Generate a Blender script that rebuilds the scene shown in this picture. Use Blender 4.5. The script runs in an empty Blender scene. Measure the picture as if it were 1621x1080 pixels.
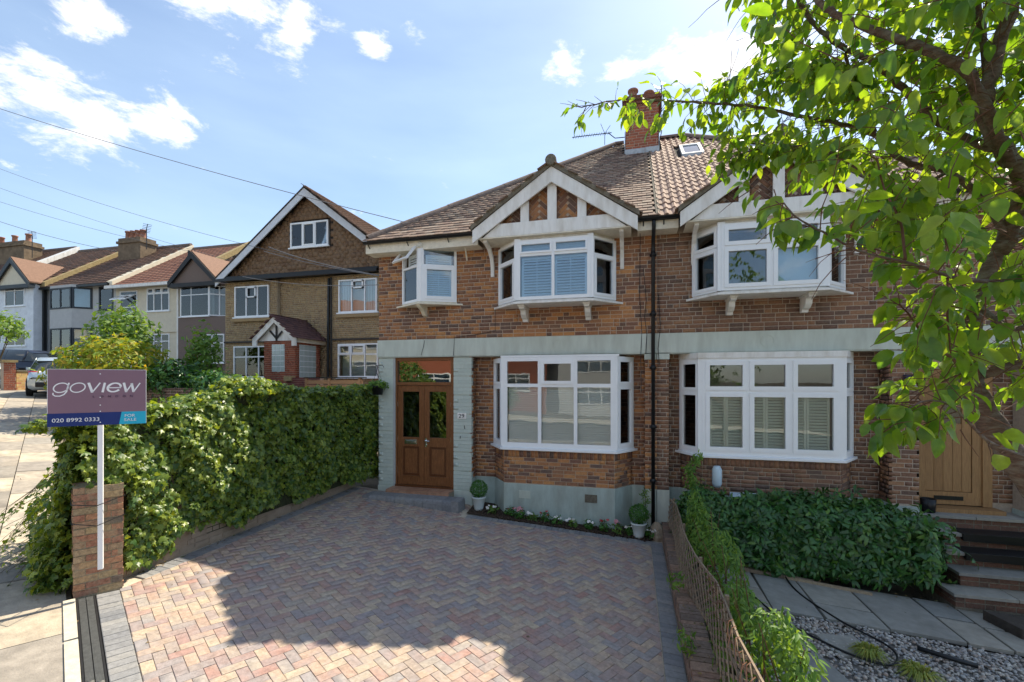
import bpy, math, random
import numpy as np
from math import sin, cos, pi, radians, sqrt, atan2
from mathutils import Matrix, Vector
random.seed(7); RNG = np.random.default_rng(11)
SC = bpy.context.scene
COL = SC.collection

# ------------------------------------------------------------------ camera
YAW = radians(14.9)
cam = bpy.data.cameras.new('camera'); camo = bpy.data.objects.new('camera', cam); COL.objects.link(camo)
camo.location = (0, 0, 0); camo.rotation_euler = (radians(90), 0, YAW)
cam.sensor_width = 36; cam.lens = 36*720/1621; cam.shift_y = 63/1621.0
cam.clip_start = .05; cam.clip_end = 3000
SC.camera = camo
# ------------------------------------------------------------------ light
SUNV = Vector((.345, .70, 1.0)).normalized()
sun = bpy.data.lights.new('sun', 'SUN'); suno = bpy.data.objects.new('sun', sun); COL.objects.link(suno)
sun.energy = 5.0; sun.angle = radians(.5); sun.color = (1, .90, .71)
suno.rotation_euler = SUNV.to_track_quat('Z', 'Y').to_euler()
SC.view_settings.view_transform = 'Standard'; SC.view_settings.look = 'None'
SC.view_settings.exposure = .78; SC.view_settings.gamma = 1
SC.render.engine = 'CYCLES'
SC.cycles.use_denoising = True
SC.cycles.max_bounces = 8; SC.cycles.transparent_max_bounces = 16

world = bpy.data.worlds.new('World'); SC.world = world; world.use_nodes = True
def sky_nodes():
    nt = world.node_tree; N = nt.nodes; L = nt.links; N.clear()
    out = N.new('ShaderNodeOutputWorld'); bg = N.new('ShaderNodeBackground'); bg.inputs[1].default_value = .125
    sky = N.new('ShaderNodeTexSky'); sky.sky_type = 'NISHITA'; sky.sun_disc = False
    sky.sun_elevation = math.asin(SUNV.z); sky.sun_rotation = atan2(SUNV.x, SUNV.y)
    sky.air_density = 1.0; sky.dust_density = .6; sky.ozone_density = 1.6
    tc = N.new('ShaderNodeTexCoord'); sep = N.new('ShaderNodeSeparateXYZ'); L.new(tc.outputs['Generated'], sep.inputs[0])
    def m(op, a, b=None, c=None, clamp=False):
        n = N.new('ShaderNodeMath'); n.operation = op; n.use_clamp = clamp
        for i, v in enumerate((a, b, c)):
            if v is None: continue
            if isinstance(v, (int, float)): n.inputs[i].default_value = v
            else: L.new(v, n.inputs[i])
        return n.outputs[0]
    az = m('ARCTAN2', sep.outputs[0], sep.outputs[1]); el = m('ARCSINE', sep.outputs[2])
    def cen(px, py):
        X = (px-810.5)/720; d = Vector((X*cos(YAW)-sin(YAW), X*sin(YAW)+cos(YAW), (603-py)/720)).normalized()
        return atan2(d.x, d.y), math.asin(d.z)
    tot = None
    for px, py, wa, we, a in [(60, 150, .13, .075, .95), (150, 195, .13, .06, 1.0), (250, 205, .13, .055, .95), (330, 225, .08, .03, .6), (90, 205, .12, .05, .8), (340, -14, .21, .055, .95), (470, 25, .06, .08, .9),
                              (150, 20, .05, .05, .85), (890, 98, .06, .045, .9), (985, 108, .055, .03, .7), (1120, 85, .11, .045, .95), (590, 72, .05, .022, .75), (0, 255, .06, .02, .8), (640, 45, .05, .03, .5), (1200, 95, .12, .06, .9)]:
        a0, e0 = cen(px, py)
        u = m('DIVIDE', m('SUBTRACT', az, a0), wa); v = m('DIVIDE', m('SUBTRACT', el, e0), we)
        r = m('SQRT', m('ADD', m('MULTIPLY', u, u), m('MULTIPLY', v, v)))
        k = m('MULTIPLY', m('SUBTRACT', 1.0, m('MULTIPLY', r, .75), clamp=True), a)
        tot = k if tot is None else m('MAXIMUM', tot, k)
    # rest of the sky: scattered fair weather cloud of the same kind behind the camera
    mp = N.new('ShaderNodeMapping'); mp.inputs['Scale'].default_value = (1, 1, 2.2); L.new(tc.outputs['Generated'], mp.inputs[0])
    n1 = N.new('ShaderNodeTexNoise'); n1.inputs['Scale'].default_value = 9; n1.inputs['Detail'].default_value = 10; n1.inputs['Roughness'].default_value = .66; n1.inputs['Distortion'].default_value = .25
    L.new(mp.outputs[0], n1.inputs[0])
    n2 = N.new('ShaderNodeTexNoise'); n2.inputs['Scale'].default_value = 1.6; n2.inputs['Detail'].default_value = 3; L.new(mp.outputs[0], n2.inputs[0])
    back = m('MULTIPLY', m('MULTIPLY', m('SUBTRACT', n2.outputs[0], .47, clamp=True), 5.0, clamp=True), m('GREATER_THAN', m('ABSOLUTE', m('ADD', az, .26)), 1.1))
    tot = m('MAXIMUM', tot, m('MULTIPLY', back, .7))
    d = m('ADD', m('MULTIPLY', tot, .9), m('MULTIPLY', m('SUBTRACT', n1.outputs[0], .5), 2.6))
    cl = m('MULTIPLY', m('SUBTRACT', d, .34), 2.0, clamp=True)
    cl = m('MULTIPLY', m('MULTIPLY', cl, cl), m('SUBTRACT', 3.0, m('MULTIPLY', cl, 2.0)))
    cl = m('MULTIPLY', cl, .93)
    # faint high haze veils
    n3 = N.new('ShaderNodeTexNoise'); n3.inputs['Scale'].default_value = 2.5; n3.inputs['Detail'].default_value = 6
    mp3 = N.new('ShaderNodeMapping'); mp3.inputs['Scale'].default_value = (1, 1, 4); L.new(tc.outputs['Generated'], mp3.inputs[0]); L.new(mp3.outputs[0], n3.inputs[0])
    veil = m('ADD', m('MULTIPLY', m('SUBTRACT', n3.outputs[0], .35, clamp=True), .5), .10)
    mx0 = N.new('ShaderNodeMix'); mx0.data_type = 'RGBA'; L.new(veil, mx0.inputs[0]); L.new(sky.outputs[0], mx0.inputs[6]); mx0.inputs[7].default_value = (4.9, 6.1, 7.0, 1)
    mx = N.new('ShaderNodeMix'); mx.data_type = 'RGBA'; L.new(cl, mx.inputs[0]); L.new(mx0.outputs[2], mx.inputs[6]); mx.inputs[7].default_value = (6.9, 6.8, 6.8, 1)
    L.new(mx.outputs[2], bg.inputs[0]); L.new(bg.outputs[0], out.inputs[0])
sky_nodes()

# ------------------------------------------------------------------ helpers
F = 720.
def at(px, py, Z):
    X = (px-810.5)/F*Z
    return Vector((X*cos(YAW)-Z*sin(YAW), X*sin(YAW)+Z*cos(YAW), (603-py)/F*Z))
def projn(P):
    P = np.asarray(P, float)
    X = P[..., 0]*cos(YAW)+P[..., 1]*sin(YAW); Z = -P[..., 0]*sin(YAW)+P[..., 1]*cos(YAW)
    Zs = np.where(np.abs(Z) < 1e-3, 1e-3, Z)
    return 810.5+F*X/Zs, 603-F*P[..., 2]/Zs, Z
def G(x):
    x = max(-70, min(40, x))
    if x > -5.9: return -2.36-.078*(x+5.9)
    return -2.36+.12*(-5.9-x) if x > -20.9 else -.56+.035*(-20.9-x)
def nz(a, b, c=0.0):
    return (sin(a*1.7+b*2.3+c)+sin(a*3.1-b*1.9+c*1.3+1.1)*.6+sin(a*5.3+b*4.7-c+2.3)*.4)/2.0

MATS = {}
def M(name, cols, rough=.85, nscale=8, namt=.25, bump=0, bscale=40, metal=0, spec=.3, trans=0, const=False, zone=None, stretch=None, nsat=None):
    """cols: list of colours picked per piece (random per object / island)."""
    if name in MATS: return MATS[name]
    mt = bpy.data.materials.new(name); mt.use_nodes = True; nt = mt.node_tree; N = nt.nodes; L = nt.links; N.clear()
    out = N.new('ShaderNodeOutputMaterial'); b = N.new('ShaderNodeBsdfPrincipled')
    b.inputs['Roughness'].default_value = rough; b.inputs['Metallic'].default_value = metal; b.inputs['Specular IOR Level'].default_value = spec
    geo = N.new('ShaderNodeNewGeometry')
    vec = geo.outputs['Position']
    if stretch:
        mp = N.new('ShaderNodeMapping'); mp.inputs['Scale'].default_value = stretch; L.new(vec, mp.inputs[0]); vec = mp.outputs[0]
    if isinstance(cols, tuple): cols = [cols]
    if len(cols) > 1:
        oi = N.new('ShaderNodeObjectInfo'); ad = N.new('ShaderNodeMath'); ad.operation = 'ADD'
        L.new(oi.outputs['Random'], ad.inputs[0]); L.new(geo.outputs['Random Per Island'], ad.inputs[1])
        fr = N.new('ShaderNodeMath'); fr.operation = 'FRACT'; L.new(ad.outputs[0], fr.inputs[0])
        fac = fr.outputs[0]
        if zone:
            zn = N.new('ShaderNodeTexNoise'); zn.inputs['Scale'].default_value = zone[0]; L.new(geo.outputs['Position'], zn.inputs[0])
            z1 = N.new('ShaderNodeMath'); z1.operation = 'MULTIPLY_ADD'; L.new(zn.outputs[0], z1.inputs[0]); z1.inputs[1].default_value = zone[1]; z1.inputs[2].default_value = -zone[1]*.5
            z2 = N.new('ShaderNodeMath'); z2.operation = 'ADD'; z2.use_clamp = True; L.new(fac, z2.inputs[0]); L.new(z1.outputs[0], z2.inputs[1]); fac = z2.outputs[0]
        rp = N.new('ShaderNodeValToRGB'); cr = rp.color_ramp; cr.interpolation = 'CONSTANT' if const else 'LINEAR'
        while len(cr.elements) > 1: cr.elements.remove(cr.elements[-1])
        for i, c in enumerate(cols):
            p = i/len(cols) if const else i/(len(cols)-1)
            e = cr.elements[0] if i == 0 else cr.elements.new(p)
            e.position = p; e.color = (*c, 1)
        L.new(fac, rp.inputs[0]); colout = rp.outputs[0]
    else:
        rg = N.new('ShaderNodeRGB'); rg.outputs[0].default_value = (*cols[0], 1); colout = rg.outputs[0]
    if namt:
        n = N.new('ShaderNodeTexNoise'); n.inputs['Scale'].default_value = nscale; n.inputs['Detail'].default_value = 6; n.inputs['Roughness'].default_value = .65; L.new(vec, n.inputs[0])
        mr = N.new('ShaderNodeMapRange'); mr.inputs[1].default_value = .25; mr.inputs[2].default_value = .75; mr.inputs[3].default_value = 1-namt; mr.inputs[4].default_value = 1+namt; L.new(n.outputs[0], mr.inputs[0])
        mm = N.new('ShaderNodeMix'); mm.data_type = 'RGBA'; mm.blend_type = 'MULTIPLY'; mm.inputs[0].default_value = 1
        L.new(colout, mm.inputs[6]); L.new(mr.outputs[0], mm.inputs[7]); colout = mm.outputs[2]
        if nsat:
            n4 = N.new('ShaderNodeTexNoise'); n4.inputs['Scale'].default_value = nscale*.37; n4.inputs['Detail'].default_value = 5; L.new(vec, n4.inputs[0])
            m4 = N.new('ShaderNodeMapRange'); m4.inputs[1].default_value = .45; m4.inputs[2].default_value = .75; m4.inputs[3].default_value = 0; m4.inputs[4].default_value = nsat[1]; L.new(n4.outputs[0], m4.inputs[0])
            mm4 = N.new('ShaderNodeMix'); mm4.data_type = 'RGBA'; L.new(m4.outputs[0], mm4.inputs[0]); L.new(colout, mm4.inputs[6]); mm4.inputs[7].default_value = (*nsat[0], 1); colout = mm4.outputs[2]
    L.new(colout, b.inputs['Base Color'])
    if bump:
        nb = N.new('ShaderNodeTexNoise'); nb.inputs['Scale'].default_value = bscale; nb.inputs['Detail'].default_value = 5; L.new(vec, nb.inputs[0])
        bp = N.new('ShaderNodeBump'); bp.inputs['Strength'].default_value = bump; bp.inputs['Distance'].default_value = .01; L.new(nb.outputs[0], bp.inputs['Height']); L.new(bp.outputs[0], b.inputs['Normal'])
    if trans:
        tr = N.new('ShaderNodeBsdfTranslucent'); hs = N.new('ShaderNodeMix'); hs.data_type = 'RGBA'; hs.blend_type = 'MULTIPLY'; hs.inputs[0].default_value = 1
        L.new(colout, hs.inputs[6]); hs.inputs[7].default_value = (3.3, 2.7, .8, 1); L.new(hs.outputs[2], tr.inputs[0])
        ms = N.new('ShaderNodeMixShader'); ms.inputs[0].default_value = trans; L.new(b.outputs[0], ms.inputs[1]); L.new(tr.outputs[0], ms.inputs[2]); L.new(ms.outputs[0], out.inputs[0])
    else: L.new(b.outputs[0], out.inputs[0])
    MATS[name] = mt; return mt
def glass_mat(name, tint=(.55, .62, .64), refl=.1, rough=0.0):
    mt = bpy.data.materials.new(name); mt.use_nodes = True; nt = mt.node_tree; N = nt.nodes; L = nt.links; N.clear()
    out = N.new('ShaderNodeOutputMaterial'); g = N.new('ShaderNodeBsdfGlossy'); g.inputs['Roughness'].default_value = rough; t = N.new('ShaderNodeBsdfTransparent'); t.inputs[0].default_value = (*tint, 1)
    geo = N.new('ShaderNodeNewGeometry'); n = N.new('ShaderNodeTexNoise'); n.inputs['Scale'].default_value = 2.2; L.new(geo.outputs['Position'], n.inputs[0])
    bp = N.new('ShaderNodeBump'); bp.inputs['Strength'].default_value = .05; bp.inputs['Distance'].default_value = .02; L.new(n.outputs[0], bp.inputs['Height']); L.new(bp.outputs[0], g.inputs['Normal'])
    fr = N.new('ShaderNodeFresnel'); fr.inputs[0].default_value = 1.55
    ad = N.new('ShaderNodeMath'); ad.operation = 'MULTIPLY_ADD'; ad.use_clamp = True; ad.inputs[1].default_value = 1.25; ad.inputs[2].default_value = refl; L.new(fr.outputs[0], ad.inputs[0])
    m = N.new('ShaderNodeMixShader'); L.new(ad.outputs[0], m.inputs[0]); L.new(t.outputs[0], m.inputs[1]); L.new(g.outputs[0], m.inputs[2]); L.new(m.outputs[0], out.inputs[0])
    MATS[name] = mt; return mt
def V3(a): return Vector(a)

class MB:
    def __init__(s): s.v = []; s.f = []
    def add(s, vs, fs):
        o = len(s.v); s.v += [tuple(v) for v in vs]; s.f += [tuple(i+o for i in f) for f in fs]
    def hexa(s, p):   # 8 points: bottom 4, top 4
        s.add(p, [(3, 2, 1, 0), (4, 5, 6, 7), (0, 1, 5, 4), (1, 2, 6, 5), (2, 3, 7, 6), (3, 0, 4, 7)])
    def box(s, x0, x1, y0, y1, z0, z1):
        s.hexa([(x0, y0, z0), (x1, y0, z0), (x1, y1, z0), (x0, y1, z0), (x0, y0, z1), (x1, y0, z1), (x1, y1, z1), (x0, y1, z1)])
    def fbox(s, fr, u0, u1, z0, z1, d0, d1):
        ox, oy, ux, uy = fr; nx, ny = uy, -ux
        P = lambda u, d, z: (ox+ux*u+nx*d, oy+uy*u+ny*d, z)
        s.hexa([P(u0, d1, z0), P(u1, d1, z0), P(u1, d0, z0), P(u0, d0, z0), P(u0, d1, z1), P(u1, d1, z1), P(u1, d0, z1), P(u0, d0, z1)])
    def fprism(s, fr, poly, d0, d1):   # poly in (u,z), counter-clockwise seen from outside
        ox, oy, ux, uy = fr; nx, ny = uy, -ux; n = len(poly)
        P = lambda u, z, d: (ox+ux*u+nx*d, oy+uy*u+ny*d, z)
        vs = [P(u, z, d1) for u, z in poly]+[P(u, z, d0) for u, z in poly]
        fs = [tuple(range(n)), tuple(range(2*n-1, n-1, -1))]+[(i, i+n, (i+1) % n+n, (i+1) % n) for i in range(n)]
        s.add(vs, fs)
    def zprism(s, poly, z0, z1):       # poly in (x,y) ccw; z floats or functions
        n = len(poly); g = lambda z, p: z(p) if callable(z) else z
        vs = [(p[0], p[1], g(z0, p)) for p in poly]+[(p[0], p[1], g(z1, p)) for p in poly]
        s.add(vs, [tuple(range(n-1, -1, -1)), tuple(range(n, 2*n))]+[(i, (i+1) % n, (i+1) % n+n, i+n) for i in range(n)])
    def tube(s, pts, r, n=8, cap=True):
        pts = [Vector(p) for p in pts]; k = len(pts); rs = r if isinstance(r, (list, tuple)) else [r]*k
        vs = []; ref = Vector((.13, .21, .97))
        for i, p in enumerate(pts):
            t = (pts[min(i+1, k-1)]-pts[max(i-1, 0)]).normalized()
            a = t.cross(ref)
            if a.length < .05: a = t.cross(Vector((1, 0, 0)))
            a.normalize(); b = t.cross(a)
            for j in range(n):
                w = 2*pi*j/n; vs.append(p+(a*cos(w)+b*sin(w))*rs[i])
        fs = [(i*n+j, i*n+(j+1) % n, (i+1)*n+(j+1) % n, (i+1)*n+j) for i in range(k-1) for j in range(n)]
        if cap: fs += [tuple(range(n-1, -1, -1)), tuple((k-1)*n+j for j in range(n))]
        s.add(vs, fs)
    def lathe(s, c, prof, n=20):       # prof list of (r,z)
        vs = [(c[0]+r*cos(2*pi*j/n), c[1]+r*sin(2*pi*j/n), c[2]+z) for r, z in prof for j in range(n)]
        fs = [(i*n+j, i*n+(j+1) % n, (i+1)*n+(j+1) % n, (i+1)*n+j) for i in range(len(prof)-1) for j in range(n)]
        s.add(vs, fs)
    def build(s, name, mat, parent=None, smooth=False, bevel=0, label=None, stuff=False):
        me = bpy.data.meshes.new(name); me.from_pydata(s.v, [], s.f); me.materials.append(mat)
        if smooth: me.polygons.foreach_set('use_smooth', [True]*len(me.polygons))
        me.update()
        return link(name, me, parent, bevel=bevel, label=label, stuff=stuff)
def link(name, me, parent=None, M4=None, bevel=0, label=None, stuff=False):
    o = bpy.data.objects.new(name, me); COL.objects.link(o)
    if parent is not None:
        o.parent = parent
        r = parent
        while r.parent is not None: r = r.parent
        if parent.type == 'EMPTY': o.matrix_parent_inverse = Matrix.Translation(-Vector(parent.location))
    if M4 is not None: o.matrix_basis = M4
    if bevel:
        b = o.modifiers.new('bevel', 'BEVEL'); b.width = bevel; b.segments = 2; b.limit_method = 'ANGLE'
    if label: o['label'] = label
    if stuff: o['kind'] = 'stuff'
    return o
def thing(name, label, cat, loc=(0, 0, 0), group=None):
    o = bpy.data.objects.new(name, None); COL.objects.link(o); o.location = loc; o.empty_display_size = .2
    o['label'] = label; o['category'] = cat
    if group: o['group'] = group
    return o
def tag(o, label, cat, group=None):
    o['label'] = label; o['category'] = cat
    if group: o['group'] = group
    return o
def struct(o): o['kind'] = 'structure'; return o

CUBE = (np.array([(-.5, -.5, -.5), (.5, -.5, -.5), (.5, .5, -.5), (-.5, .5, -.5), (-.5, -.5, .5), (.5, -.5, .5), (.5, .5, .5), (-.5, .5, .5)]),
        [(3, 2, 1, 0), (4, 5, 6, 7), (0, 1, 5, 4), (1, 2, 6, 5), (2, 3, 7, 6), (3, 0, 4, 7)])
class Pieces:
    """many alike pieces: those that show largest become objects sharing mesh data, the others one mesh."""
    def __init__(s, name, stuff_name, mat, units=None, smooth=False):
        s.name = name; s.sn = stuff_name; s.mat = mat; s.units = units or [CUBE]; s.mats4 = []; s.ui = []; s.smooth = smooth
    def add(s, M4, u=0): s.mats4.append(np.array(M4, float)); s.ui.append(u)
    def addmany(s, arr, us):
        s.mats4 += list(arr); s.ui += list(us)
    def fbox(s, fr, u0, u1, z0, z1, d0, d1, rot=0):
        ox, oy, ux, uy = fr; nx, ny = uy, -ux; uc = (u0+u1)/2; dc = (d0+d1)/2; zc = (z0+z1)/2
        c, q = cos(rot), sin(rot)
        A = np.eye(4)
        U = np.array([ux*c, uy*c, q]); W = np.array([-ux*q, -uy*q, c])
        A[:3, 0] = U*(u1-u0); A[:3, 2] = W*(z1-z0); A[:3, 1] = np.array([-nx, -ny, 0])*(d1-d0)
        A[:3, 3] = (ox+ux*uc+nx*dc, oy+uy*uc+ny*dc, zc); s.add(A)
    def finish(s, parent, n=300, cull=None):
        if not s.mats4: return
        A = np.array(s.mats4); ui = np.array(s.ui)
        X_, Y_, Z_ = A[:, :3, 0], A[:, :3, 1].copy(), A[:, :3, 2]; ly = np.linalg.norm(Y_, axis=1); lz = np.linalg.norm(Z_, axis=1); lx = np.linalg.norm(X_, axis=1)
        xn = X_/lx[:, None]; Y_ -= (Y_*xn).sum(1)[:, None]*xn; yn = Y_/np.linalg.norm(Y_, axis=1)[:, None]; zn = np.cross(xn, yn); sg = np.sign((zn*Z_).sum(1)); sg[sg == 0] = 1
        A[:, :3, 1] = yn*ly[:, None]; A[:, :3, 2] = zn*(sg*lz)[:, None]
        px, py, Z = projn(A[:, :3, 3]); size = np.linalg.norm(A[:, :3, :3], axis=1).max(1)
        sc = size/np.maximum(Z, .2)
        bad = (Z < .2) | (px < 0) | (px > 1621) | (py < 0) | (py > 1080)
        if cull is not None: bad |= cull(A, px, py)
        sc = np.where(bad, -1, sc)
        order = np.argsort(-sc, kind='stable'); k = min(n, int((~bad).sum()) if len(A) > n else len(A)); sel = order[:k]; rest = order[k:]
        me = []
        for v, f in s.units:
            m = bpy.data.meshes.new(s.name); m.from_pydata([tuple(x) for x in v], [], f); m.materials.append(s.mat)
            if s.smooth: m.polygons.foreach_set('use_smooth', [True]*len(m.polygons))
            me.append(m)
        for i in sel: link(s.name, me[ui[i]], parent, Matrix(A[i].tolist()))
        if len(rest):
            vs = []; loops = []; sizes = []; off = 0
            for u, (v, f) in enumerate(s.units):
                R = rest[ui[rest] == u]
                if not len(R): continue
                v = np.asarray(v, float); Vh = np.c_[v, np.ones(len(v))]
                P = np.einsum('nij,vj->nvi', A[R], Vh)[:, :, :3].reshape(-1, 3); vs.append(P)
                fl = np.concatenate([np.array(x) for x in f]); fsz = np.array([len(x) for x in f])
                loops.append((fl[None, :]+(np.arange(len(R))*len(v))[:, None]+off).ravel()); sizes.append(np.tile(fsz, len(R))); off += len(P)
            P = np.concatenate(vs); lo = np.concatenate(loops); sz = np.concatenate(sizes)
            m = bpy.data.meshes.new(s.sn); m.vertices.add(len(P)); m.vertices.foreach_set('co', P.ravel().astype(np.float32))
            m.loops.add(len(lo)); m.loops.foreach_set('vertex_index', lo.astype(np.int32))
            m.polygons.add(len(sz)); st = np.r_[0, np.cumsum(sz)[:-1]]
            m.polygons.foreach_set('loop_start', st.astype(np.int32)); m.polygons.foreach_set('loop_total', sz.astype(np.int32))
            if s.smooth: m.polygons.foreach_set('use_smooth', [True]*len(sz))
            m.update(calc_edges=True); m.materials.append(s.mat)
            link(s.sn, m, parent, stuff=True)

FX = lambda y: (0., y, 1., 0.)                # frame of a wall parallel to the front, u = x, outward = -y
def fr2(a, b):                                 # frame running from a to b, outward on the right-hand side
    d = sqrt((b[0]-a[0])**2+(b[1]-a[1])**2); return (a[0], a[1], (b[0]-a[0])/d, (b[1]-a[1])/d), d

# ------------------------------------------------------------------ materials
m_brick = M('house_brick', [(.48, .235, .095), (.43, .20, .085), (.355, .165, .08), (.28, .135, .075), (.215, .11, .075), (.15, .10, .08), (.39, .19, .095)], .9, 30, .28, .5, 60, zone=(.9, .55))
m_brick2 = M('house_brick_dark', [(.33, .185, .105), (.28, .15, .09), (.235, .13, .085), (.19, .105, .075), (.14, .095, .075), (.265, .145, .09)], .9, 30, .28, .5, 60, zone=(.7, .5))
m_mortar = M('brick_mortar', (.47, .36, .27), .95, 20, .2, .3, 80)
m_mortar2 = M('brick_mortar_grey', (.42, .34, .27), .95, 20, .2, .3, 80)
m_old = M('pier_brick', [(.40, .19, .11), (.40, .29, .16), (.15, .125, .10), (.36, .16, .10), (.37, .28, .17), (.31, .15, .10), (.42, .21, .12)], .95, 30, .5, 1, 45, nsat=((.33, .26, .17), .7))
m_band = M('sage_masonry_paint', (.54, .585, .52), .7, 3, .1, .15, 30, nsat=((.36, .37, .32), .65), stretch=(3.5, 3.5, .8))
m_bandb = M('sage_painted_brick', [(.50, .56, .505), (.53, .585, .53), (.475, .535, .485)], .7, 18, .08, .5, 60)
m_plinth = M('sage_plinth_paint', (.39, .46, .425), .75, 4, .16, .25, 25, nsat=((.24, .24, .20), .6), stretch=(3, 3, 1))
m_white = M('white_gloss_paint', (.80, .79, .76), .45, 6, .09, .2, 40, nsat=((.46, .41, .33), .5), stretch=(3, 3, .8))
m_upvc = M('white_upvc', (.84, .86, .88), .3, 5, .03)
m_cream = M('cream_fascia_paint', (.75, .70, .58), .6, 9, .18, .2, 30)
m_slat = M('white_shutter_slat', (.82, .88, .90), .4, 5, .04)
m_slat2 = M('pale_green_shutter_slat', (.78, .84, .74), .45, 5, .04)
m_blind = M('pale_blind_slat', (.84, .87, .84), .5, 5, .04)
m_glass = glass_mat('window_glass', (.95, .97, .97), .015)
m_glassb = glass_mat('window_glass_blue', (.84, .93, .99), .05)
m_glassd = glass_mat('door_glass', (.5, .55, .53), .16)
m_room = M('room_plaster', (.42, .43, .42), .9, 2, .1)
m_door = M('varnished_wood', (.20, .08, .03), .38, 14, .45, .15, 50, stretch=(5, 5, .7))
m_doord = M('varnished_wood_dark', (.115, .042, .016), .4, 14, .35, stretch=(5, 5, .7))
m_oak = M('oak_boards', [(.30, .17, .075), (.33, .19, .085), (.27, .15, .065)], .6, 12, .3, .15, 60, stretch=(6, 6, .5))
m_chrome = M('polished_chrome', (.75, .75, .75), .2, 5, 0, metal=1)
m_black = M('black_plastic', (.012, .013, .015), .35, 8, .1)
m_iron = M('black_iron', (.02, .02, .022), .5, 20, .2)
m_tile = M('clay_roof_tile', [(.25, .165, .125), (.30, .21, .16), (.20, .13, .105), (.16, .115, .095), (.36, .28, .22), (.23, .15, .115)], .9, 25, .35, .4, 50, nsat=((.16, .14, .10), .5))
m_tile2 = M('concrete_roll_tile', [(.35, .235, .18), (.40, .275, .215), (.30, .20, .155), (.37, .25, .19)], .85, 22, .3, .3, 50, nsat=((.2, .16, .13), .35))
m_under = M('roof_underlay', (.05, .04, .035), .95)
m_verge = M('mossy_mortar', (.17, .15, .115), .95, 18, .45, .8, 40)
m_ridge = M('ridge_tile', [(.19, .15, .125), (.23, .17, .14), (.16, .13, .115)], .9, 20, .35, .4, 40)
m_lead = M('lead_flashing', (.42, .45, .48), .5, 12, .25)
m_pav = M('block_paver', [(0.407, 0.290, 0.224), (0.429, 0.334, 0.246), (0.363, 0.246, 0.205), (0.281, 0.238, 0.228), (0.400, 0.312, 0.239), (0.348, 0.209, 0.176), (0.281, 0.257, 0.254), (0.437, 0.349, 0.254), (0.333, 0.260, 0.231)], .8, 22, .34, .35, 70, zone=(1.0, .5), nsat=((.30, .27, .27), .6))
m_pavg = M('charcoal_paver', [(.20, .20, .21), (.245, .24, .24), (.175, .178, .19), (.27, .26, .25)], .8, 22, .25, .3, 70)
m_joint = M('jointing_sand', (.50, .43, .34), .95, 40, .25)
m_conc = M('concrete_slab', [(.44, .37, .28), (.37, .32, .26), (.28, .25, .22), (.49, .42, .32), (.34, .31, .27), (.22, .20, .18)], .9, 9, .28, .5, 60, nsat=((.20, .18, .16), .65))
m_concd = M('pale_kerb_concrete', (.50, .46, .38), .9, 15, .2, .3, 60)
m_asph = M('asphalt', (.055, .055, .058), .9, 30, .25, .5, 90)
m_soil = M('dark_soil', (.055, .035, .024), .95, 30, .5, 1, 60)
m_earth = M('garden_earth', (.10, .085, .06), .95, 6, .4, .6, 20)
m_flag = M('sandstone_flag', [(.24, .24, .225), (.30, .285, .25), (.20, .205, .20), (.33, .30, .25)], .8, 8, .2, .25, 30, nsat=((.15, .14, .12), .4))
m_peb = M('grey_pebble', [(.34, .32, .30), (.48, .44, .38), (.22, .22, .235), (.36, .29, .24), (.52, .50, .47), (.27, .28, .29), (.33, .25, .2)], .7, 30, .2)
m_ivy = M('ivy_leaf', [(.115, .18, .025), (.17, .24, .03), (.045, .10, .022), (.27, .33, .045), (.07, .13, .026), (.05, .115, .03)], .4, 12, .25, trans=.3, spec=.5)
m_cherry = M('cherry_leaf', [(.07, .17, .018), (.12, .235, .02), (.04, .115, .02), (.19, .29, .03), (.09, .19, .022)], .36, 26, .28, trans=.5, spec=.55, nsat=((.20, .25, .03), .45))
m_chois = M('dark_glossy_leaf', [(.018, .075, .018), (.03, .11, .022), (.05, .15, .025), (.014, .055, .016), (.11, .22, .03)], .4, 10, .25, trans=.15, spec=.5)
m_jas = M('climber_leaf', [(.07, .16, .03), (.10, .20, .035), (.16, .26, .05), (.05, .12, .03)], .5, 10, .25, trans=.3)
m_gold = M('golden_shrub_leaf', [(.20, .28, .03), (.28, .30, .03), (.12, .21, .03), (.34, .25, .03), (.08, .16, .03), (.15, .24, .03)], .6, 3, .25, trans=.3)
m_bush = M('mid_green_leaf', [(.08, .17, .035), (.12, .22, .04), (.06, .13, .03), (.17, .26, .05)], .55, 4, .3, trans=.3)
m_box = M('box_leaf', [(.04, .13, .02), (.07, .19, .03), (.03, .10, .02)], .45, 20, .2, trans=.2)
m_grass = M('golden_grass_blade', [(.26, .29, .07), (.18, .25, .06), (.36, .35, .12)], .6, 10, .2, trans=.3)
m_bark = M('cherry_bark', (.13, .085, .065), .8, 34, .55, 1.0, 70, nsat=((.27, .25, .21), .8), stretch=(1, 1, 3))
m_twig = M('red_brown_twig', (.13, .06, .035), .7, 30, .3)
m_stem = M('ivy_stem', (.09, .065, .035), .9, 20, .4)
m_trel = M('weathered_trellis_wood', [(.28, .205, .135), (.22, .165, .12), (.34, .26, .175)], .85, 30, .3, .4, 60)
m_potw = M('glazed_white_pot', (.60, .66, .66), .35, 8, .06)
m_rend = M('wall_render_brown', (.31, .24, .18), .95, 6, .25, .5, 25)
m_mauve = M('mauve_sign_print', (.235, .14, .185), .5, 3, .05)
m_navy = M('navy_sign_print', (.010, .028, .16), .45, 3, .05)
m_cyan = M('cyan_sign_print', (.02, .42, .62), .45, 3, .05)
m_signw = M('white_sign_print', (.82, .82, .84), .5, 3, .03)
m_signp = M('purple_sign_print', (.06, .02, .07), .5, 3, .03)

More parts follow.
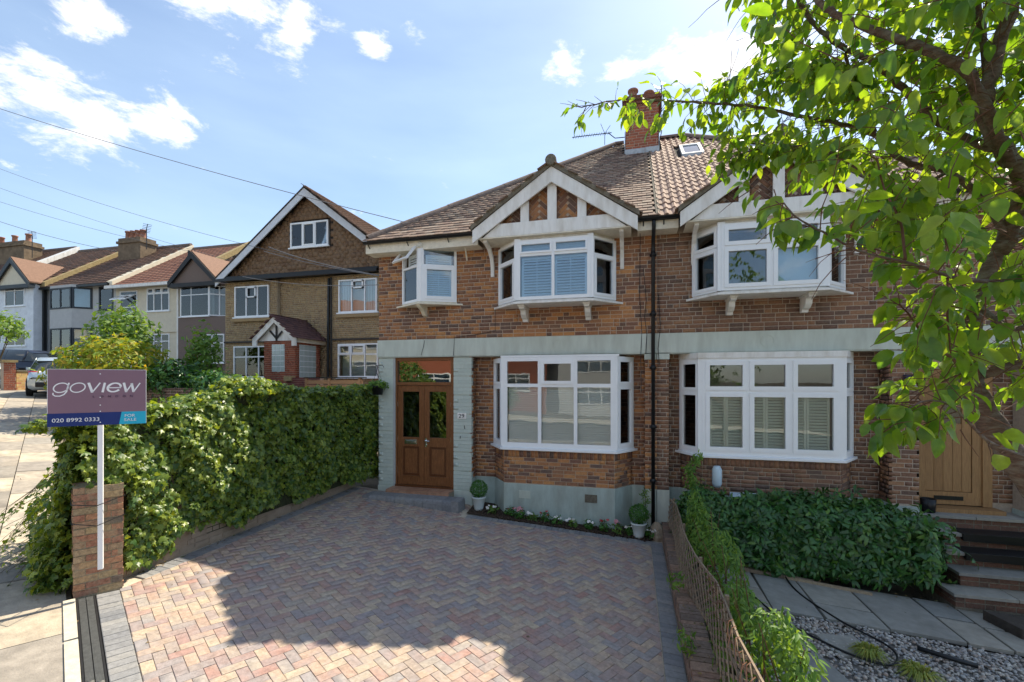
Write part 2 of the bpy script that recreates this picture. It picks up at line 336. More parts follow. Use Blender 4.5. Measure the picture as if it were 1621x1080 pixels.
# ------------------------------------------------------------------ ground
e_ = Vector((-.865, .5)).normalized(); EX, EY = e_.x, e_.y; NX, NY = -EY, EX    # NX,NY: towards the road (-x, -y)
NX, NY = (-.5, -.865)
P0 = (-5.87, 3.51)
def S(s, t, dz=0):     # s along the street (to the far left), t towards the road
    x = P0[0]+EX*s+NX*t; y = P0[1]+EY*s+NY*t; return (x, y, G(x)+dz)
def sheet(name, mat, poly, dz, nx=1, parent=None):
    """poly: convex xy polygon split in strips at the ground's fold and clamps"""
    b = MB(); cuts = [-1e4, -70, -20.9, -5.9, 40, 1e4]
    for c0, c1 in zip(cuts, cuts[1:]):
        p = poly
        for sgn, c in ((1, c0), (-1, c1)):
            q = []
            for i in range(len(p)):
                a, d = p[i], p[(i+1) % len(p)]; fa = sgn*(a[0]-c); fd = sgn*(d[0]-c)
                if fa >= 0: q.append(a)
                if (fa > 0) != (fd > 0) and fa != fd and abs(fa) > 1e-9 and abs(fd) > 1e-9:
                    t = fa/(fa-fd); q.append((a[0]+(d[0]-a[0])*t, a[1]+(d[1]-a[1])*t))
            p = q
            if len(p) < 3: break
        if len(p) >= 3: b.add([(x, y, G(x)+dz) for x, y in p], [tuple(range(len(p)))])
    return b.build(name, mat, parent)
struct(sheet('ground', m_earth, [(-1200, -1200), (1200, -1200), (1200, 1200), (-1200, 1200)], -.14))
PAVW = 3.3
q = [S(-30, -.02), S(60, -.02), S(60, PAVW), S(-30, PAVW)]
q = [(a[0], a[1]) for a in q]
pave = struct(sheet('pavement', M('pavement_bed', (.20, .17, .13), .95, 20, .3), q[::-1], -.045))
road = struct(sheet('road', m_asph, [S(-30, PAVW)[:2], S(60, PAVW)[:2], S(60, PAVW+7.5)[:2], S(-30, PAVW+7.5)[:2]][::-1], -.13))
struct(sheet('far_pavement', m_concd, [S(-30, PAVW+7.5)[:2], S(60, PAVW+7.5)[:2], S(60, PAVW+10)[:2], S(-30, PAVW+10)[:2]][::-1], -.03))
sl = Pieces('paving_slab', 'paving_slabs', m_conc)
random.seed(5)
t = .02; row = 0
rows = [.62, .62, .62, .62, .62]
for w in rows:
    s = -9+random.random()*.5
    while s < 40:
        ln = random.choice([.6, .75, .9, .9])
        if not (-7.5 < s < 0 and t < 0):
            x, y, z = S(s+ln/2, t+w/2); z1 = S(s+ln, t+w/2)[2]; z0 = S(s, t+w/2)[2]
            A = np.eye(4); A[:3, 0] = np.array([EX, EY, (z1-z0)/ln])*(ln-.012); zz = (G(x+NX*.1)-G(x-NX*.1))/.2
            A[:3, 1] = np.array([NX, NY, zz])*(w-.012); A[:3, 2] = (0, 0, .05); A[:3, 3] = (x, y, z-.025+random.uniform(-.004, .004)); sl.add(A)
        s += ln
    t += w
sl.finish(pave)
kb = Pieces('kerb_stone', 'kerb_stones', m_concd)
for i in range(50):
    s = -12+i*.92; x, y, z = S(s+.46, PAVW-.07); A = np.eye(4); z1 = S(s+.92, PAVW-.07)[2]; z0 = S(s, PAVW-.07)[2]
    A[:3, 0] = np.array([EX, EY, (z1-z0)/.92])*.905; A[:3, 1] = np.array([NX, NY, 0])*.14; A[:3, 2] = (0, 0, .2); A[:3, 3] = (x, y, z-.1+.005); kb.add(A)
kb.finish(pave)

# drive: polygon, pavers laid herringbone in line with the street
XR = .50; XL = -5.84
def line_y(x, t):    # y on the line parallel to the street at t
    # point P0+e s+n t with given x
    s = (x-P0[0]-NX*t)/EX; return P0[1]+EY*s+NY*t
drive_poly = [(-5.60, 3.84), (XR, line_y(XR, -.02)), (XR, 8.62), (.30, 8.42), (-3.12, 8.28), (-3.12, 8.9), (-5.4, 8.9), (-6.0, 9.0)]
def clip(poly, a, b):   # keep left of a->b
    out = []; nx, ny = -(b[1]-a[1]), b[0]-a[0]
    for i in range(len(poly)):
        p, q = poly[i], poly[(i+1) % len(poly)]; fp = (p[0]-a[0])*nx+(p[1]-a[1])*ny; fq = (q[0]-a[0])*nx+(q[1]-a[1])*ny
        if fp >= 0: out.append(p)
        if (fp > 0) != (fq > 0) and abs(fp-fq) > 1e-12:
            t = fp/(fp-fq); out.append((p[0]+(q[0]-p[0])*t, p[1]+(q[1]-p[1])*t))
    return out
drv = struct(sheet('driveway', m_joint, [(-6.1, 3.9), (-5.80, 3.72), (XR+.03, line_y(XR+.03, -.215)), (XR+.03, 8.9), (-6.1, 9.0)], -.016))
inner = [S(0, -.415)[:2], (XR-.20, line_y(XR-.20, -.415)), (XR-.20, 8.2), (-3.0, 8.06), (-3.3, 8.06), (-5.75, 8.85), (-5.68, 4.05)]
# convex inner region for the herringbone field
FB = [S(0, -.415)[:2], (XR-.21, line_y(XR-.21, -.415)), (XR-.21, 8.9), (-5.78, 8.9)]
def is_ccw(p): return sum(p[i][0]*p[(i+1) % len(p)][1]-p[(i+1) % len(p)][0]*p[i][1] for i in range(len(p))) > 0
if not is_ccw(FB): FB = FB[::-1]
BEDL = [(XR-.21, 8.215), (-3.25, 8.06)]
pv = Pieces('paver', 'pavers', m_pav); cutb = MB()
w = .1; L2 = .2
Ax, Ay = EX, EY; Bx, By = -NX, -NY      # local axes: a along street to the left, b towards the house
O = (XR+1.0, line_y(XR+1.0, -.415))
random.seed(3)
sx = G(0)-G(1)   # slope
for i in range(-10, 150):
    for j in range(-10, 110):
        k = (i-j) % 4
        if k == 0: a0, b0, da, db = i*w, j*w, L2, w
        elif k == 2: a0, b0, da, db = i*w, (j-1)*w, w, L2
        else: continue
        g = .0035
        cn = [(a0+g/2, b0+g/2), (a0+da-g/2, b0+g/2), (a0+da-g/2, b0+db-g/2), (a0+g/2, b0+db-g/2)]
        cx = O[0]+Ax*(a0+da/2)+Bx*(b0+db/2); cy = O[1]+Ay*(a0+da/2)+By*(b0+db/2)
        if cx < -6.3 or cx > .6 or cy < -.6 or cy > 9.2: continue
        P = [(O[0]+Ax*a+Bx*b, O[1]+Ay*a+By*b) for a, b in cn]
        if not is_ccw(P): P = P[::-1]
        q = P
        for h in range(len(FB)): q = clip(q, FB[h], FB[(h+1) % len(FB)])
        if cx > -3.25 and len(q) > 2: q = clip(q, BEDL[0], BEDL[1])
        if len(q) < 3: continue
        ar = abs(sum(q[n][0]*q[(n+1) % len(q)][1]-q[(n+1) % len(q)][0]*q[n][1] for n in range(len(q))))/2
        dz = random.uniform(-.0025, .002)
        if ar > .98*(da-g)*(db-g):
            A = np.eye(4); A[:3, 0] = np.array([Ax, Ay, -.078*Ax])*(da-g); A[:3, 1] = np.array([Bx, By, -.078*Bx])*(db-g); A[:3, 2] = (0, 0, .04)
            A[:3, 3] = (cx, cy, G(cx)-.02+dz); 
            A = np.array(A); A[:3, 1] *= -1 if (A[0, 0]*A[1, 1]-A[0, 1]*A[1, 0]) < 0 else 1
            pv.add(A)
        elif ar > .0006: cutb.zprism(q, lambda p: G(p[0])-.04, lambda p, dz=dz: G(p[0])+dz)
CUBEB = (CUBE[0]*np.array([1, 1, 1]), CUBE[1])
# chamfered paver unit
ch = .03; cv = []
for z, s in ((-.5, .5), (.42, .5), (.5, .47)): 
    for X, Y in ((-1, -1), (1, -1), (1, 1), (-1, 1)): cv.append((X*(.5 if s == .5 else .485), Y*(.5 if s == .5 else .47), z))
PAVU = (np.array(cv), [(8, 9, 10, 11)]+[(a+b, (a+1) % 4+b, (a+1) % 4+b+4, a+b+4) for b in (0, 4) for a in range(4)])
pv.units = [PAVU]
pv.finish(drv)
cutb.build('cut_pavers', m_pav, drv, stuff=True)
bp = Pieces('border_paver', 'border_pavers', m_pavg, [PAVU])
def border(a, b, width, step=.1, off=0):
    """course of pavers standing across the line a-b, laid to its left"""
    d = sqrt((b[0]-a[0])**2+(b[1]-a[1])**2); ux, uy = (b[0]-a[0])/d, (b[1]-a[1])/d; nx, ny = -uy, ux
    n = int(d/step)
    for i in range(n):
        for k in range(int(round(width/.2))):
            c = (i+.5)*d/n; x = a[0]+ux*c+nx*(.1+.2*k+off); y = a[1]+uy*c+ny*(.1+.2*k+off)
            A = np.eye(4); A[:3, 0] = np.array([ux, uy, -.078*ux])*(d/n-.005); A[:3, 1] = np.array([nx, ny, -.078*nx])*.195; A[:3, 2] = (0, 0, .04)
            A[:3, 3] = (x, y, G(x)-.018+random.uniform(-.002, .002)); bp.add(A)
f0 = S(-.02, -.21)[:2]; f1 = (XR, line_y(XR, -.21))
border(f0, f1, .2)                                   # beside the drain
border((XR, line_y(XR, -.42)), (XR, 8.42), .2)       # right side
border((XR-.2, 8.41), (-3.08, 8.27), .2)             # along the flower bed
border((-3.28, 8.27), (-5.5, 8.27+.0), .0)
border((-5.78, 8.85), (-5.66, 4.15), .2, off=-.2)    # foot of the ivy wall
bp.finish(drv, 250)
# drain and kerb strip
dr = thing('drainage_channel', 'long black slotted drainage grating set between the pavement and the block-paved drive', 'drain', S(-2, -.12))
fd = (P0[0], P0[1], -EX, -EY)       # u runs to the right along the street; outward = ?
def sbar(b, s0, s1, t0, t1, z0, z1):
    p = [S(s0, t0), S(s1, t0), S(s1, t1), S(s0, t1)]
    q = p if is_ccw([(a[0], a[1]) for a in p]) else p[::-1]
    b.hexa([(x, y, z+z0) for x, y, z in q]+[(x, y, z+z1) for x, y, z in q])
b = MB(); sbar(b, -7.6, -.02, -.065, -.05, -.05, .001); sbar(b, -7.6, -.02, -.205, -.19, -.05, .001); b.build('channel_edge', m_iron, dr)
b = MB(); sbar(b, -7.6, -.02, -.19, -.065, -.06, -.05); b.build('channel_bottom', m_black, dr)
gr = Pieces('grating_bar', 'grating_bars', M('galvanised_grating', (.20, .20, .19), .5, 20, .25, metal=.4))
for i in range(430):
    s = -.03-i*.0175; x, y, z = S(s, -.128)
    for k in (-1, 1):
        A = np.eye(4); A[:3, 0] = np.array([EX, EY, -.078*EX])*.008; A[:3, 1] = np.array([NX, NY, -.078*NX])*.055; A[:3, 2] = (0, 0, .02); A[:3, 3] = (x+NX*.031*k, y+NY*.031*k, z-.012); gr.add(A)
gr.finish(dr)
b = MB()
for i in range(8): sbar(b, -.93*(i+1)+.012, -.93*i-.02, -.045, .05, -.1, .012)
struct(b.build('kerb_strip', m_concd))

# ------------------------------------------------------------------ brick wall helper
def bricks(pc, fr, u0, u1, z0, z1, holes=(), inside=None, proud=.0035, bl=.213, bh=.062, j=.013, phase=0, rnd=None, vary=.002, d0=-.03, header_run=False):
    rnd = rnd or random
    nrow = max(1, int(round((z1-z0)/(bh+j)))); ph = (z1-z0)/nrow
    for r in range(nrow):
        za = z0+r*ph+j/2; zb = z0+(r+1)*ph-j/2; zc = (za+zb)/2
        u = u0-((r+phase) % 2)*.1125-(0 if r % 4 < 2 else .05)
        while u < u1:
            ln = bl if rnd.random() < .72 else (bl-j)/2
            a, c = max(u, u0), min(u+ln, u1)
            u += ln+j
            segs = [(a, c)]
            for h in holes:
                if h[2] < zc < h[3]:
                    ns = []
                    for p, q in segs:
                        if q <= h[0] or p >= h[1]: ns.append((p, q)); continue
                        if p < h[0]: ns.append((p, h[0]))
                        if q > h[1]: ns.append((h[1], q))
                    segs = ns
            for p, q in segs:
                if q-p < .02: continue
                if inside and not inside((p+q)/2, zc, p, q): continue
                pc.fbox(fr, p, q, za, zb, d0, proud+rnd.uniform(-vary, vary))

# ------------------------------------------------------------------ windows
def window(house, fr, u0, u1, z0, z1, cols, trans=None, fw=.055, sash=(), glass=None, mat=None, d=.03, name='window', sashw=.045, rows=None, skip=()):
    """frame mesh = the part; sashes and panes its sub-parts. cols: inner mullion positions"""
    mat = mat or m_upvc; glass = glass or m_glass
    us = [u0]+list(cols)+[u1]; zs = [z0]+(list(rows) if rows else ([trans] if trans else []))+[z1]
    b = MB(); b.fbox(fr, u0, u1, z0, z0+fw, -.05, d); b.fbox(fr, u0, u1, z1-fw, z1, -.05, d)
    b.fbox(fr, u0, u0+fw, z0+fw, z1-fw, -.05, d); b.fbox(fr, u1-fw, u1, z0+fw, z1-fw, -.05, d)
    for c in us[1:-1]: b.fbox(fr, c-fw*.45, c+fw*.45, z0+fw, z1-fw, -.048, d-.003)
    for c in zs[1:-1]: b.fbox(fr, u0+fw, u1-fw, c-fw*.45, c+fw*.45, -.046, d-.006)
    win = b.build(name, mat, house)
    for i in range(len(us)-1):
        for k in range(len(zs)-1):
            a0 = us[i]+(fw if i == 0 else fw*.45); a1 = us[i+1]-(fw if i == len(us)-2 else fw*.45)
            c0 = zs[k]+(fw if k == 0 else fw*.45); c1 = zs[k+1]-(fw if k == len(zs)-2 else fw*.45)
            if (i, k) in skip: continue
            if sash == 'all' or (i, k) in sash:
                s = MB(); w = sashw; e = .004
                s.fbox(fr, a0-e, a1+e, c0-e, c0+w, -.03, d+.014); s.fbox(fr, a0-e, a1+e, c1-w, c1+e, -.03, d+.014)
                s.fbox(fr, a0-e, a0+w, c0+w, c1-w, -.03, d+.014); s.fbox(fr, a1-w, a1+e, c0+w, c1-w, -.03, d+.014)
                s.build('sash', mat, win)
                a0 += w; a1 -= w; c0 += w; c1 -= w
            g = MB(); g.fbox(fr, a0-.003, a1+.003, c0-.003, c1+.003, -.006, 0); g.build('pane', glass, win)
    return win
def slats(win, fr, u0, u1, z0, z1, n, mat, depth=-.09, tilt=.5, h=.05, name='slat', stile=True):
    pc = Pieces(name, name+'s', mat); ox, oy, ux, uy = fr; nx, ny = uy, -ux; p = (z1-z0)/n
    for i in range(n):
        z = z0+(i+.5)*p; A = np.eye(4); dv = np.array([-nx*cos(tilt), -ny*cos(tilt), sin(tilt)]); up = np.array([nx*sin(tilt), ny*sin(tilt), cos(tilt)])
        A[:3, 0] = np.array([ux, uy, 0])*(u1-u0); A[:3, 1] = dv*h; A[:3, 2] = up*.008
        A[:3, 3] = (ox+ux*(u0+u1)/2+nx*depth, oy+uy*(u0+u1)/2+ny*depth, z); pc.add(A)
    pc.finish(win)
def shutter(win, fr, u0, u1, z0, z1, n, mat, depth=-.09, st=.04, rod=True, tilt=1.0):
    b = MB(); b.fbox(fr, u0, u0+st, z0, z1, depth-.015, depth+.015); b.fbox(fr, u1-st, u1, z0, z1, depth-.015, depth+.015)
    b.fbox(fr, u0+st, u1-st, z0, z0+st, depth-.015, depth+.015); b.fbox(fr, u0+st, u1-st, z1-st, z1, depth-.015, depth+.015)
    if rod: b.fbox(fr, (u0+u1)/2-.006, (u0+u1)/2+.006, z0+st, z1-st, depth+.025, depth+.035)
    b.build('shutter_frame', mat, win)
    slats(win, fr, u0+st, u1-st, z0+st, z1-st, n, mat, depth, tilt)

# ================================================================== the pair of semi-detached houses
YW, YR, YB = 8.9, 9.2, 8.72       # upper wall, recessed ground-floor wall, lower bay front
def wall_holes(b, fr, u0, u1, z0, z1, holes, d0, d1):
    us = sorted({u0, u1, *[min(max(v, u0), u1) for h in holes for v in h[:2]]}); zs = sorted({z0, z1, *[min(max(v, z0), z1) for h in holes for v in h[2:]]})
    for a, c in zip(us, us[1:]):
        for p, q in zip(zs, zs[1:]):
            m, n = (a+c)/2, (p+q)/2
            if any(h[0] < m < h[1] and h[2] < n < h[3] for h in holes): continue
            b.fbox(fr, a, c, p, q, d0, d1)
def tiles(pc, O, U, W, nu, nw, tw, g, keep, length=None, thick=.014, tilt=.09, lift=.02, unit=0, bond=.5, jit=.0):
    U = Vector(U).normalized(); W = Vector(W).normalized(); Nn = U.cross(W); O = Vector(O); length = length or g*1.35
    for i in range(nw):
        for j in range(-1, nu+1):
            c = O+U*((j+.5+(bond if i % 2 else 0))*tw)+W*((i+.5)*g)+Nn*lift
            if not keep(c): continue
            tl = tilt+random.uniform(-.02, .02)*(1 if jit else 0)
            W2 = (W*cos(tl)-Nn*sin(tl)); N2 = U.cross(W2)
            A = np.eye(4); A[:3, 0] = np.array(U)*(tw-.006 if unit == 0 else tw); A[:3, 1] = np.array(W2)*length; A[:3, 2] = np.array(N2)*(thick if unit == 0 else 1)
            A[:3, 3] = c+Nn*random.uniform(0, jit); pc.add(A, unit if unit < len(pc.units) else 0)
# rolled tile unit (two rolls across, x -.5..5, y -.5...5)
rv = []; NU = 13
for y in (-.5, .5):
    for i in range(NU):
        u = i/(NU-1); rv.append((u-.5, y, .034*max(0, cos(4*pi*u))**.6))
for i in range(NU):
    u = i/(NU-1); rv.append((u-.5, -.5, .034*max(0, cos(4*pi*u))**.6-.03))
ROLL = (np.array(rv), [(i, i+1, NU+i+1, NU+i) for i in range(NU-1)]+[(2*NU+i, 2*NU+i+1, i+1, i) for i in range(NU-1)])
def halfround(pc_or_mb, pts, r, ln=.4):
    """half-round ridge tiles laid end to end along a-b, each its own piece"""
    a, b = Vector(pts[0]), Vector(pts[1]); d = (b-a).length; n = max(1, int(d/ln)); D = (b-a)/n
    for i in range(n):
        A = np.eye(4); X = D.normalized(); Yv = Vector((0, 0, 1)).cross(X).normalized(); Z = X.cross(Yv)
        A[:3, 0] = np.array(X)*(D.length*.985); A[:3, 1] = np.array(Yv)*r; A[:3, 2] = np.array(Z)*r; c = a+D*(i+.5)+Z*random.uniform(0, .008)
        A[:3, 3] = c; pc_or_mb.add(A)
hv = []; 
for k, s in ((-.5, 1), (.5, 1.0)):
    for i in range(9):
        w = pi*i/8; hv.append((k, cos(w)*s, sin(w)*s))
for k in (-.5, .5):
    for i in range(9):
        w = pi*i/8; hv.append((k, cos(w)*.8, sin(w)*.8))
HALF = (np.array(hv), [(i, i+1, 10+i, 9+i) for i in range(8)][::1]+[(i+1, i, 18+i, 19+i) for i in range(8)]+[(9+i, 10+i, 28+i, 27+i) for i in range(8)])

AP, GF, KG = -1.45, 1.53, .68     # gable apex x, half width, slope
ZE, KM, YE = 2.95, .77, 8.5       # eave height, main slope, eave y
def build_semi(m, H):
    X = (lambda x: x) if m > 0 else (lambda x: .86-x)
    def I(a, b): return (min(X(a), X(b)), max(X(a), X(b)))
    main = m > 0
    mb_ = m_brick if main else m_brick2; mort = m_mortar if main else m_mortar2
    pc = Pieces('brick', 'bricks', mb_); rnd = random.Random(5 if main else 9)
    fw = FX(YW)
    # upper wall
    ub = I(-2.56, -.40); holes = [(ub[0], ub[1], 1.50, 2.74)]
    if main: holes.append((-4.74, -3.64, 1.6, 2.9))
    u0, u1 = I(-5.39, .43)
    b = MB(); wall_holes(b, fw, u0, u1, .88, 2.95, holes, -.22, 0)
    # side and back walls, floors
    sx0, sx1 = (u0, u0+.22) if main else (u1-.22, u1)
    b.box(sx0, sx1, YW+.22, 18.4, -3.3, 2.95); b.box(u0, u1, 18.4, 18.62, -3.3, 2.95)
    b.build('wall', mort, H)
    bh = [(h[0]-.002, h[1]+.002, h[2], h[3]) for h in holes]
    bricks(pc, fw, u0+.004, u1-.004, .885, 2.72, bh, rnd=rnd)
    b = MB(); b.box(u0, u1, YW+.22, 18.4, .55, .75); b.box(u0, u1, 11.2, 11.3, -3, 2.9); b.build('floor_and_partition', m_room, H)
    # rendered band
    b = MB(); b.fbox(fw, u0-(.02 if main else 0), u1+(0 if main else .02), .52, .88, -.3, .035)
    b.build('rendered_band', m_band, H, bevel=.006)
    b = MB(); c = (X(-1.42), .70); ring = []
    for i in range(24):
        w0, w1 = 2*pi*i/24, 2*pi*(i+1)/24
        b.fprism(fw, [(c[0]+.10*cos(w0), c[1]+.10*sin(w0)), (c[0]+.10*cos(w1), c[1]+.10*sin(w1)), (c[0]+.112*cos(w1), c[1]+.112*sin(w1)), (c[0]+.112*cos(w0), c[1]+.112*sin(w0))][::-1], .034, .042)
    b.build('round_boss', m_band, H)
    b = MB(); b.box(u0, u1, YW-.03, YR+.05, .505, .518); b.build('band_soffit', m_band, H)
    # recessed ground-floor wall either side of the lower bay
    lb = I(-2.80, -.05)
    w0, w1 = I(-3.24, .22)
    b = MB(); fr = FX(YR); gz = -3.3
    wall_holes(b, fr, w0, w1, gz, .52, [(lb[0]+.1, lb[1]-.1, -1.3, .5)], -.22, 0)
    b.build('recessed_wall', mort, H)
    zp = -2.03
    bricks(pc, fr, w0, w1, zp, .50, [(lb[0]-.0, lb[1]+.0, -3, .6)], rnd=rnd)
    b = MB(); b.fbox(fr, w0, w1, gz, zp, 0, .02); b.build('recess_plinth', m_plinth, H)
    # return of the pilaster (side of the porch block)
    pA = X(-3.24); a, c = ((pA, YW), (pA, YR)) if main else ((pA, YR), (pA, YW))
    frr, dd = fr2(a, c)
    b = MB(); b.fbox(frr, 0, dd, gz, .52, -.05, 0); b.build('return_wall', mort, H)
    bricks(pc, frr, 0, dd, zp, .5, rnd=rnd)
    b = MB(); b.fbox(frr, 0, dd, gz, zp, 0, .018); b.build('return_plinth', m_plinth, H)
    # party-side brick pier
    p0, p1 = I(.22, .43)
    b = MB(); b.fbox(fw, p0, p1, gz, .40, -.5, 0)
    b.build('pier_core', mort, H)
    bricks(pc, fw, p0, p1, zp, .40, rnd=rnd)
    b = MB(); b.fbox(fw, p0-.012, p1+(0 if main else .012), .40, .515, -.3, .03); b.build('pier_capital', m_band, H); b = MB(); b.fbox(fw, p0-.01, p1+(0 if main else .01), gz, zp, -.3, .02)
    b.build('pier_foot', m_band, H)
    sd = ((.22, YR), (.22, YW)) if main else ((X(.22), YW), (X(.22), YR))
    frs, dd = fr2(*sd); bricks(pc, frs, 0, dd, zp, .40, rnd=rnd)
    # lower bay: plinth, brick apron, sill
    A_, B_, C_, D_ = (X(-2.83), YR), (X(-2.49), YB), (X(-.33), YB), (X(0.0), YR)
    pts = [A_, B_, C_, D_] if main else [D_, C_, B_, A_]
    sides = [fr2(pts[i], pts[i+1]) for i in range(3)]
    def shrink(k): 
        return [(pts[0][0]+k, pts[0][1]+.02), (pts[1][0]+k*.6, pts[1][1]+k), (pts[2][0]-k*.6, pts[2][1]+k), (pts[3][0]-k, pts[3][1]+.02)]
    b = MB(); b.zprism(shrink(.014)+[(pts[3][0]-.014, YR+.1), (pts[0][0]+.014, YR+.1)], -2.03, -1.36); b.build('bay_apron', mort, H)
    b = MB(); b.zprism([pts[0], pts[1], pts[2], pts[3], (pts[3][0], YR+.05), (pts[0][0], YR+.05)], -3.3, -2.03); b.build('bay_plinth', m_plinth, H, bevel=.008)
    for fr_, d_ in sides:
        f3 = (fr_[0], fr_[1], fr_[2], fr_[3])
        bricks(pc, f3, .012, d_-.012, -2.02, -1.51, rnd=rnd, proud=-.006, d0=-.1)
        n = int(d_/.075)
        for i in range(n): pc.fbox(f3, .012+i*(d_-.024)/n+.004, .012+(i+1)*(d_-.024)/n-.004, -1.505, -1.38, -.1, -.004+rnd.uniform(-.002, .002))
    k = .05; sp = [(pts[0][0]-.09, YR), (pts[1][0]-.05, YB-.075), (pts[2][0]+.05, YB-.075), (pts[3][0]+.09, YR)]
    b = MB(); b.zprism(sp, -1.36, -1.315); b.zprism([(pts[0][0]-.03, YR), (pts[1][0]-.02, YB-.03), (pts[2][0]+.02, YB-.03), (pts[3][0]+.03, YR)], -1.315, -1.29)
    b.build('bay_sill', m_upvc, H, bevel=.006)
    # upper bay woodwork
    if main: ua = [(-2.64, YW), (-2.13, 8.40), (-.75, 8.40), (-.32, YW)]
    else: ua = [(1.05, YW), (1.45, 8.40), (3.0, 8.40), (3.46, YW)]
    us_ = [fr2(ua[i], ua[i+1]) for i in range(3)]
    b = MB(); o = .07
    b.zprism([(ua[0][0]-.11, YW), (ua[1][0]-.06, 8.40-o), (ua[2][0]+.06, 8.40-o), (ua[3][0]+.14, YW)], 1.455, 1.495)
    b.zprism([(ua[0][0], YW-.01), (ua[1][0], 8.40), (ua[2][0], 8.40), (ua[3][0], YW-.01)], 1.495, 1.53)
    b.build('upper_bay_sill', m_white, H, bevel=.004)
    b = MB(); b.zprism([(ua[0][0]+.02, YW), (ua[1][0]+.01, 8.43), (ua[2][0]-.01, 8.43), (ua[3][0]-.02, YW)], 2.655, 2.76); b.build('upper_bay_head', m_white, H)
    cor = ([-2.07, -.83] if main else [1.66, 2.84])
    for cx in cor:
        b = MB(); 
        prof = [(8.9, 1.45), (8.45, 1.45), (8.47, 1.385), (8.60, 1.37), (8.62, 1.29), (8.70, 1.23), (8.78, 1.215), (8.80, 1.17), (8.9, 1.17)]
        vs = [(cx-.05, y, z) for y, z in prof]+[(cx+.05, y, z) for y, z in prof]; n = len(prof)
        b.add(vs, [tuple(range(n)), tuple(range(2*n-1, n-1, -1))]+[(i, i+n, (i+1) % n+n, (i+1) % n) for i in range(n)])
        b.box(cx-.065, cx+.065, 8.42, 8.9, 1.425, 1.452); b.build('corbel', m_white, H)
    # eaves: fascia, soffit, gutter
    L0, L1 = I(-5.50, AP-GF)
    b = MB(); b.box(L0, L1, YE+.06, YE+.085, 2.70, 2.90); b.box(L0, L1, YE+.085, YW, 2.70, 2.725); b.build('eaves_boards', m_cream, H); b = MB()
    R0, R1 = I(AP+GF, .43); b.box(R0, R1, YE+.06, YE+.085, 2.72, 2.88); b.box(R0, R1, YE+.085, YW, 2.72, 2.745)
    b.build('eaves_boards', m_cream, H)
    def gutter(a, c, nm='gutter'):
        g = MB(); n = 7
        for (x0, x1) in ((a, c),):
            vs = []; 
            for x in (x0, x1):
                for i in range(n): w = pi+pi*i/(n-1); vs.append((x, YE-.01+.058*cos(w), 2.925+.055*sin(w)))
                for i in range(n): w = 2*pi-pi*i/(n-1); vs.append((x, YE-.01+.05*cos(w), 2.928+.047*sin(w)))
            k = 2*n; g.add(vs, [(i, (i+1) % k, (i+1) % k+k, i+k) for i in range(k)]+[tuple(range(k-1, -1, -1)), tuple(range(k, 2*k))])
        x = a+.1
        while x < c: g.tube([(x, YE-.01, 2.862), (x, YE+.06, 2.80)], .011, 6); g.box(x-.012, x+.012, YE-.072, YE+.05, 2.90, 2.915); x += .9
        g.build(nm, m_black, H)
    gutter(L0, L1); gutter(R0, R1)
    # gable: bargeboards, beam, posts, brick infill
    ax = X(AP); fg = FX(8.28)
    for s in (-1, 1):
        p = [(ax, 3.65), (ax, 3.935), (ax+s*GF, 2.885), (ax+s*GF, 2.635)]
        if s > 0: p = p[::-1]
        b = MB(); b.fprism(fg, p[::1], 0, .045); b.build('bargeboard', m_white, H, bevel=.004)
    b = MB(); b.fprism(FX(8.36), [(ax-1.34, 2.745), (ax+1.34, 2.745), (ax+1.02, 2.985), (ax-1.02, 2.985)], 0, .06); b.build('tie_beam', m_white, H, bevel=.004)
    for dx, w in ((0, .085), (-.52, .08), (.55, .08)):
        b = MB(); b.fbox(FX(8.36), ax+dx-w, ax+dx+w, 2.985, 3.72-abs(dx)*KG, 0, .04); b.build('gable_post', m_white, H)
    fi = FX(8.44); b = MB(); b.fprism(fi, [(ax-1.2, 2.9), (ax+1.2, 2.9), (ax, 3.8)], -.1, 0); b.build('gable_infill', mort, H)
    for pa, pb in ((-1.0, -.60), (-.44, -.085), (.085, .47), (.63, 1.05)):
        uc = (pa+pb)/2; 
        for s in (-1, 1):
            for k in range(-3, 12):
                for q in range(2):
                    L = .2; lu = s*(.005+(q+.5)*(L+.01)*cos(pi/4)); z = 2.96+k*.106-(q+.5)*(L+.01)*sin(pi/4)-.0
                    u = uc+lu
                    if abs(lu) > (pb-pa)/2+.06 or z < 2.92 or z > 3.78-abs(u)*KG+.02: continue
                    hl = L/2; pc.fbox(fi, ax+u-hl, ax+u+hl, z-.0325, z+.0325, -.05, .008+rnd.uniform(-.002, .002), rot=-s*pi/4)
    b = MB(); b.box(ax-1.42, ax+1.42, 8.30, YW, 2.72, 2.742); b.build('gable_soffit', m_cream, H)
    for bx in (X(-2.77), X(-.2)):
        prof = [(8.895, 2.12), (8.86, 2.12), (8.83, 2.35), (8.74, 2.52), (8.58, 2.64), (8.36, 2.70), (8.36, 2.72), (8.895, 2.72)]
        prof2 = [(8.895, 2.12), (8.855, 2.12), (8.845, 2.32), (8.79, 2.47), (8.64, 2.60), (8.38, 2.68), (8.38, 2.72), (8.45, 2.72), (8.66, 2.66), (8.83, 2.52), (8.88, 2.36), (8.895, 2.12)][:-1]
        n = len(prof2); b = MB(); vs = [(bx-.035, y, z) for y, z in prof2]+[(bx+.035, y, z) for y, z in prof2]
        b.add(vs, [tuple(range(n)), tuple(range(2*n-1, n-1, -1))]+[(i, i+n, (i+1) % n+n, (i+1) % n) for i in range(n)])
        b.build('gable_brace', m_white, H)
    # roof surfaces
    yr = 13.5; zr = ZE+KM*(yr-YE)
    hx = X(-5.50); rx = X(-5.50+5); pz = X(.43); yb = 18.5
    b = MB()
    P = lambda x, y, z: (x, y, z-.03)
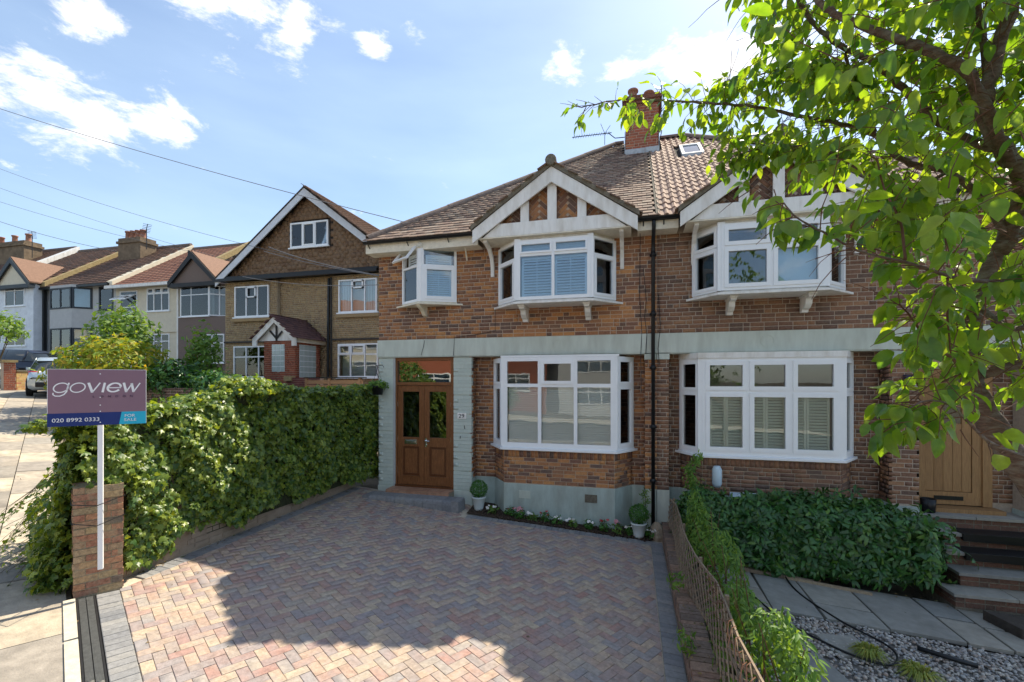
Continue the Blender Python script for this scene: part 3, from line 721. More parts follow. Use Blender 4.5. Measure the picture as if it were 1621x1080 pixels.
    b.add([P(hx, YE, ZE), P(pz, YE, ZE), P(pz, yr, zr), P(rx, yr, zr)], [(0, 1, 2, 3)])
    b.add([P(hx, YE, ZE), P(rx, yr, zr), P(hx, yb, ZE)], [(0, 1, 2)]); b.add([P(hx, yb, ZE), P(rx, yr, zr), P(pz, yr, zr), P(pz, yb, ZE)], [(0, 1, 2, 3)])
    yv = YE+(4.0-ZE)/KM
    for s in (-1, 1): b.add([(ax, 8.3, 3.97), (ax+s*GF, 8.3, 3.97-GF*KG), (ax+s*GF, YE, 3.97-GF*KG), (ax, yv, 3.97)], [(0, 1, 2, 3)])
    b.build('roof_boarding', m_under, H)
    zmain = lambda y: ZE+KM*(y-YE); zg = lambda x: 4.0-KG*abs(x-ax)
    tp = Pieces('roof_tile', 'roof_tiles', m_tile if main else m_tile2, [CUBE] if main else [ROLL, CUBE])
    sgn = 1 if main else -1
    def keep_main(c):
        if not ((c.x < pz-.06) if main else (c.x > pz+.10)): return False
        if c.y-YE > (c.x-hx)*sgn+.03: return False
        if c.y > yr: return False
        if c.y < yv+.02 and abs(c.x-ax) < GF and zg(c.x) > zmain(c.y)+.01: return False
        if abs(c.x-.22) < .45 and 12.4 < c.y: return False
        for sk in sky_l:
            if sk[0]-.02 < c.x < sk[1]+.02 and sk[2]-.02 < c.y < sk[3]+.02: return False
        return True
    sky_l = [] if main else [(1.15, 1.65, 11.7, 12.5), (2.35, 3.55, 11.5, 12.7)]
    sl_ = sqrt(25+(KM*5)**2); W = (0, 1, KM)
    x0 = min(hx, pz)
    if main: tiles(tp, (x0, YE-.03, ZE-.02), (1, 0, 0), W, 36, int(sl_/.15)+1, .18, .15, keep_main, jit=.006)
    else: tiles(tp, (x0, YE-.03, ZE-.02), (1, 0, 0), W, 21, int(sl_/.31)+1, .29, .31, keep_main, length=.38, tilt=.05, lift=.012, thick=1.0, unit=0, bond=.0, jit=.003)
    if main:
        b = MB(); b.hexa([(pz-.05, YE-.03, ZE-.03), (pz+.05, YE-.03, ZE-.03), (pz+.05, yr, zr-.03), (pz-.05, yr, zr-.03), (pz-.035, YE-.03, ZE+.035), (pz+.035, YE-.03, ZE+.035), (pz+.035, yr, zr+.035), (pz-.035, yr, zr+.035)]); b.build('party_seam', m_verge, H)
    # gable roof tiles (both slopes)
    for s in (-1, 1):
        O = (ax+s*(GF+.04), 8.25 if s < 0 else yv+.3, 4.0-KG*(GF+.04)); 
        Uv = (0, -1 if s < 0 else -1, 0)
        if s < 0: O = (ax-(GF+.04), yv+.35, 4.0-KG*(GF+.04)); Uv = (0, -1, 0); Wv = (1, 0, KG)
        else: O = (ax+(GF+.04), 8.24, 4.0-KG*(GF+.04)); Uv = (0, 1, 0); Wv = (-1, 0, KG)
        tiles(tp, O, Uv, Wv, 13, 13, .18, .15, lambda c: 8.23 < c.y and zg(c.x)+.02 > zmain(c.y) and (c.x-ax)*s > .02, jit=.006, unit=0 if main else 1)
        n = 14
        b = MB(); p = [(ax, 3.94), (ax, 4.03), (ax+s*(GF+.03), 2.975), (ax+s*(GF+.03), 2.885)]
        if s > 0: p = p[::-1]
        b.fprism(FX(8.26), p, -.1, .05); b.build('verge_mortar', m_verge, H)
    if not main: tp.units = [ROLL, CUBE]
    for A, u in zip(tp.mats4, tp.ui):
        if u == 1: A[:3, 2] *= .014
    def cull(A, px, py): return np.zeros(len(px), bool)
    tp.finish(H)
    rt = Pieces('ridge_tile', 'ridge_tiles', m_ridge, [HALF])
    halfround(rt, [(ax, 8.2, 4.0), (ax, yv+.1, 4.0)], .10)
    halfround(rt, [(rx, yr, zr), ((-.25 if main else .72), yr, zr)], .11)
    halfround(rt, [(hx+sgn*.06, YE+.06, ZE+.03), (rx, yr, zr)], .11)
    rt.finish(H)
    b = MB(); vs = []
    for i in range(13): w = 2*pi*i/12; vs.append((ax+.115*cos(w), 8.17, 4.03+.1*sin(w)))
    b.tube([(ax, 8.16, 4.03), (ax, 8.24, 4.03)], .105, 14); b.build('ridge_end_mortar', m_verge, H, bevel=.02)
    if not main:
        for k, (xa, xb, ya, yb2) in enumerate(sky_l):
            b = MB(); za, zb = zmain(ya), zmain(yb2); t = .07
            def bar(x0, x1, y0, y1, dz=.08):
                b.hexa([(x0, y0, zmain(y0)-.02), (x1, y0, zmain(y0)-.02), (x1, y1, zmain(y1)-.02), (x0, y1, zmain(y1)-.02)]+[(x0, y0, zmain(y0)+dz), (x1, y0, zmain(y0)+dz), (x1, y1, zmain(y1)+dz), (x0, y1, zmain(y1)+dz)])
            bar(xa, xb, ya, ya+t); bar(xa, xb, yb2-t, yb2); bar(xa, xa+t, ya+t, yb2-t); bar(xb-t, xb, ya+t, yb2-t)
            r = b.build('roof_window', m_lead, H); g = MB(); g.add([(xa+t, ya+t, zmain(ya+t)+.05), (xb-t, ya+t, zmain(ya+t)+.05), (xb-t, yb2-t, zmain(yb2-t)+.05), (xa+t, yb2-t, zmain(yb2-t)+.05)], [(0, 1, 2, 3)]); g.build('pane', m_glassb, r)
    return pc, us_, sides, rnd, ua

H29 = thing('semi_detached_house', 'red-brown brick semi-detached house numbered 29 with the varnished double front door and white shutters', 'house', (-2.5, 12, -2.5), 'brick semis with white gables')
pc, us_, sides, rnd, ua = build_semi(1, H29)
# ---- upper bay window
for i, (fr, d) in enumerate(us_):
    if i == 1:
        w = window(H29, fr, .0, d, 1.53, 2.66, [d/2], 2.38, fw=.06, mat=m_upvc, glass=m_glassb, sash=[(0, 1), (1, 1)], sashw=.03, name='bay_window')
        shutter(w, fr, .07, d/2-.02, 1.58, 2.35, 13, m_slat, tilt=.8); shutter(w, fr, d/2+.02, d-.07, 1.58, 2.35, 13, m_slat, tilt=.8)
        shutter(w, fr, .07, d/2-.02, 2.40, 2.62, 4, m_slat, rod=False); shutter(w, fr, d/2+.02, d-.07, 2.40, 2.62, 4, m_slat, rod=False)
    else:
        w = window(H29, fr, .02, d-.02, 1.53, 2.66, [], 2.33, fw=.05, glass=m_glassb, sash=[(0, 0)], name='bay_window')
        shutter(w, fr, .12, d-.1, 1.62, 2.28, 11, m_slat, tilt=.8); shutter(w, fr, .12, d-.1, 2.34, 2.55, 4, m_slat, rod=False)
b = MB()
for x, y in ua[1:3]: b = MB(); b.zprism([(x-.055, y-.02), (x+.055, y-.02), (x+.055, y+.06), (x-.055, y+.06)], 1.53, 2.70); b.build('bay_corner_post', m_upvc, H29)
# ---- small v-shaped oriel
ov = [(-4.80, YW), (-4.24, 8.56), (-3.57, YW)]
of = [fr2(ov[0], ov[1]), fr2(ov[1], ov[2])]
w = window(H29, of[0][0], .0, of[0][1]-.03, 1.64, 2.80, [], 2.38, fw=.05, glass=m_glassb, sash=[], name='oriel_window', skip=[(0, 1)])
shutter(w, of[0][0], .09, of[0][1]-.09, 1.72, 2.33, 11, m_slat, tilt=.8); shutter(w, of[0][0], .09, of[0][1]-.09, 2.40, 2.68, 4, m_slat, rod=False)
fr, d = of[0]; nx, ny = fr[3], -fr[2]; o = .0
s = MB()
def hung(u, k, t):   # top-hung casement opened: k 0..1 down the sash
    a = radians(38); z = 2.76-k*.36*cos(a); q = .04+k*.36*sin(a)+t; return (fr[0]+fr[2]*u+nx*q, fr[1]+fr[3]*u+ny*q, z+t*.5)
def hbox(u0, u1, k0, k1):
    s.hexa([hung(u0, k1, 0), hung(u1, k1, 0), hung(u1, k0, 0), hung(u0, k0, 0), hung(u0, k1, .035), hung(u1, k1, .035), hung(u1, k0, .035), hung(u0, k0, .035)])
hbox(.03, d-.06, 0, .16); hbox(.03, d-.06, .84, 1); hbox(.03, .09, .16, .84); hbox(d-.12, d-.06, .16, .84)
so = s.build('sash', m_upvc, w, label='small top-hung casement standing open')
g = MB(); g.add([hung(.09, .84, .015), hung(d-.12, .84, .015), hung(d-.12, .16, .015), hung(.09, .16, .015)], [(0, 1, 2, 3)]); g.build('pane', m_glass, w)
fr, d = of[1]
w = window(H29, fr, .03, d, 1.64, 2.80, [], 2.38, fw=.05, glass=m_glassb, sash=[(0, 0)], sashw=.06, name='oriel_window')
shutter(w, fr, .12, d-.10, 1.73, 2.30, 11, m_slat, tilt=.8); shutter(w, fr, .12, d-.10, 2.36, 2.62, 4, m_slat, rod=False)
b = MB(); b.zprism([(-4.97, YW), (-4.24, 8.47), (-3.42, YW)], 1.575, 1.605); b.zprism([(-4.82, YW), (-4.24, 8.53), (-3.55, YW)], 1.605, 1.64); b.build('oriel_sill', m_cream, H29)
b = MB(); b.zprism([(-4.28, 8.54), (-4.20, 8.54), (-4.19, 8.60), (-4.29, 8.60)], 1.64, 2.82); b.build('oriel_corner_post', m_upvc, H29)
b = MB(); b.zprism([(-4.84, YW), (-4.24, 8.53), (-3.53, YW)], 2.80, 2.86); b.zprism([(-4.4, 8.7), (-4.24, 8.45), (-4.08, 8.7)], 2.74, 2.80); b.build('oriel_head', m_cream, H29)
b = MB(); prof = [(8.9, 1.575), (8.52, 1.575), (8.56, 1.53), (8.72, 1.47), (8.82, 1.38), (8.9, 1.36)]; n = len(prof)
vs = [(-4.31, y, z) for y, z in prof]+[(-4.23, y, z) for y, z in prof]; b.add(vs, [tuple(range(n)), tuple(range(2*n-1, n-1, -1))]+[(i, i+n, (i+1) % n+n, (i+1) % n) for i in range(n)]); b.build('oriel_corbel', m_cream, H29)
b = MB(); b.tube([(-3.28, 8.62, 2.78), (-3.33, 8.88, 2.50)], .018, 6); b.build('eaves_strut', m_cream, H29)
# ---- lower bay window
for i, (fr, d) in enumerate(sides):
    if i == 1:
        cs = [.075+.655, .075+1.355]
        w = window(H29, fr, 0, d, -1.29, .46, cs, -.09, fw=.075, sash=[(1, 1)], sashw=.055, name='lower_bay_window')
        for a, c in ((.08, cs[0]-.03), (cs[0]+.03, cs[1]-.03), (cs[1]+.03, d-.08)): slats(w, fr, a, c, -1.24, -.12, 26, m_blind, -.10, tilt=1.15, h=.05)
    else:
        w = window(H29, fr, .02, d-.02, -1.29, .46, [], -.09, fw=.05, sash='all', sashw=.05, name='lower_bay_window')
        slats(w, fr, .1, d-.1, -1.2, -.15, 24, m_blind, -.10, tilt=1.15, h=.05)
b = MB()
for x, y in ((-2.49, YB), (-.33, YB)): b = MB(); b.zprism([(x-.05, y-.02), (x+.05, y-.02), (x+.05, y+.07), (x-.05, y+.07)], -1.29, .48); b.build('bay_corner_post', m_upvc, H29)
b = MB(); b.fbox(FX(YB), -2.55, -.25, .462, .50, -.05, .03); b.build('bay_head_trim', m_upvc, H29)
# air bricks
for x, mt in ((-2.06, m_band), (-.77, m_verge)):
    b = MB(); b.fbox(FX(YB), x-.115, x+.115, -2.31, -2.16, 0, .004)
    for i in range(9): b.fbox(FX(YB), x-.115+i*.0265, x-.108+i*.0265, -2.31, -2.16, .004, .012)
    for i in range(5): b.fbox(FX(YB), x-.115, x+.115, -2.31+i*.034, -2.303+i*.034, .004, .011)
    b.build('air_brick', mt, H29)
# ---- porch block: painted brick pilasters, door
ppc = Pieces('painted_brick', 'painted_bricks', m_bandb)
for a, c in ((-5.39, -5.05), (-3.63, -3.24)):
    z = -2.03-.25; k = 0
    b = MB(); b.fbox(FX(YW), a, c, -2.9, .50, -.2, -.012); b.build('pilaster_core', m_band, H29)
    b = MB(); b.fbox(FX(YW), a-.02, c+.02, -2.9, -2.28, -.2, .02); b.build('pilaster_foot', m_band, H29, bevel=.01)
    n = 7; hb = (.49+2.28)/n
    for i in range(n):
        z0 = -2.28+i*hb+.012; z1 = -2.28+(i+1)*hb-.004; cr = 5; hh = (z1-z0)/cr
        for q in range(cr):
            j = c if q % 2 else a+(.215 if True else 0)
            segs = [(a, a+.21), (a+.214, c)] if q % 2 == 0 else [(a, a+.10), (a+.104, c)]
            for u, v in segs:
                if v-u < .02: continue
                ppc.fbox(FX(YW), u-.004, v+.004 if abs(v-c) < .01 else v, z0+q*hh+.002, z0+(q+1)*hh-.002, -.1, .004+rnd.uniform(-.0025, .0025))
ppc.finish(H29, 120)
b = MB(); b.box(-5.05, -3.63, 9.0, 9.05, .0, .52); b.box(-5.05, -5.0, 8.9, 10, -2.3, .5); b.box(-3.66, -3.6, 8.95, 11, -2.3, .5)
b.box(-5.39, -3.2, 9.05, 9.1, .5, .55); b.build('porch_lining', m_room, H29)
b = MB(); fd_ = FX(8.99); b.fbox(fd_, -5.05, -4.97, -2.27, .50, -.04, .06); b.fbox(fd_, -3.71, -3.63, -2.27, .50, -.04, .06); b.fbox(fd_, -4.97, -3.71, .43, .50, -.04, .06); b.fbox(fd_, -4.97, -3.71, -.10, -.03, -.04, .05)
df = b.build('door_frame', m_door, H29, bevel=.004)
g = MB(); g.fbox(fd_, -4.97, -3.71, -.03, .43, -.004, 0); g.build('pane', m_glassd, df)
for li, (a, c) in enumerate(((-4.965, -4.343), (-4.337, -3.715))):
    b = MB(); st = .115; fr = fd_
    b.fbox(fr, a, a+st, -2.245, -.105, -.02, .025); b.fbox(fr, c-st, c, -2.245, -.105, -.02, .025)
    b.fbox(fr, a+st, c-st, -.235, -.105, -.02, .025); b.fbox(fr, a+st, c-st, -1.42, -1.22, -.02, .025); b.fbox(fr, a+st, c-st, -2.245, -2.05, -.02, .025)
    dl = b.build('door', m_door, H29, bevel=.005)
    b = MB(); b.fbox(fr, a+st, c-st, -2.05, -1.42, -.01, .004); b.build('panel', m_doord, dl)
    b = MB(); b.fbox(fr, a+st+.05, c-st-.05, -2.0, -1.47, .004, .014); b.build('panel', m_door, dl, bevel=.008)
    b = MB(); b.fbox(fr, a+st-.006, c-st+.006, -2.085, -2.05, .02, .04); b.build('weather_moulding', m_door, dl)
    b = MB(); b.fbox(fr, a+st, c-st, -1.22, -.235, -.004, 0); b.build('pane', m_glassd, dl)
    b = MB()
    for z in (-.5, -1.25, -1.95): b.fbox(fr, (a-.012 if li == 0 else c-.006), (a+.006 if li == 0 else c+.012), z-.05, z+.05, .02, .035)
    b.build('hinge', m_chrome, dl)
    if li == 0:
        b = MB(); b.fbox(fr, -4.80, -4.51, -1.37, -1.27, .025, .032); b.fbox(fr, -4.765, -4.545, -1.342, -1.298, .032, .042); b.build('letter_plate', m_chrome, dl, bevel=.002)
    else:
        b = MB(); b.fbox(fr, -4.315, -4.27, -1.42, -1.22, .025, .033); b.tube([V3((-4.292, 8.965, -1.28)), V3((-4.292, 8.91, -1.28)), V3((-4.292, 8.905, -1.28)), V3((-4.19, 8.905, -1.29))], .011, 8); b.tube([(-4.292, 8.97, -1.37), (-4.292, 8.945, -1.37)], .016, 10); b.build('handle', m_chrome, dl)
b = MB(); b.fbox(fd_, -5.0, -3.68, -2.285, -2.245, -.1, .10); b.build('threshold', m_doord, H29)
# steps
tp_ = M('quarry_tile', [(.36, .19, .12), (.42, .24, .16), (.31, .16, .10)], .55, 15, .25, .1)
b = MB(); b.box(-5.04, -3.62, 8.60, 8.9, -2.8, -2.30); stp = b.build('tiled_step', M('step_grout', (.3, .26, .2)), H29)
tq = Pieces('quarry_tile', 'quarry_tiles', tp_)
for i in range(9):
    x = -5.045+i*.159
    A = np.eye(4); A[0, 0] = .153; A[1, 1] = .305; A[2, 2] = .02; A[:3, 3] = (x+.08, 8.745, -2.292); tq.add(A)
    A = np.eye(4); A[0, 0] = .153; A[1, 1] = .02; A[2, 2] = .14; A[:3, 3] = (x+.08, 8.592, -2.378); tq.add(A)
tq.finish(stp)
sk = Pieces('step_block', 'step_blocks', m_pavg)
kv = []; prof = [(-.5, -.5), (-.5, .2), (-.46, .38), (-.36, .48), (-.22, .5), (.5, .5), (.5, -.5)]; n = len(prof)
for X_ in (-.5, .5):
    for y, z in prof: kv.append((X_, y, z))
STEPU = (np.array(kv), [tuple(range(n))[::-1], tuple(range(n, 2*n))]+[(i, (i+1) % n, (i+1) % n+n, i+n) for i in range(n)])
sk.units = [STEPU, (STEPU[0], STEPU[1])]
for i in range(9):
    x = -5.25+i*.205; A = np.eye(4); A[0, 0] = .2; A[1, 1] = .36; A[2, 2] = .26; A[:3, 3] = (x+.1, 8.42, -2.475); sk.add(A)
for xx, sg in ((-5.31, -1), (-3.345, 1)):
    A = np.eye(4); A[:3, 0] = (0, .36, 0); A[:3, 1] = (-sg*.16, 0, 0); A[:3, 2] = (0, 0, .262); A[:3, 3] = (xx, 8.42, -2.476)
    if np.linalg.det(A[:3, :3]) < 0: A[:3, 0] *= -1
    sk.add(A)
sk.finish(H29)
# number plate
def text_mesh(txt, size, mat, parent, origin, fr, name='lettering', sx=1, shear=0, off=0, depth=.002, align='LEFT', space=1.0, d=0.0, label=None):
    cu = bpy.data.curves.new(name, 'FONT'); cu.body = txt; cu.size = size; cu.shear = shear; cu.offset = off; cu.extrude = depth; cu.align_x = align; cu.space_character = space; cu.resolution_u = 6
    o = bpy.data.objects.new(name+'_src', cu); COL.objects.link(o)
    dg = bpy.context.evaluated_depsgraph_get(); me = bpy.data.meshes.new_from_object(o.evaluated_get(dg)); me.name = name
    bpy.data.objects.remove(o); me.materials.clear(); me.materials.append(mat)
    ox, oy, ux, uy = fr; nx, ny = uy, -ux
    A = Matrix(((ux*sx, 0, nx, ox+ux*origin[0]+nx*(d+depth)), (uy*sx, 0, ny, oy+uy*origin[0]+ny*(d+depth)), (0, 1, 0, origin[1]), (0, 0, 0, 1)))
    me.transform(A); return link(name, me, parent, label=label)
b = MB(); b.fbox(FX(YW), -3.545, -3.345, -.79, -.665, .012, .022); npl = b.build('number_plate', m_white, H29, bevel=.004)
text_mesh('29', .115, m_black, npl, (-3.45, -.77), FX(YW), align='CENTER', sx=1.15, d=.023)
pc.finish(H29)
# chimney on the party line
ch = MB(); ch.box(-.19, .64, 12.46, 13.39, 5.5, 7.5); chm = ch.build('chimney', m_mortar, H29)
cp = Pieces('brick', 'bricks', M('chimney_brick', [(.42, .13, .07), (.33, .10, .06), (.27, .09, .06), (.48, .17, .09), (.2, .08, .06)], .9, 30, .28, .5, 60))
bricks(cp, FX(12.46), -.19, .64, 5.9, 7.3, rnd=rnd); frc, dd = fr2((-.19, 13.39), (-.19, 12.46)); bricks(cp, frc, 0, dd, 5.9, 7.3, rnd=rnd)
frc, dd = fr2((.64, 12.46), (.64, 13.39)); bricks(cp, frc, 0, dd, 5.9, 7.3, rnd=rnd)
cp.finish(chm, 80)
b = MB(); b.box(-.24, .69, 12.41, 13.44, 7.3, 7.38); b.box(-.28, .73, 12.37, 13.48, 7.38, 7.46); b.box(-.23, .68, 12.42, 13.43, 7.46, 7.53); b.build('chimney_cap', M('weathered_brick_cap', (.20, .085, .06), .9, 25, .35, .5, 50), H29)
for x, y in ((-.0, 12.75), (.42, 12.95), (.1, 13.15)):
    b = MB(); b.lathe((x, y, 7.53), [(.0, 0), (.13, 0), (.12, .08), (.105, .2), (.10, .27), (.14, .28), (.14, .33), (.1, .335), (.09, .26)], 18); b.build('chimney_pot', M('terracotta_pot', (.30, .15, .10), .8, 20, .3), H29, smooth=True)
b = MB(); b.box(-.205, .30, 12.44, 12.45, 5.93, 6.13); b.box(.31, .665, 12.443, 12.453, 5.96, 6.14); b.box(-.215, -.2, 12.44, 13.3, 5.95, 6.6); b.box(.65, .66, 12.44, 13.3, 5.95, 6.6); b.build('chimney_flashing', m_lead, H29)
# downpipe, hopper, cables
b = MB(); px_ = .36
b.tube([(px_, 8.49, 2.87), (px_, 8.55, 2.72), (px_, 8.78, 2.60), (px_, 8.815, 2.45), (px_, 8.815, -2.75)], .034, 12)
for z in (2.3, 1.2, .2, -.9, -1.9): b.tube([(px_, 8.815, z), (px_, 8.815, z+.09)], .043, 12); b.box(px_-.06, px_+.06, 8.84, 8.9, z+.02, z+.06)
b.build('downpipe', m_black, H29, smooth=True)
def wallcable(parent, pts, r=.006): b = MB(); b.tube(pts, r, 6); return b.build('cable', m_black, parent)
wallcable(H29, [(.12, 8.5, 2.9), (.13, 8.87, 2.6), (.12, 8.875, 1.6), (.16, 8.87, .9), (.14, 8.85, .5), (.15, 8.87, -.2)])
wallcable(H29, [(.19, 8.84, 2.1), (.24, 8.875, 1.5), (.21, 8.875, 1.2), (.25, 8.86, .86), (.23, 8.845, .5)])
wallcable(H29, [(.46, 8.875, 1.6), (.49, 8.875, 1.0), (.45, 8.85, .6), (.47, 8.86, .3)])
wallcable(H29, [(-2.72, 8.885, 1.46), (-2.72, 8.885, 1.02), (-3.0, 8.885, .97), (-3.6, 8.86, .90), (-3.62, 8.855, .53)], .005)
wallcable(H29, [(-4.28, 8.86, .86), (-4.31, 8.855, .70), (-4.36, 8.86, .55)], .004)
wallcable(H29, [(-3.39, 8.885, -.93), (-3.38, 8.88, -1.0)], .006); wallcable(H29, [(-3.48, 8.885, -1.15), (-3.48, 8.88, -1.2)], .006)

# ---------------- neighbour
HN = thing('semi_detached_house', 'darker brick semi-detached house behind the cherry tree with an oak plank door', 'house', (4, 12, -2.5), 'brick semis with white gables')
pc, us_, sides, rnd, ua = build_semi(-1, HN)
for i, (fr, d) in enumerate(us_):
    if i == 1:
        w = window(HN, fr, .0, d, 1.53, 2.66, [d/2], 2.27, fw=.05, sash='all', sashw=.06, name='bay_window', glass=m_glassb)
        g = MB(); g.fbox(fr, d/2+.1, d-.08, 1.6, 2.2, -.12, -.11); g.build('roller_blind', m_slat, w)
    else:
        w = window(HN, fr, .02, d-.02, 1.53, 2.66, [], 2.27, fw=.045, sash='all', sashw=.05, name='bay_window', glass=m_glassb)
        if i == 0: g = MB(); g.fbox(fr, .09, d-.09, 1.95, 2.62, -.12, -.11); g.build('roller_blind', m_slat, w)
b = MB()
for x, y in ua[1:3]: b = MB(); b.zprism([(x-.06, y-.02), (x+.06, y-.02), (x+.06, y+.06), (x-.06, y+.06)], 1.53, 2.70); b.build('bay_corner_post', m_upvc, HN)
for i, (fr, d) in enumerate(sides):
    if i == 1:
        a = .11; step = (d-.16)/3; cs = [.08+step, .08+2*step]
        w = window(HN, fr, 0, d, -1.29, .40, cs, -.19+.0, fw=.06, sash='all', sashw=.065, name='lower_bay_window')
        for k in range(3):
            u = .08+k*step; lo = u+.09; hi = u+step-.09; mid = lo+(hi-lo)*(.48, .42, .34)[k]
            shutter(w, fr, lo-.03, mid, -1.2, -.26, 17, m_slat2, st=.035, rod=False, tilt=.75); shutter(w, fr, mid+.005, hi+.03, -1.2, -.26, 17, m_slat2, st=.035, rod=False, tilt=.75)
    else:
        w = window(HN, fr, .02, d-.02, -1.29, .40, [], -.19, fw=.045, sash='all', sashw=.05, name='lower_bay_window')
        shutter(w, fr, .1, d-.09, -1.2, -.26, 17, m_slat2, st=.03, rod=False, tilt=.75)
b = MB()
for x, y in ((1.19, YB), (3.35, YB)): b = MB(); b.zprism([(x-.07, y-.02), (x+.07, y-.02), (x+.07, y+.07), (x-.07, y+.07)], -1.29, .42); b.build('bay_corner_post', m_upvc, HN)
b = MB(); b.zprism([(.84, YR), (1.12, YB-.05), (3.42, YB-.05), (3.72, YR)], .40, .50); b.build('bay_head_trim', m_white, HN)
# neighbour porch: brick pilasters, oak door, surround
for a, c in ((4.10, 4.52), (5.95, 6.25)):
    b = MB(); b.fbox(FX(YW), a, c, -3.3, .52, -.4, 0); b.build('pilaster_core', m_mortar2, HN)
    bricks(pc, FX(YW), a, c, -2.03, .36, rnd=rnd); 
    b = MB(); b.fbox(FX(YW), a-.015, c+.015, .36, .515, -.3, .025); b.build('pilaster_capital', m_plinth, HN); b = MB(); b.fbox(FX(YW), a-.02, c+.02, -3.3, -2.06, -.3, .03); b.build('pilaster_foot', m_plinth, HN)
fo = FX(9.22); b = MB(); b.fbox(fo, 4.52, 5.95, -3.2, -2.1, -.2, 0); b.fbox(fo, 5.62, 5.95, -2.1, .52, -.2, 0); b.fbox(fo, 4.52, 5.62, .2, .52, -.2, 0); b.build('porch_wall', m_mortar2, HN)
bricks(pc, fo, 5.66, 5.95, -2.0, .5, rnd=rnd)
frq, dd = fr2((4.52, YW), (4.52, 9.22)); bricks(pc, frq, 0, dd, -2.03, .36, rnd=rnd)
pc.finish(HN)
b = MB(); b.fbox(fo, 4.54, 4.63, -2.07, .2, -.05, .05); b.fbox(fo, 5.53, 5.66, -2.07, .2, -.05, .05); b.fbox(fo, 4.63, 5.53, .08, .2, -.05, .05); odf = b.build('door_frame', m_oak, HN, bevel=.004)
od = MB(); od.fbox(fo, 4.63, 5.53, -2.07, .08, -.03, -.012); odoor = od.build('door', m_oak, HN)
for i in range(5):
    u = 4.76+i*.128; h0 = -1.84
    b = MB()
    if i in (2, 3): b.fbox(fo, u, u+.124, h0, -.72, -.012, .01); b.fbox(fo, u, u+.124, -.28, -.05, -.012, .01)
    else: b.fbox(fo, u, u+.124, h0, -.05, -.012, .01)
    b.build('plank', m_oak, odoor, bevel=.004)
b = MB(); b.fbox(fo, 4.63, 4.755, -2.06, .08, -.012, .02); b.fbox(fo, 5.405, 5.53, -2.06, .08, -.012, .02); b.fbox(fo, 4.755, 5.405, -2.06, -1.85, -.012, .02); b.fbox(fo, 4.755, 5.405, -.05, .08, -.012, .02); b.build('door_rail', m_oak, odoor)
b = MB(); b.fbox(fo, 5.02, 5.26, -.71, -.29, -.011, .0); b.build('pane', m_glassd, odoor)
b = MB(); b.fbox(fo, 4.88, 5.28, -1.985, -1.92, .02, .034); b.build('letter_plate', m_black, odoor)
b = MB(); b.box(4.54, 5.7, 8.95, 9.2, -2.14, -2.075); b.build('door_sill', m_oak, HN)
# floodlight over the oak door, wall box, small vents
b = MB(); b.fbox(FX(YW), 4.28, 4.55, -.02, .10, .03, .12); fl = b.build('floodlight', M('navy_plastic', (.012, .02, .07), .4), HN, bevel=.01)
for x in (4.20, 4.37):
    b = MB(); b.tube([(x-.01, 8.74, -.10), (x, 8.80, -.06)], [.055, .04], 12); b.build('lamp_head', m_potw, fl)
b = MB(); b.tube([(5.0, YW-.01, 1.05), (5.0, YW-.08, 1.05)], .05, 12); b.build('overflow_pipe', m_white, HN)

b = MB(); b.fbox(FX(YW), 3.95, 4.1, 1.02, 1.10, 0, .05); b.build('white_wall_vent', m_white, HN)
ev = MB(); ev.tube([(1.42, 8.62, -1.86), (1.42, 8.62, -1.80), (1.42, 8.62, -1.55), (1.42, 8.62, -1.49)], [.055, .08, .08, .05], 14); evo = ev.build('wall_box', M('pale_blue_plastic', (.50, .62, .70), .4, 5, .05), None, smooth=True)
tag(evo, 'rounded pale blue-white meter box standing up against the brick under the shuttered bay', 'meter box')
tb = thing('garden_table', 'pale blue-white table top half buried in the dark green shrub under the bay', 'table', (1.85, 8.5, -2.9))
b = MB(); b.box(1.62, 2.22, 8.32, 8.62, -2.0, -1.93); b.build('table_top', MATS['pale_blue_plastic'], tb, bevel=.01)
for x, y in ((1.67, 8.37), (2.17, 8.37), (1.67, 8.57), (2.17, 8.57)): b = MB(); b.tube([(x, y, G(x)-.02), (x, y, -2.0)], .022, 8); b.build('leg', MATS['pale_blue_plastic'], tb)

# ================================================================== foliage
def fan(outline, z=lambda x, y: 0):
    """leaf with a fold along the midrib; outline: right half (x,y) from base to tip"""
    vs = [(0, 0, 0)]; mid = [(0, y) for x, y in outline]
    R = [(x, y, z(x, y)) for x, y in outline]; Mi = [(0, y, z(0, y)) for x, y in outline]; Lf = [(-x, y, z(x, y)) for x, y in outline]
    n = len(outline); v = R+Mi+Lf; f = []
    for i in range(n-1):
        f.append((n+i, i, i+1, n+i+1)); f.append((n+i, n+i+1, 2*n+i+1, 2*n+i))
    return np.array(v), f
# cherry leaf, about 1 long along +y
CH1 = fan([(.02, 0), (.20, .14), (.27, .38), (.24, .60), (.13, .82), (.0, 1.0)], lambda x, y: .35*x-.28*y*y)
CH2 = fan([(.02, 0), (.22, .16), (.29, .42), (.23, .66), (.10, .86), (.0, 1.0)], lambda x, y: .18*x-.10*y*y+.05*sin(7*y))
CH3 = fan([(.02, 0), (.17, .14), (.24, .38), (.21, .62), (.11, .84), (.0, 1.0)], lambda x, y: .55*x-.45*y*y)
IV1 = (np.array([(0, 0, 0), (.28, -.12, -.03), (.52, .12, -.08), (.30, .34, .03), (.36, .62, -.04), (.14, .60, .03), (0, 1.0, -.12), (-.14, .60, .03), (-.36, .62, -.04), (-.30, .34, .03), (-.52, .12, -.08), (-.28, -.12, -.03), (0, .35, .07)]),
       [(0, 1, 2, 12), (12, 2, 3), (12, 3, 4, 5), (12, 5, 6, 7), (12, 7, 8, 9), (12, 9, 10), (12, 10, 11, 0)])
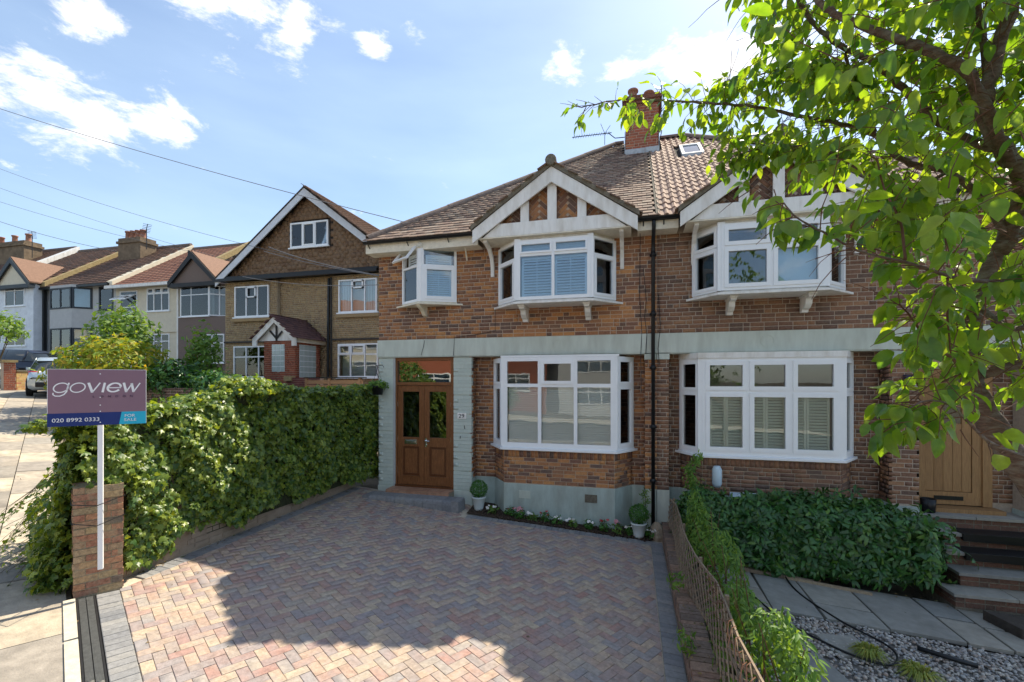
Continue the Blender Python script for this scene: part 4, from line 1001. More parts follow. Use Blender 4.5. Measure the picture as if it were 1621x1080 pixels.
IV2 = (IV1[0]*np.array([.85, .9, 1.8]), IV1[1])
def rosette(n, ln, wd, droop, up=.25):
    v = []; f = []
    for k in range(n):
        a = 2*pi*k/n+.3*sin(k*2.1); d = np.array([cos(a), sin(a)]); p = np.array([-sin(a), cos(a)]); o = len(v); L_ = ln*(.85+.3*((k*7) % 3)/2)
        for t, w, zz in ((.08, .02, 0), (.45, wd, up), (.8, wd*.7, up*.8-droop*.4), (1.0, .0, up-droop)):
            for s in (-1, 1): c = d*t*L_+p*s*w; v.append((c[0], c[1], zz))
        f += [(o, o+1, o+3, o+2), (o+2, o+3, o+5, o+4), (o+4, o+5, o+7, o+6)]
    return np.array(v), f
ROS = rosette(6, 1, .17, .35); ROS2 = rosette(5, 1, .13, .2, .4)
SM = (np.array([(0, 0, 0), (.3, .45, .05), (0, 1, -.08), (-.3, .45, .05)]), [(0, 1, 2, 3)])
def leafmats(P, Nrm, size, tip=None, spread=.5, szvar=.35, rng=RNG):
    """matrices placing unit leaves at points P facing about Nrm; tip: preferred pointing direction (hang)"""
    n = len(P); Nv = np.asarray(Nrm, float)+rng.normal(0, spread, (n, 3)); Nv /= np.linalg.norm(Nv, axis=1)[:, None]+1e-9
    T = rng.normal(0, 1, (n, 3))
    if tip is not None: T = T*.55+np.asarray(tip)[None, :] if np.ndim(tip) == 1 else T*.45+tip
    T -= (T*Nv).sum(1)[:, None]*Nv; T /= np.linalg.norm(T, axis=1)[:, None]+1e-9
    X = np.cross(T, Nv); s = size*(1+rng.uniform(-szvar, szvar, n))
    A = np.zeros((n, 4, 4)); A[:, 3, 3] = 1; A[:, :3, 0] = X*s[:, None]; A[:, :3, 1] = T*s[:, None]; A[:, :3, 2] = Nv*s[:, None]; A[:, :3, 3] = P
    return A
def nzv(P, f=1.0, c=0):
    x, y, z = P[:, 0]*f, P[:, 1]*f, P[:, 2]*f
    return (np.sin(x*1.7+y*2.3+z*1.1+c)+.6*np.sin(x*3.3-y*2.9+z*3.7+c*1.7)+.4*np.sin(x*6.1+y*5.3-z*5.9+c*2.3)+.3*np.sin(-x*9.7+y*8.3+z*11.1+c))/2.3
def shell_points(n, c, r, rng=RNG, inner=.55, amp=.16, fr=2.2, hemi=None, flat=.0):
    """points filling the outer shell of a bumpy ellipsoid"""
    D = rng.normal(0, 1, (n, 3)); D /= np.linalg.norm(D, axis=1)[:, None]
    if hemi is not None: D = D[(D[:, 2] > hemi)]
    c = np.array(c); r = np.array(r); rad = inner+(1-inner)*rng.random(len(D))**.45
    k = 1+amp*nzv(D*fr+c, 2.0)+amp*.5*nzv(D*fr*2.3+c, 2.0, 3)
    P = c+D*r*(rad*k)[:, None]; Nn = D/r; Nn /= np.linalg.norm(Nn, axis=1)[:, None]
    return P, Nn
def bush(name, label, cat, c, r, n, size, mat, units, nparts=300, group=None, stem=True, hemi=-.6, spread=.6, amp=.16, base=None, extra=None, tip=None, inner=.55, seed=1, fr=2.2):
    rng = np.random.default_rng(seed); base = base or (c[0], c[1], G(c[0]))
    t = thing(name, label, cat, base, group)
    P, Nn = shell_points(n, c, r, rng, inner=inner, amp=amp, hemi=hemi, fr=fr)
    if extra is not None: P2, N2 = extra(rng); P = np.r_[P, P2]; Nn = np.r_[Nn, N2]
    ok = P[:, 2] > base[2]+.03; P, Nn = P[ok], Nn[ok]
    pc = Pieces('leaf', 'foliage', mat, units); A = leafmats(P, Nn+np.array([0, -.1, .35]), size, tip=tip, spread=spread, rng=rng)
    pc.addmany(A, rng.integers(0, len(units), len(A))); pc.finish(t, nparts)
    if stem:
        b = MB()
        for k in range(9):
            a = 2*pi*k/9; e = Vector((c[0]+r[0]*.6*cos(a), c[1]+r[1]*.6*sin(a), c[2]+r[2]*.55*rng.uniform(-.2, 1)))
            s0 = Vector((c[0]+r[0]*.25*cos(a), c[1]+r[1]*.25*sin(a), base[2]-.03)); m = (s0+e)/2+Vector((.04*sin(k), .03, .1)); b.tube([s0, m, e], [.018, .013, .005], 5)
        b.build('stems', m_stem, t, stuff=True)
    return t

# ---- brick pier at the drive entrance (faces down the street)
pr = thing('brick_pier', 'weathered mixed red and yellow brick pier standing behind the for-sale post', 'pier', (-5.9, 3.8, -2.4))
PT = -1.17
fp, _ = fr2((P0[0], P0[1]), (P0[0]+.5*.42, P0[1]+.865*.42))       # face running away from the street, outward down the street
fp = (fp[0]+.0, fp[1]+.03, fp[2], fp[3])
W_ = .42
b = MB(); b.fbox(fp, .008, W_-.008, G(-5.8)-.1, PT-.01, -W_+.008, -.008); b.build('mortar_core', M('old_lime_mortar', (.30, .25, .17), .95, 25, .3, .9, 40), pr)
qc = Pieces('brick', 'bricks', m_old); rr = random.Random(4)
nc = 16; hh = (PT-G(-5.8))/nc
for k in range(nc):
    z0 = G(-5.8)+k*hh+.005; z1 = z0+hh-.011
    for side in range(4):
        c0 = [(0, 0), (W_, 0), (W_, -W_), (0, -W_)]
        p = c0[side]; q_ = c0[(side+1) % 4]
        def wp(c): return (fp[0]+fp[2]*c[0]+fp[3]*c[1], fp[1]+fp[3]*c[0]-fp[2]*c[1])
        ff, dd = fr2(wp(p), wp(q_))
        cuts = [0, .205, .42] if (k+side) % 2 == 0 else [0, .10, .315, .42]
        if k in (6, 12) and side == 0: cuts = [0, .28, .42]
        for a, c in zip(cuts, cuts[1:]): qc.fbox(ff, a+.004, c-.005, z0+rr.uniform(-.002, .002), z1+rr.uniform(-.002, .002), -.05, rr.uniform(-.008, .006))
qc.finish(pr)
b = MB(); pt = [(P0[0]-.02+fp[2]*u+fp[3]*v*-1, P0[1]+.02+fp[3]*u+fp[2]*v) for u, v in ((-.02, -.02), (W_+.02, -.02), (W_+.02, W_), (-.02, W_))]
# ---- for sale board
sg = thing('sale_sign', 'mauve and navy FOR SALE board on a white post tied to the brick pier', 'sign', at(152, 905, 4.93))
bl = at(74.5, 676, 4.75); br_ = at(231.5, 672, 5.2)
fs, BW = fr2((bl.x, bl.y), (br_.x, br_.y)); zb0 = -.484; zt = .125; zm = -.345
b = MB(); b.fbox(fs, 0, BW, zb0, zt, -.008, 0); brd = b.build('board', m_signw, sg)
b = MB(); b.fbox(fs, .004, BW-.004, zm, zt-.004, 0, .0012); b.build('mauve_field', m_mauve, brd)
b = MB(); b.fprism(fs, [(.0, zb0), (BW*.708, zb0), (BW*.735, zm-.0), (.0, zm-.0)], 0, .0016); b.build('navy_strip', m_navy, brd)
b = MB(); b.fprism(fs, [(BW*.708, zb0), (BW-.002, zb0), (BW-.002, zm), (BW*.735, zm)], 0, .0014); b.build('cyan_strip', m_cyan, brd)
def stroke(b, pts, w, closed=False):    # flat stroke in (u,z), w may vary per point
    n = len(pts); ws = w if isinstance(w, list) else [w]*n; vs = []
    for i, p in enumerate(pts):
        a = pts[(i-1) % n] if closed or i > 0 else p; c = pts[(i+1) % n] if closed or i < n-1 else p
        dx, dz = c[0]-a[0], c[1]-a[1]; l = sqrt(dx*dx+dz*dz) or 1; nx, nz_ = -dz/l, dx/l
        for s in (-1, 1): vs.append((p[0]+nx*s*ws[i]/2, p[1]+nz_*s*ws[i]/2))
    m = n if closed else n-1; ox, oy, ux, uy = fs
    b.add([(ox+ux*u+uy*.0026, oy+uy*u-ux*.0026, z) for u, z in vs], [(2*i, 2*((i+1) % n), 2*((i+1) % n)+1, 2*i+1) for i in range(m)])
def ell(cx, cz, rx, rz, a0=0, a1=360, sh=.25, n=28):
    return [(cx+rx*cos(radians(a0+(a1-a0)*i/(n-1)))+sh*rz*sin(radians(a0+(a1-a0)*i/(n-1))), cz+rz*sin(radians(a0+(a1-a0)*i/(n-1)))) for i in range(n)]
# word drawn from the photograph: board px 130..1475 wide -> BW
def U(x): return (x-130)/1345*BW
def Zp(y): return zt-(y-108)/(700-108)*(zt-zm)
b = MB(); cy = Zp(358); hz = (Zp(290)-Zp(428))/2; xw = U(200)-U(0)
thin = .011; thick = .02
stroke(b, ell(U(305), cy, (U(400)-U(215))/2, hz-.005, 0, 360), thin, True)
stroke(b, [(U(408), Zp(292)), (U(375), Zp(410)), (U(345), Zp(448)), (U(290), Zp(470)), (U(230), Zp(468)), (U(203), Zp(448)), (U(206), Zp(425))], [thin*1.2, thin*1.2, thin, thin, thin, thin, thin])
stroke(b, ell(U(522), cy, (U(618)-U(428))/2, hz-.005, 0, 360), thin, True)
stroke(b, [(U(665), Zp(292)), (U(715), Zp(425))], thick*1.15); stroke(b, [(U(822), Zp(292)), (U(712), Zp(425))], thin*1.1)
stroke(b, [(U(886), Zp(292)), (U(852), Zp(425))], thick)
stroke(b, ell(U(1015), cy, (U(1108)-U(930))/2, hz-.007, 8, 330), [thick*.7+thick*.35*abs(cos(radians(8+322*i/27))) for i in range(28)])
stroke(b, [(U(935), Zp(362)), (U(1112), Zp(362))], thin*.9)
stroke(b, [(U(1150), Zp(292)), (U(1185), Zp(425))], thick*1.1); stroke(b, [(U(1272), Zp(300)), (U(1180), Zp(425))], thin*1.1)
stroke(b, [(U(1262), Zp(300)), (U(1290), Zp(425))], thick*1.1); stroke(b, [(U(1385), Zp(296)), (U(1286), Zp(425))], thin*1.1)
b.build('lettering', m_signw, brd)
for i, ch_ in enumerate('LONDON'): text_mesh(ch_, .030, m_signp, brd, (U(718)+i*(U(1262)-U(718))/5.25, Zp(494)), fs, sx=1.15, d=.002)
text_mesh('020 8992 0333', .058, m_signw, brd, (U(188), zb0+.046), fs, sx=1.08, d=.002)
text_mesh('FOR', .043, m_signw, brd, (U(1158), zb0+.081), fs, sx=1.15, d=.002); text_mesh('SALE', .043, m_signw, brd, (U(1152), zb0+.034), fs, sx=1.2, d=.002)
b = MB(); pu = U(822)
for z in (Zp(170), Zp(492), Zp(600), Zp(686), zb0+.03): b.fprism(fs, [(pu+.006*cos(a*pi/4), z+.006*sin(a*pi/4)) for a in range(8)], .0016, .004)
b.build('nail', m_upvc, brd)
b = MB(); b.fbox(fs, pu-.025, pu+.02, -2.07, zt-.05, -.055, -.008); b.build('post', m_signw, sg, bevel=.003)
def wrap(z, dz):
    b = MB(); c = [wp((0-.012, .012)), wp((W_+.012, .012)), wp((W_+.012, -W_-.012)), wp((-.012, -W_-.012))]
    pp = at(153, 800, 4.86); pts = [(c[0][0], c[0][1], z+dz), (pp.x, pp.y, z), (c[1][0], c[1][1], z-dz*.2+.02), (c[2][0], c[2][1], z), (c[3][0], c[3][1], z), (c[0][0], c[0][1], z+dz)]
    b.tube(pts, .005, 5); b.build('tie_wire', m_black, sg)
wrap(-1.335, -.01); wrap(-1.55, -.0)

# ---- low rendered wall with ivy hedge
WA, WB = (-5.98, 4.0), (-6.13, 8.95)
frw, WL = fr2(WB, WA)      # outward = +x side? (u from house to pier)
b = MB(); x0 = WA
lw = thing('garden_wall', 'low brown rendered wall under the ivy along the drive', 'wall', (-6.05, 6.4, -2.35))
b.add([], [])
pts = [(-5.90, 3.95), (-6.02, 8.93), (-6.22, 8.93), (-6.10, 3.95)]
b.zprism(pts, lambda p: G(p[0])-.2, lambda p: -1.85-.02*nz(p[0], p[1])); b.build('rendered_core', m_rend, lw)
rc = Pieces('brick', 'bricks', m_rend); f_, d_ = fr2((-5.90, 3.97), (-6.02, 8.93)); 
bricks(rc, f_, 0.02, d_-.02, -2.34, -1.90, proud=.006, rnd=rr, vary=.006); rc.finish(lw, 150)
def hedge_top(y):
    t = (y-3.8)/5.1
    return -.42+.30*min(1, max(0, (t+.05)*2.2))+.12*math.exp(-((t-.42)/.14)**2)+.05*nz(y*1.3, 0)
rng = np.random.default_rng(21)
def hedge_pts():
    Ps = []; Ns = []
    def addp(P, Nn): Ps.append(P); Ns.append(Nn)
    n = 17000; y = rng.uniform(3.55, 9.55, n); zt_ = np.array([hedge_top(v) for v in y]); hem = np.where(y < 4.6, -2.28, -2.12+.09*np.sin(y*4.1)+.05*np.sin(y*9.7)); hem = np.where(y > 8.3, -2.2, hem)
    hem = hem+.1*rng.random(n)
    z = hem+(zt_-hem)*rng.random(n)
    c = np.c_[-6.05+0*y, y, z]; bul = .28+.15*nzv(c, 1.5)+.10*nzv(c, 3.6, 2)
    bul = bul*(.72+.42*np.sin(np.clip((z+2.3)/2.3, 0, 1)*pi))-.10*np.clip((z+.5)/.5, 0, 1)
    P = np.c_[-6.05+bul-rng.random(n)**2*.13+.16*np.clip((y-8.0)/.8, 0, 1), y, z]; addp(P, np.tile([1., -.15, .35], (n, 1)))
    n = 3800; y = rng.uniform(3.4, 9.6, n); x = rng.uniform(-.38, .32, n); zt_ = np.array([hedge_top(v) for v in y])
    P = np.c_[-6.07+x, y, zt_+.05*nzv(np.c_[x, y, 0*y], 4)-np.abs(x)**2*.7-rng.random(n)*.08]; addp(P, np.tile([.1, -.2, 1.], (n, 1)))
    # end towards the pavement, draping round the pier
    n = 4200; a = rng.uniform(-.3, 1.35, n)*pi; z = rng.uniform(-2.3, -.5, n); 
    r = .33+.12*nzv(np.c_[np.cos(a), np.sin(a), z], 2.1)+.08*np.clip((-1.2-z), -1, 1)
    cx, cy = -6.22, 4.02; d = np.c_[np.cos(a+pi*.75), np.sin(a+pi*.75)]
    d = np.c_[np.cos(pi*.55+a*.72), np.sin(pi*.55+a*.72)]
    P = np.c_[cx+d[:, 0]*r-rng.random(n)*.05*d[:, 0], cy+d[:, 1]*r*1.05, z]; addp(P, np.c_[d, .3*np.ones(n)])
    # lower skirt spreading over the pavement edge
    n = 1500; s = rng.uniform(-.05, 1.7, n); t = rng.uniform(-.1, .30, n)**1.0; k = rng.random(n)
    x = P0[0]+EX*s+NX*t-.22; y = P0[1]+EY*s+NY*t+.1; P = np.c_[x, y, -2.3+.12*(-5.9-x)+k*k*1.2*(1-t*1.5)]; addp(P, np.tile([-.5, -.7, .5], (n, 1)))
    # west side
    n = 3600; y = rng.uniform(3.9, 8.9, n); zt_ = np.array([hedge_top(v) for v in y]); z = -2.2+(zt_+2.2)*rng.random(n)
    P = np.c_[-6.42+.08*np.sin(y*5+z*4), y, z]; addp(P, np.tile([-1., 0, .3], (n, 1)))
    # crown tuft above the top (the bump)
    n = 900; P, Nn = shell_points(n, (-5.98, 5.95, -.16), (.42, .55, .26), rng, hemi=-.2); addp(P, Nn)
    return np.concatenate(Ps), np.concatenate(Ns)
hd = thing('ivy_hedge', 'thick ivy hedge with yellow-green sunlit end beside the paved drive', 'hedge', (-6.05, 6.3, -2.35))
P, Nn = hedge_pts()
okm = ~((P[:, 0] > -5.98) & (P[:, 1] < 4.02) & (P[:, 2] < PT+.02))     # keep the pier's faces clear
okm &= ~((((P[:, 0]-P0[0])*(.865)+(P[:, 1]-P0[1])*(-.5)) > -.02) & (P[:, 1] < 4.1) & (P[:, 2] < PT-.03))
sgu = (P[:, 0]-fs[0])*fs[2]+(P[:, 1]-fs[1])*fs[3]; sgd = (P[:, 0]-fs[0])*fs[3]-(P[:, 1]-fs[1])*fs[2]
okm &= ~((sgu > -.12) & (sgu < BW+.12) & (P[:, 2] > -.62) & (sgd > -.14)); okm &= ~((abs(sgu-pu) < .10) & (sgd > -.16)); okm &= ~((abs(sgu-pu) < .35) & (sgd > -.06) & (P[:, 2] > -1.6))
P, Nn = P[okm], Nn[okm]
ivp = Pieces('leaf', 'foliage', m_ivy, [IV1, IV2]); ivp.addmany(leafmats(P, Nn, .083, tip=np.array([.15, -.1, -1.]), spread=.5, szvar=.35, rng=rng), rng.integers(0, 2, len(P)))
b = MB()
for k in range(26):      # trailing shoots over the pavement
    s0 = .25+k*.055; z = -1.05-rng.random()*1.0; p = Vector(S(s0, -.05)); p.z = z; p.x -= .25; d = Vector((-.30-.35*rng.random(), -.28-.2*rng.random(), -.12-.5*rng.random()*(.4 if z < -1.5 else 1)))
    pts = [p+d*t+Vector((0, 0, -.25*t*t)) for t in (0, .33, .66, 1.0)]; b.tube(pts, [.0035, .003, .0025, .0015], 5)
    Q = np.array([pts[0].lerp(pts[-1], v)+Vector((0, 0, .02)) for v in np.linspace(.1, 1, 9)]); ivp.addmany(leafmats(Q, np.tile([-.3, -.6, .6], (9, 1)), .05, tip=np.array([0, 0, -1.]), rng=rng), [0]*9)
for k in range(60):      # woody stems against the wall
    y = 4.1+4.8*k/60; b.tube([(-6.0, y, -2.0), (-5.90+.05*sin(k), y+.1*sin(k*2.), -1.7), (-5.95, y+.25*sin(k*1.3), -1.0), (-6.05, y+.3*sin(k*1.3), -.5)], [.014, .012, .01, .006], 5)
b.build('stems', m_stem, hd, stuff=True)
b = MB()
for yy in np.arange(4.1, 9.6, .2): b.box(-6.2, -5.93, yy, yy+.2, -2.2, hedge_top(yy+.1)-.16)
b.build('dark_filler_core', M('hedge_inner_shade', (.035, .04, .018), .95, 14, .5, 1, 30), hd)  # added hull blocking the view through; inner shade put into its dark colour
_A = np.array(ivp.mats4); _u = (_A[:, 0, 3]-fs[0])*fs[2]+(_A[:, 1, 3]-fs[1])*fs[3]; _d = (_A[:, 0, 3]-fs[0])*fs[3]-(_A[:, 1, 3]-fs[1])*fs[2]
_k = ~((_u > -.16) & (_u < BW+.14) & (_A[:, 2, 3] > -.72) & (_d > -.16)); ivp.mats4 = [m for m, q in zip(ivp.mats4, _k) if q]; ivp.ui = [m for m, q in zip(ivp.ui, _k) if q]
ivp.finish(hd, 300)

# ---- boundary wall, trellis, climber on the right of the drive
bw = thing('low_boundary_wall', 'low old brick wall topped with brick on edge between the drive and the gravel garden', 'wall', (.62, 6, -2.9))
WX0, WX1 = .52, .74; f_, d_ = fr2((WX0, 8.7), (WX0, .6)); zt_w = -2.62
# outward must face -x (the drive)
b = MB(); b.box(WX0+.012, WX1-.01, .3, 8.86, -3.2, zt_w-.075); b.build('mortar_core', m_mortar2, bw)
wc = Pieces('brick', 'bricks', M('old_wall_brick', [(.25, .15, .11), (.29, .19, .14), (.19, .13, .10), (.22, .16, .13), (.15, .11, .09)], .92, 30, .35, .8, 45))
y = .35
while y < 8.8:
    for k in range(4):
        z = -2.96+k*.075
        for xx in (WX0-.012, WX1-.05):
            A = np.eye(4); A[0, 0] = .06; A[1, 1] = .205; A[2, 2] = .064; A[:3, 3] = (xx+.03+rr.uniform(-.003, .003), y+.1+(.11 if k % 2 else 0), z); wc.add(A)
    for q in range(3):
        A = np.eye(4); A[0, 0] = .235; A[1, 1] = .066; A[2, 2] = .07; A[:3, 3] = ((WX0+WX1)/2+rr.uniform(-.006, .006), y+.04+q*.075, zt_w-.035+rr.uniform(-.004, .004)); wc.add(A)
    y += .225
wc.finish(bw, 300)
b = MB(); b.zprism([(.48, 8.62), (.70, 8.55), (.78, 8.86), (.45, 8.86)], -3.1, -2.50); 
sto = MB(); sto.lathe((.42, 8.62, -2.92), [(0, 0), (.13, 0), (.15, .12), (.12, .27), (.05, .36), (0, .37)], 8); so = sto.build('stone_block', M('rough_rubble_stone', (.33, .27, .20), .95, 14, .4, 1, 25), None); tag(so, 'rough stump of rubble stone at the house end of the low boundary wall', 'stone')
tr = thing('garden_trellis', 'sagging weathered expanding trellis fixed along the low wall beside the drive', 'trellis', (.7, 6, -2.5))
lp = Pieces('lath', 'laths', m_trel); TL = 8.3
def tpos(u, v):    # u along 0..1 house->street, v 0..1 up
    y = 8.62-u*TL; x = .60+.24*u+.03*sin(u*19)+(.10*v-.02)*u; zt2 = -2.17+.20*u+.05*sin(u*13+1)+.02*sin(u*31); h = .44+.05*sin(u*9); return Vector((x+.04*v, y, zt2-h*(1-v)))
def lath(a, c, w=.026, th=.008, off=0):
    d = c-a; X = d.normalized(); Yv = Vector((1, 0, 0)); Yv = (Yv-X*Yv.dot(X)).normalized(); Z = X.cross(Yv); A = np.eye(4)
    A[:3, 0] = np.array(X)*d.length; A[:3, 1] = np.array(Yv)*th; A[:3, 2] = np.array(Z)*w; A[:3, 3] = (a+c)/2+Yv*off; lp.add(A)
NL = 46
for i in range(-4, NL):
    for s in (1, -1):
        ua, uc = i/NL, (i+4.5)/NL
        a, c = (tpos(ua, 0), tpos(uc, 1)) if s > 0 else (tpos(ua, 1), tpos(uc, 0))
        if ua < 0: a = a.lerp(c, -ua/(uc-ua))
        if uc > 1: c = a.lerp(c, (1-ua)/(uc-ua))
        lath(a, c, off=.005*s)
for i in range(16):
    for v in (1.0, .55, .0): lath(tpos(i/16, v)+Vector((.012, 0, 0)), tpos((i+1)/16+.002, v)+Vector((.012, 0, 0)), w=.03, th=.016)
lp.finish(tr, 290)
for i in range(7):
    u = .02+i/6.4; p = tpos(u, 1); b = MB(); b.box(p.x+.02, p.x+.055, p.y-.02, p.y+.02, -3.0, p.z+.04); b.build('post', m_trel, tr)
cl = thing('climbing_plant', 'narrow-leaved climber spilling over the trellis, sunlit at its near end', 'plant', (1.0, 6, -2.9))
rng = np.random.default_rng(31); Ps = []; Ns = []; n = 11500
u = rng.random(n)**.85; y = 8.5-u*7.6; wd = .21+.10*np.sin(y*3.1)+.06*np.sin(y*7.7); hgt = -1.95+.22*np.sin(y*1.9+.6)+.12*np.sin(y*5.3)-.20*(1-u)+.12
hgt = hgt-.07-.22*np.clip((4.6-y)/2, 0, 1)
hgt = np.where(y > 7.6, -1.75+.12*np.sin(y*6), hgt)
xc = 1.0+.16*u+.07*np.sin(y*2.3); a = rng.uniform(-.1, 1.1, n)*pi; rad = .5+.5*rng.random(n)**.5
P = np.c_[xc+np.cos(a)*wd*rad*1.15, y, -2.9+(hgt+2.9)*np.clip(np.sin(a), -.05, 1)**.7*rad]
keepm = (P[:, 0] > .70+.03*np.sin(P[:, 1]*9)) | (P[:, 2] > -2.15) | (np.sin(P[:, 1]*4.3)*np.sin(P[:, 2]*9+P[:, 1]*2) > .55)
P = P[keepm]; Nn = np.c_[np.cos(a), 0*a-.3, np.sin(a)][keepm]
# an upright shoot at the house corner
Q = np.array([(.95+.10*t+.05*sin(t*9), 8.5, -1.9+t*.62) for t in rng.random(260)])+rng.normal(0, .05, (260, 3)); P = np.r_[P, Q]; Nn = np.r_[Nn, np.tile([0, -1., .5], (260, 1))]
JS = fan([(.01, 0), (.12, .2), (.15, .45), (.1, .75), (0, 1)], lambda x, y: .3*x-.25*y*y)
jp = Pieces('leaf', 'foliage', m_jas, [JS]); jp.addmany(leafmats(P, Nn, .075, tip=np.array([0, -.3, -.7]), spread=.6, rng=rng), [0]*len(P)); 
b = MB()
for k in range(40):
    y0 = 8.4-k*.19; p = Vector((.9+.2*rng.random(), y0, -2.95)); e = Vector((.7+.5*rng.random(), y0-.5+.9*rng.random(), -2.1+.35*rng.random())); b.tube([p, (p+e)/2+Vector((.05, 0, .1)), e], [.008, .006, .003], 5)
for k in range(22):
    y0 = 5.2-k*.12; p = Vector((.8, y0, -2.05+.1*rng.random())); b.tube([p, p+Vector((-.05, -.1, .03)), p+Vector((-.02-.1*rng.random(), -.22, -.06)), p+Vector((.05, -.3, -.15*rng.random()))], [.005, .004, .003, .002], 4)
b.build('stems', m_twig, cl, stuff=True); jp.finish(cl, 300)
for i, (yy, zz, lb) in enumerate(((5.9, -2.45, 'small weed sprouting from the wall face halfway down the trellis'), (4.75, -2.55, 'tiny weed rooted low in the near end of the brick wall'))):
    bush('weed', lb, 'weed', (.50, yy, zz), (.10, .16, .09), 60, .07, m_jas, [JS], 30, 'weeds on the boundary wall', stem=False, base=(.52, yy, zz-.3), hemi=-1, seed=40+i)

# ---- flower bed with bedding plants, potted box balls
bed = MB(); nb = 40; ring = []
sb = sheet('flower_bed_soil', m_soil, [(-3.12, 8.29), (.30, 8.43), (.50, 8.62), (.50, 9.2), (-3.22, 9.2)], .012); sb['kind'] = 'structure'
clp = Pieces('soil_clod', 'soil_clods', m_soil)
for k in range(700):
    x = random.uniform(-3.1, .35); y = random.uniform(8.32+.04*(x+3.1)/3.4, 8.70 if -2.6 < x < -.2 else 9.1); s = random.uniform(.012, .04)
    Q = Matrix.Rotation(random.random()*6, 4, Vector((random.random(), random.random(), random.random())).normalized()); A = np.array(Q); A[:3, :3] *= s; A[:3, 3] = (x, y, G(x)+.015); clp.add(A)
clp.finish(sb, 0)
m_fr = M('red_petal', (.42, .03, .04), .6, 20, .2); m_fw = M('white_petal', (.75, .72, .68), .6, 20, .1); m_fp = M('pink_petal', (.55, .25, .28), .6, 20, .2)
FL = [(-2.66, 'w', .17), (-2.30, 'r', .20), (-2.10, 'p', .22), (-1.86, 'w', .14), (-1.62, 'r', .21), (-1.38, 'w', .17), (-1.10, 'w', .16), (-.80, 'w', .18), (-.52, 'r', .24), (-.27, 'p', .22), (-.06, 'w', .18), (.30, 'w', .16)]
LB = ['white-flowered bedding plant nearest the left box ball', 'taller dark red bedding plant second from the left box ball', 'straggly pink bedding plant just right of the first dark red one', 'low white bedding plant below the left air brick',
      'orange-red bedding plant just right of the left air brick', 'small white bedding plant under the middle of the bay plinth', 'white bedding plant left of the right air brick', 'white and pink bedding plant below the right air brick', 'tall red-tipped bedding plant below the right air brick', 'bedding plant with one big coral-pink flower head', 'white bedding plant just left of the right box ball', 'low white-flowered plant right of the right box ball']
for i, (x, c, h) in enumerate(FL):
    y = 8.50+.03*sin(i*2.1) if x < .1 else 8.55; rg = np.random.default_rng(60+i); z = G(x)
    t = thing('bedding_plant', LB[i], 'plant', (x, y, z), 'bedding plants along the bay')
    P, Nn = shell_points(70, (x, y, z+h*.5), (.10, .08, h*.5), rg, inner=.3, amp=.1)
    lp2 = Pieces('leaf', 'foliage', m_box if i % 3 else m_bush, [JS]); lp2.addmany(leafmats(P, Nn+[0, 0, .6], .075, rng=rg), [0]*len(P)); lp2.finish(t, 0)
    b = MB()
    for k in range(5): e = Vector((x+rg.uniform(-.08, .08), y+rg.uniform(-.06, .03), z+h*rg.uniform(.8, 1.1))); b.tube([(x, y, z), e], .003, 4)
    b.build('stem', m_stem, t, stuff=True)
    nf = 5 if c != 'p' else 9; mt = {'w': m_fw, 'r': m_fr, 'p': m_fp}[c]
    fp_ = Pieces('flower', 'flowers', mt, [rosette(5, 1, .35, .1, .15)])
    Q = np.c_[x+rg.uniform(-.09, .09, nf), y+rg.uniform(-.08, 0, nf), z+h*rg.uniform(.75, 1.15, nf)]
    if i == 9: Q = np.c_[x+rg.uniform(-.045, .045, nf), y-.03+rg.uniform(-.03, .02, nf), z+.24+rg.uniform(-.02, .025, nf)]
    fp_.addmany(leafmats(Q, np.tile([0, -.6, 1.], (nf, 1)), .028, rng=rg), [0]*nf); fp_.finish(t, 20)
for x, y, lb in ((-2.98, 8.62, 'white-potted clipped box ball in the corner beside the front door pilaster'), (.10, 8.50, 'white-potted clipped box ball near the black downpipe')):
    z = G(x)+.01; t = thing('potted_shrub', lb, 'potted plant', (x, y, z), 'potted box balls')
    b = MB(); b.lathe((x, y, z), [(.0, .0), (.085, 0), (.095, .05), (.128, .235), (.14, .24), (.142, .27), (.125, .27), (.12, .235), (0, .23)], 28); b.build('pot', m_potw, t, smooth=True)
    rg = np.random.default_rng(int(x*10)+80); P, Nn = shell_points(1500, (x, y, z+.42), (.175, .175, .175), rg, inner=.8, amp=.04)
    lp2 = Pieces('leaf', 'foliage', m_box, [SM]); lp2.addmany(leafmats(P, Nn, .028, spread=.5, rng=rg), [0]*len(P)); lp2.finish(t, 0)
    b = MB(); b.tube([(x, y, z+.2), (x, y, z+.35)], .012, 6); b.build('stem', m_stem, t)
vi = thing('climbing_plant', 'thin dark climber stems up the brick corner behind the right box ball', 'plant', (.12, 8.86, -2.8))
rg = np.random.default_rng(90); Q = np.c_[.22+.05*np.sin(np.linspace(0, 20, 200))+rg.normal(0, .03, 200), 8.84+rg.normal(0, .02, 200), np.linspace(-2.8, -2.02, 200)]
vp = Pieces('leaf', 'foliage', m_bush, [JS]); vp.addmany(leafmats(Q, np.tile([0, -1., .3], (200, 1)), .05, rng=rg), [0]*200); vp.finish(vi, 0); b = MB(); b.tube([(.2, 8.86, -2.85), (.23, 8.85, -2.4), (.21, 8.86, -2.0)], .006, 5); b.build('stem', m_stem, vi)
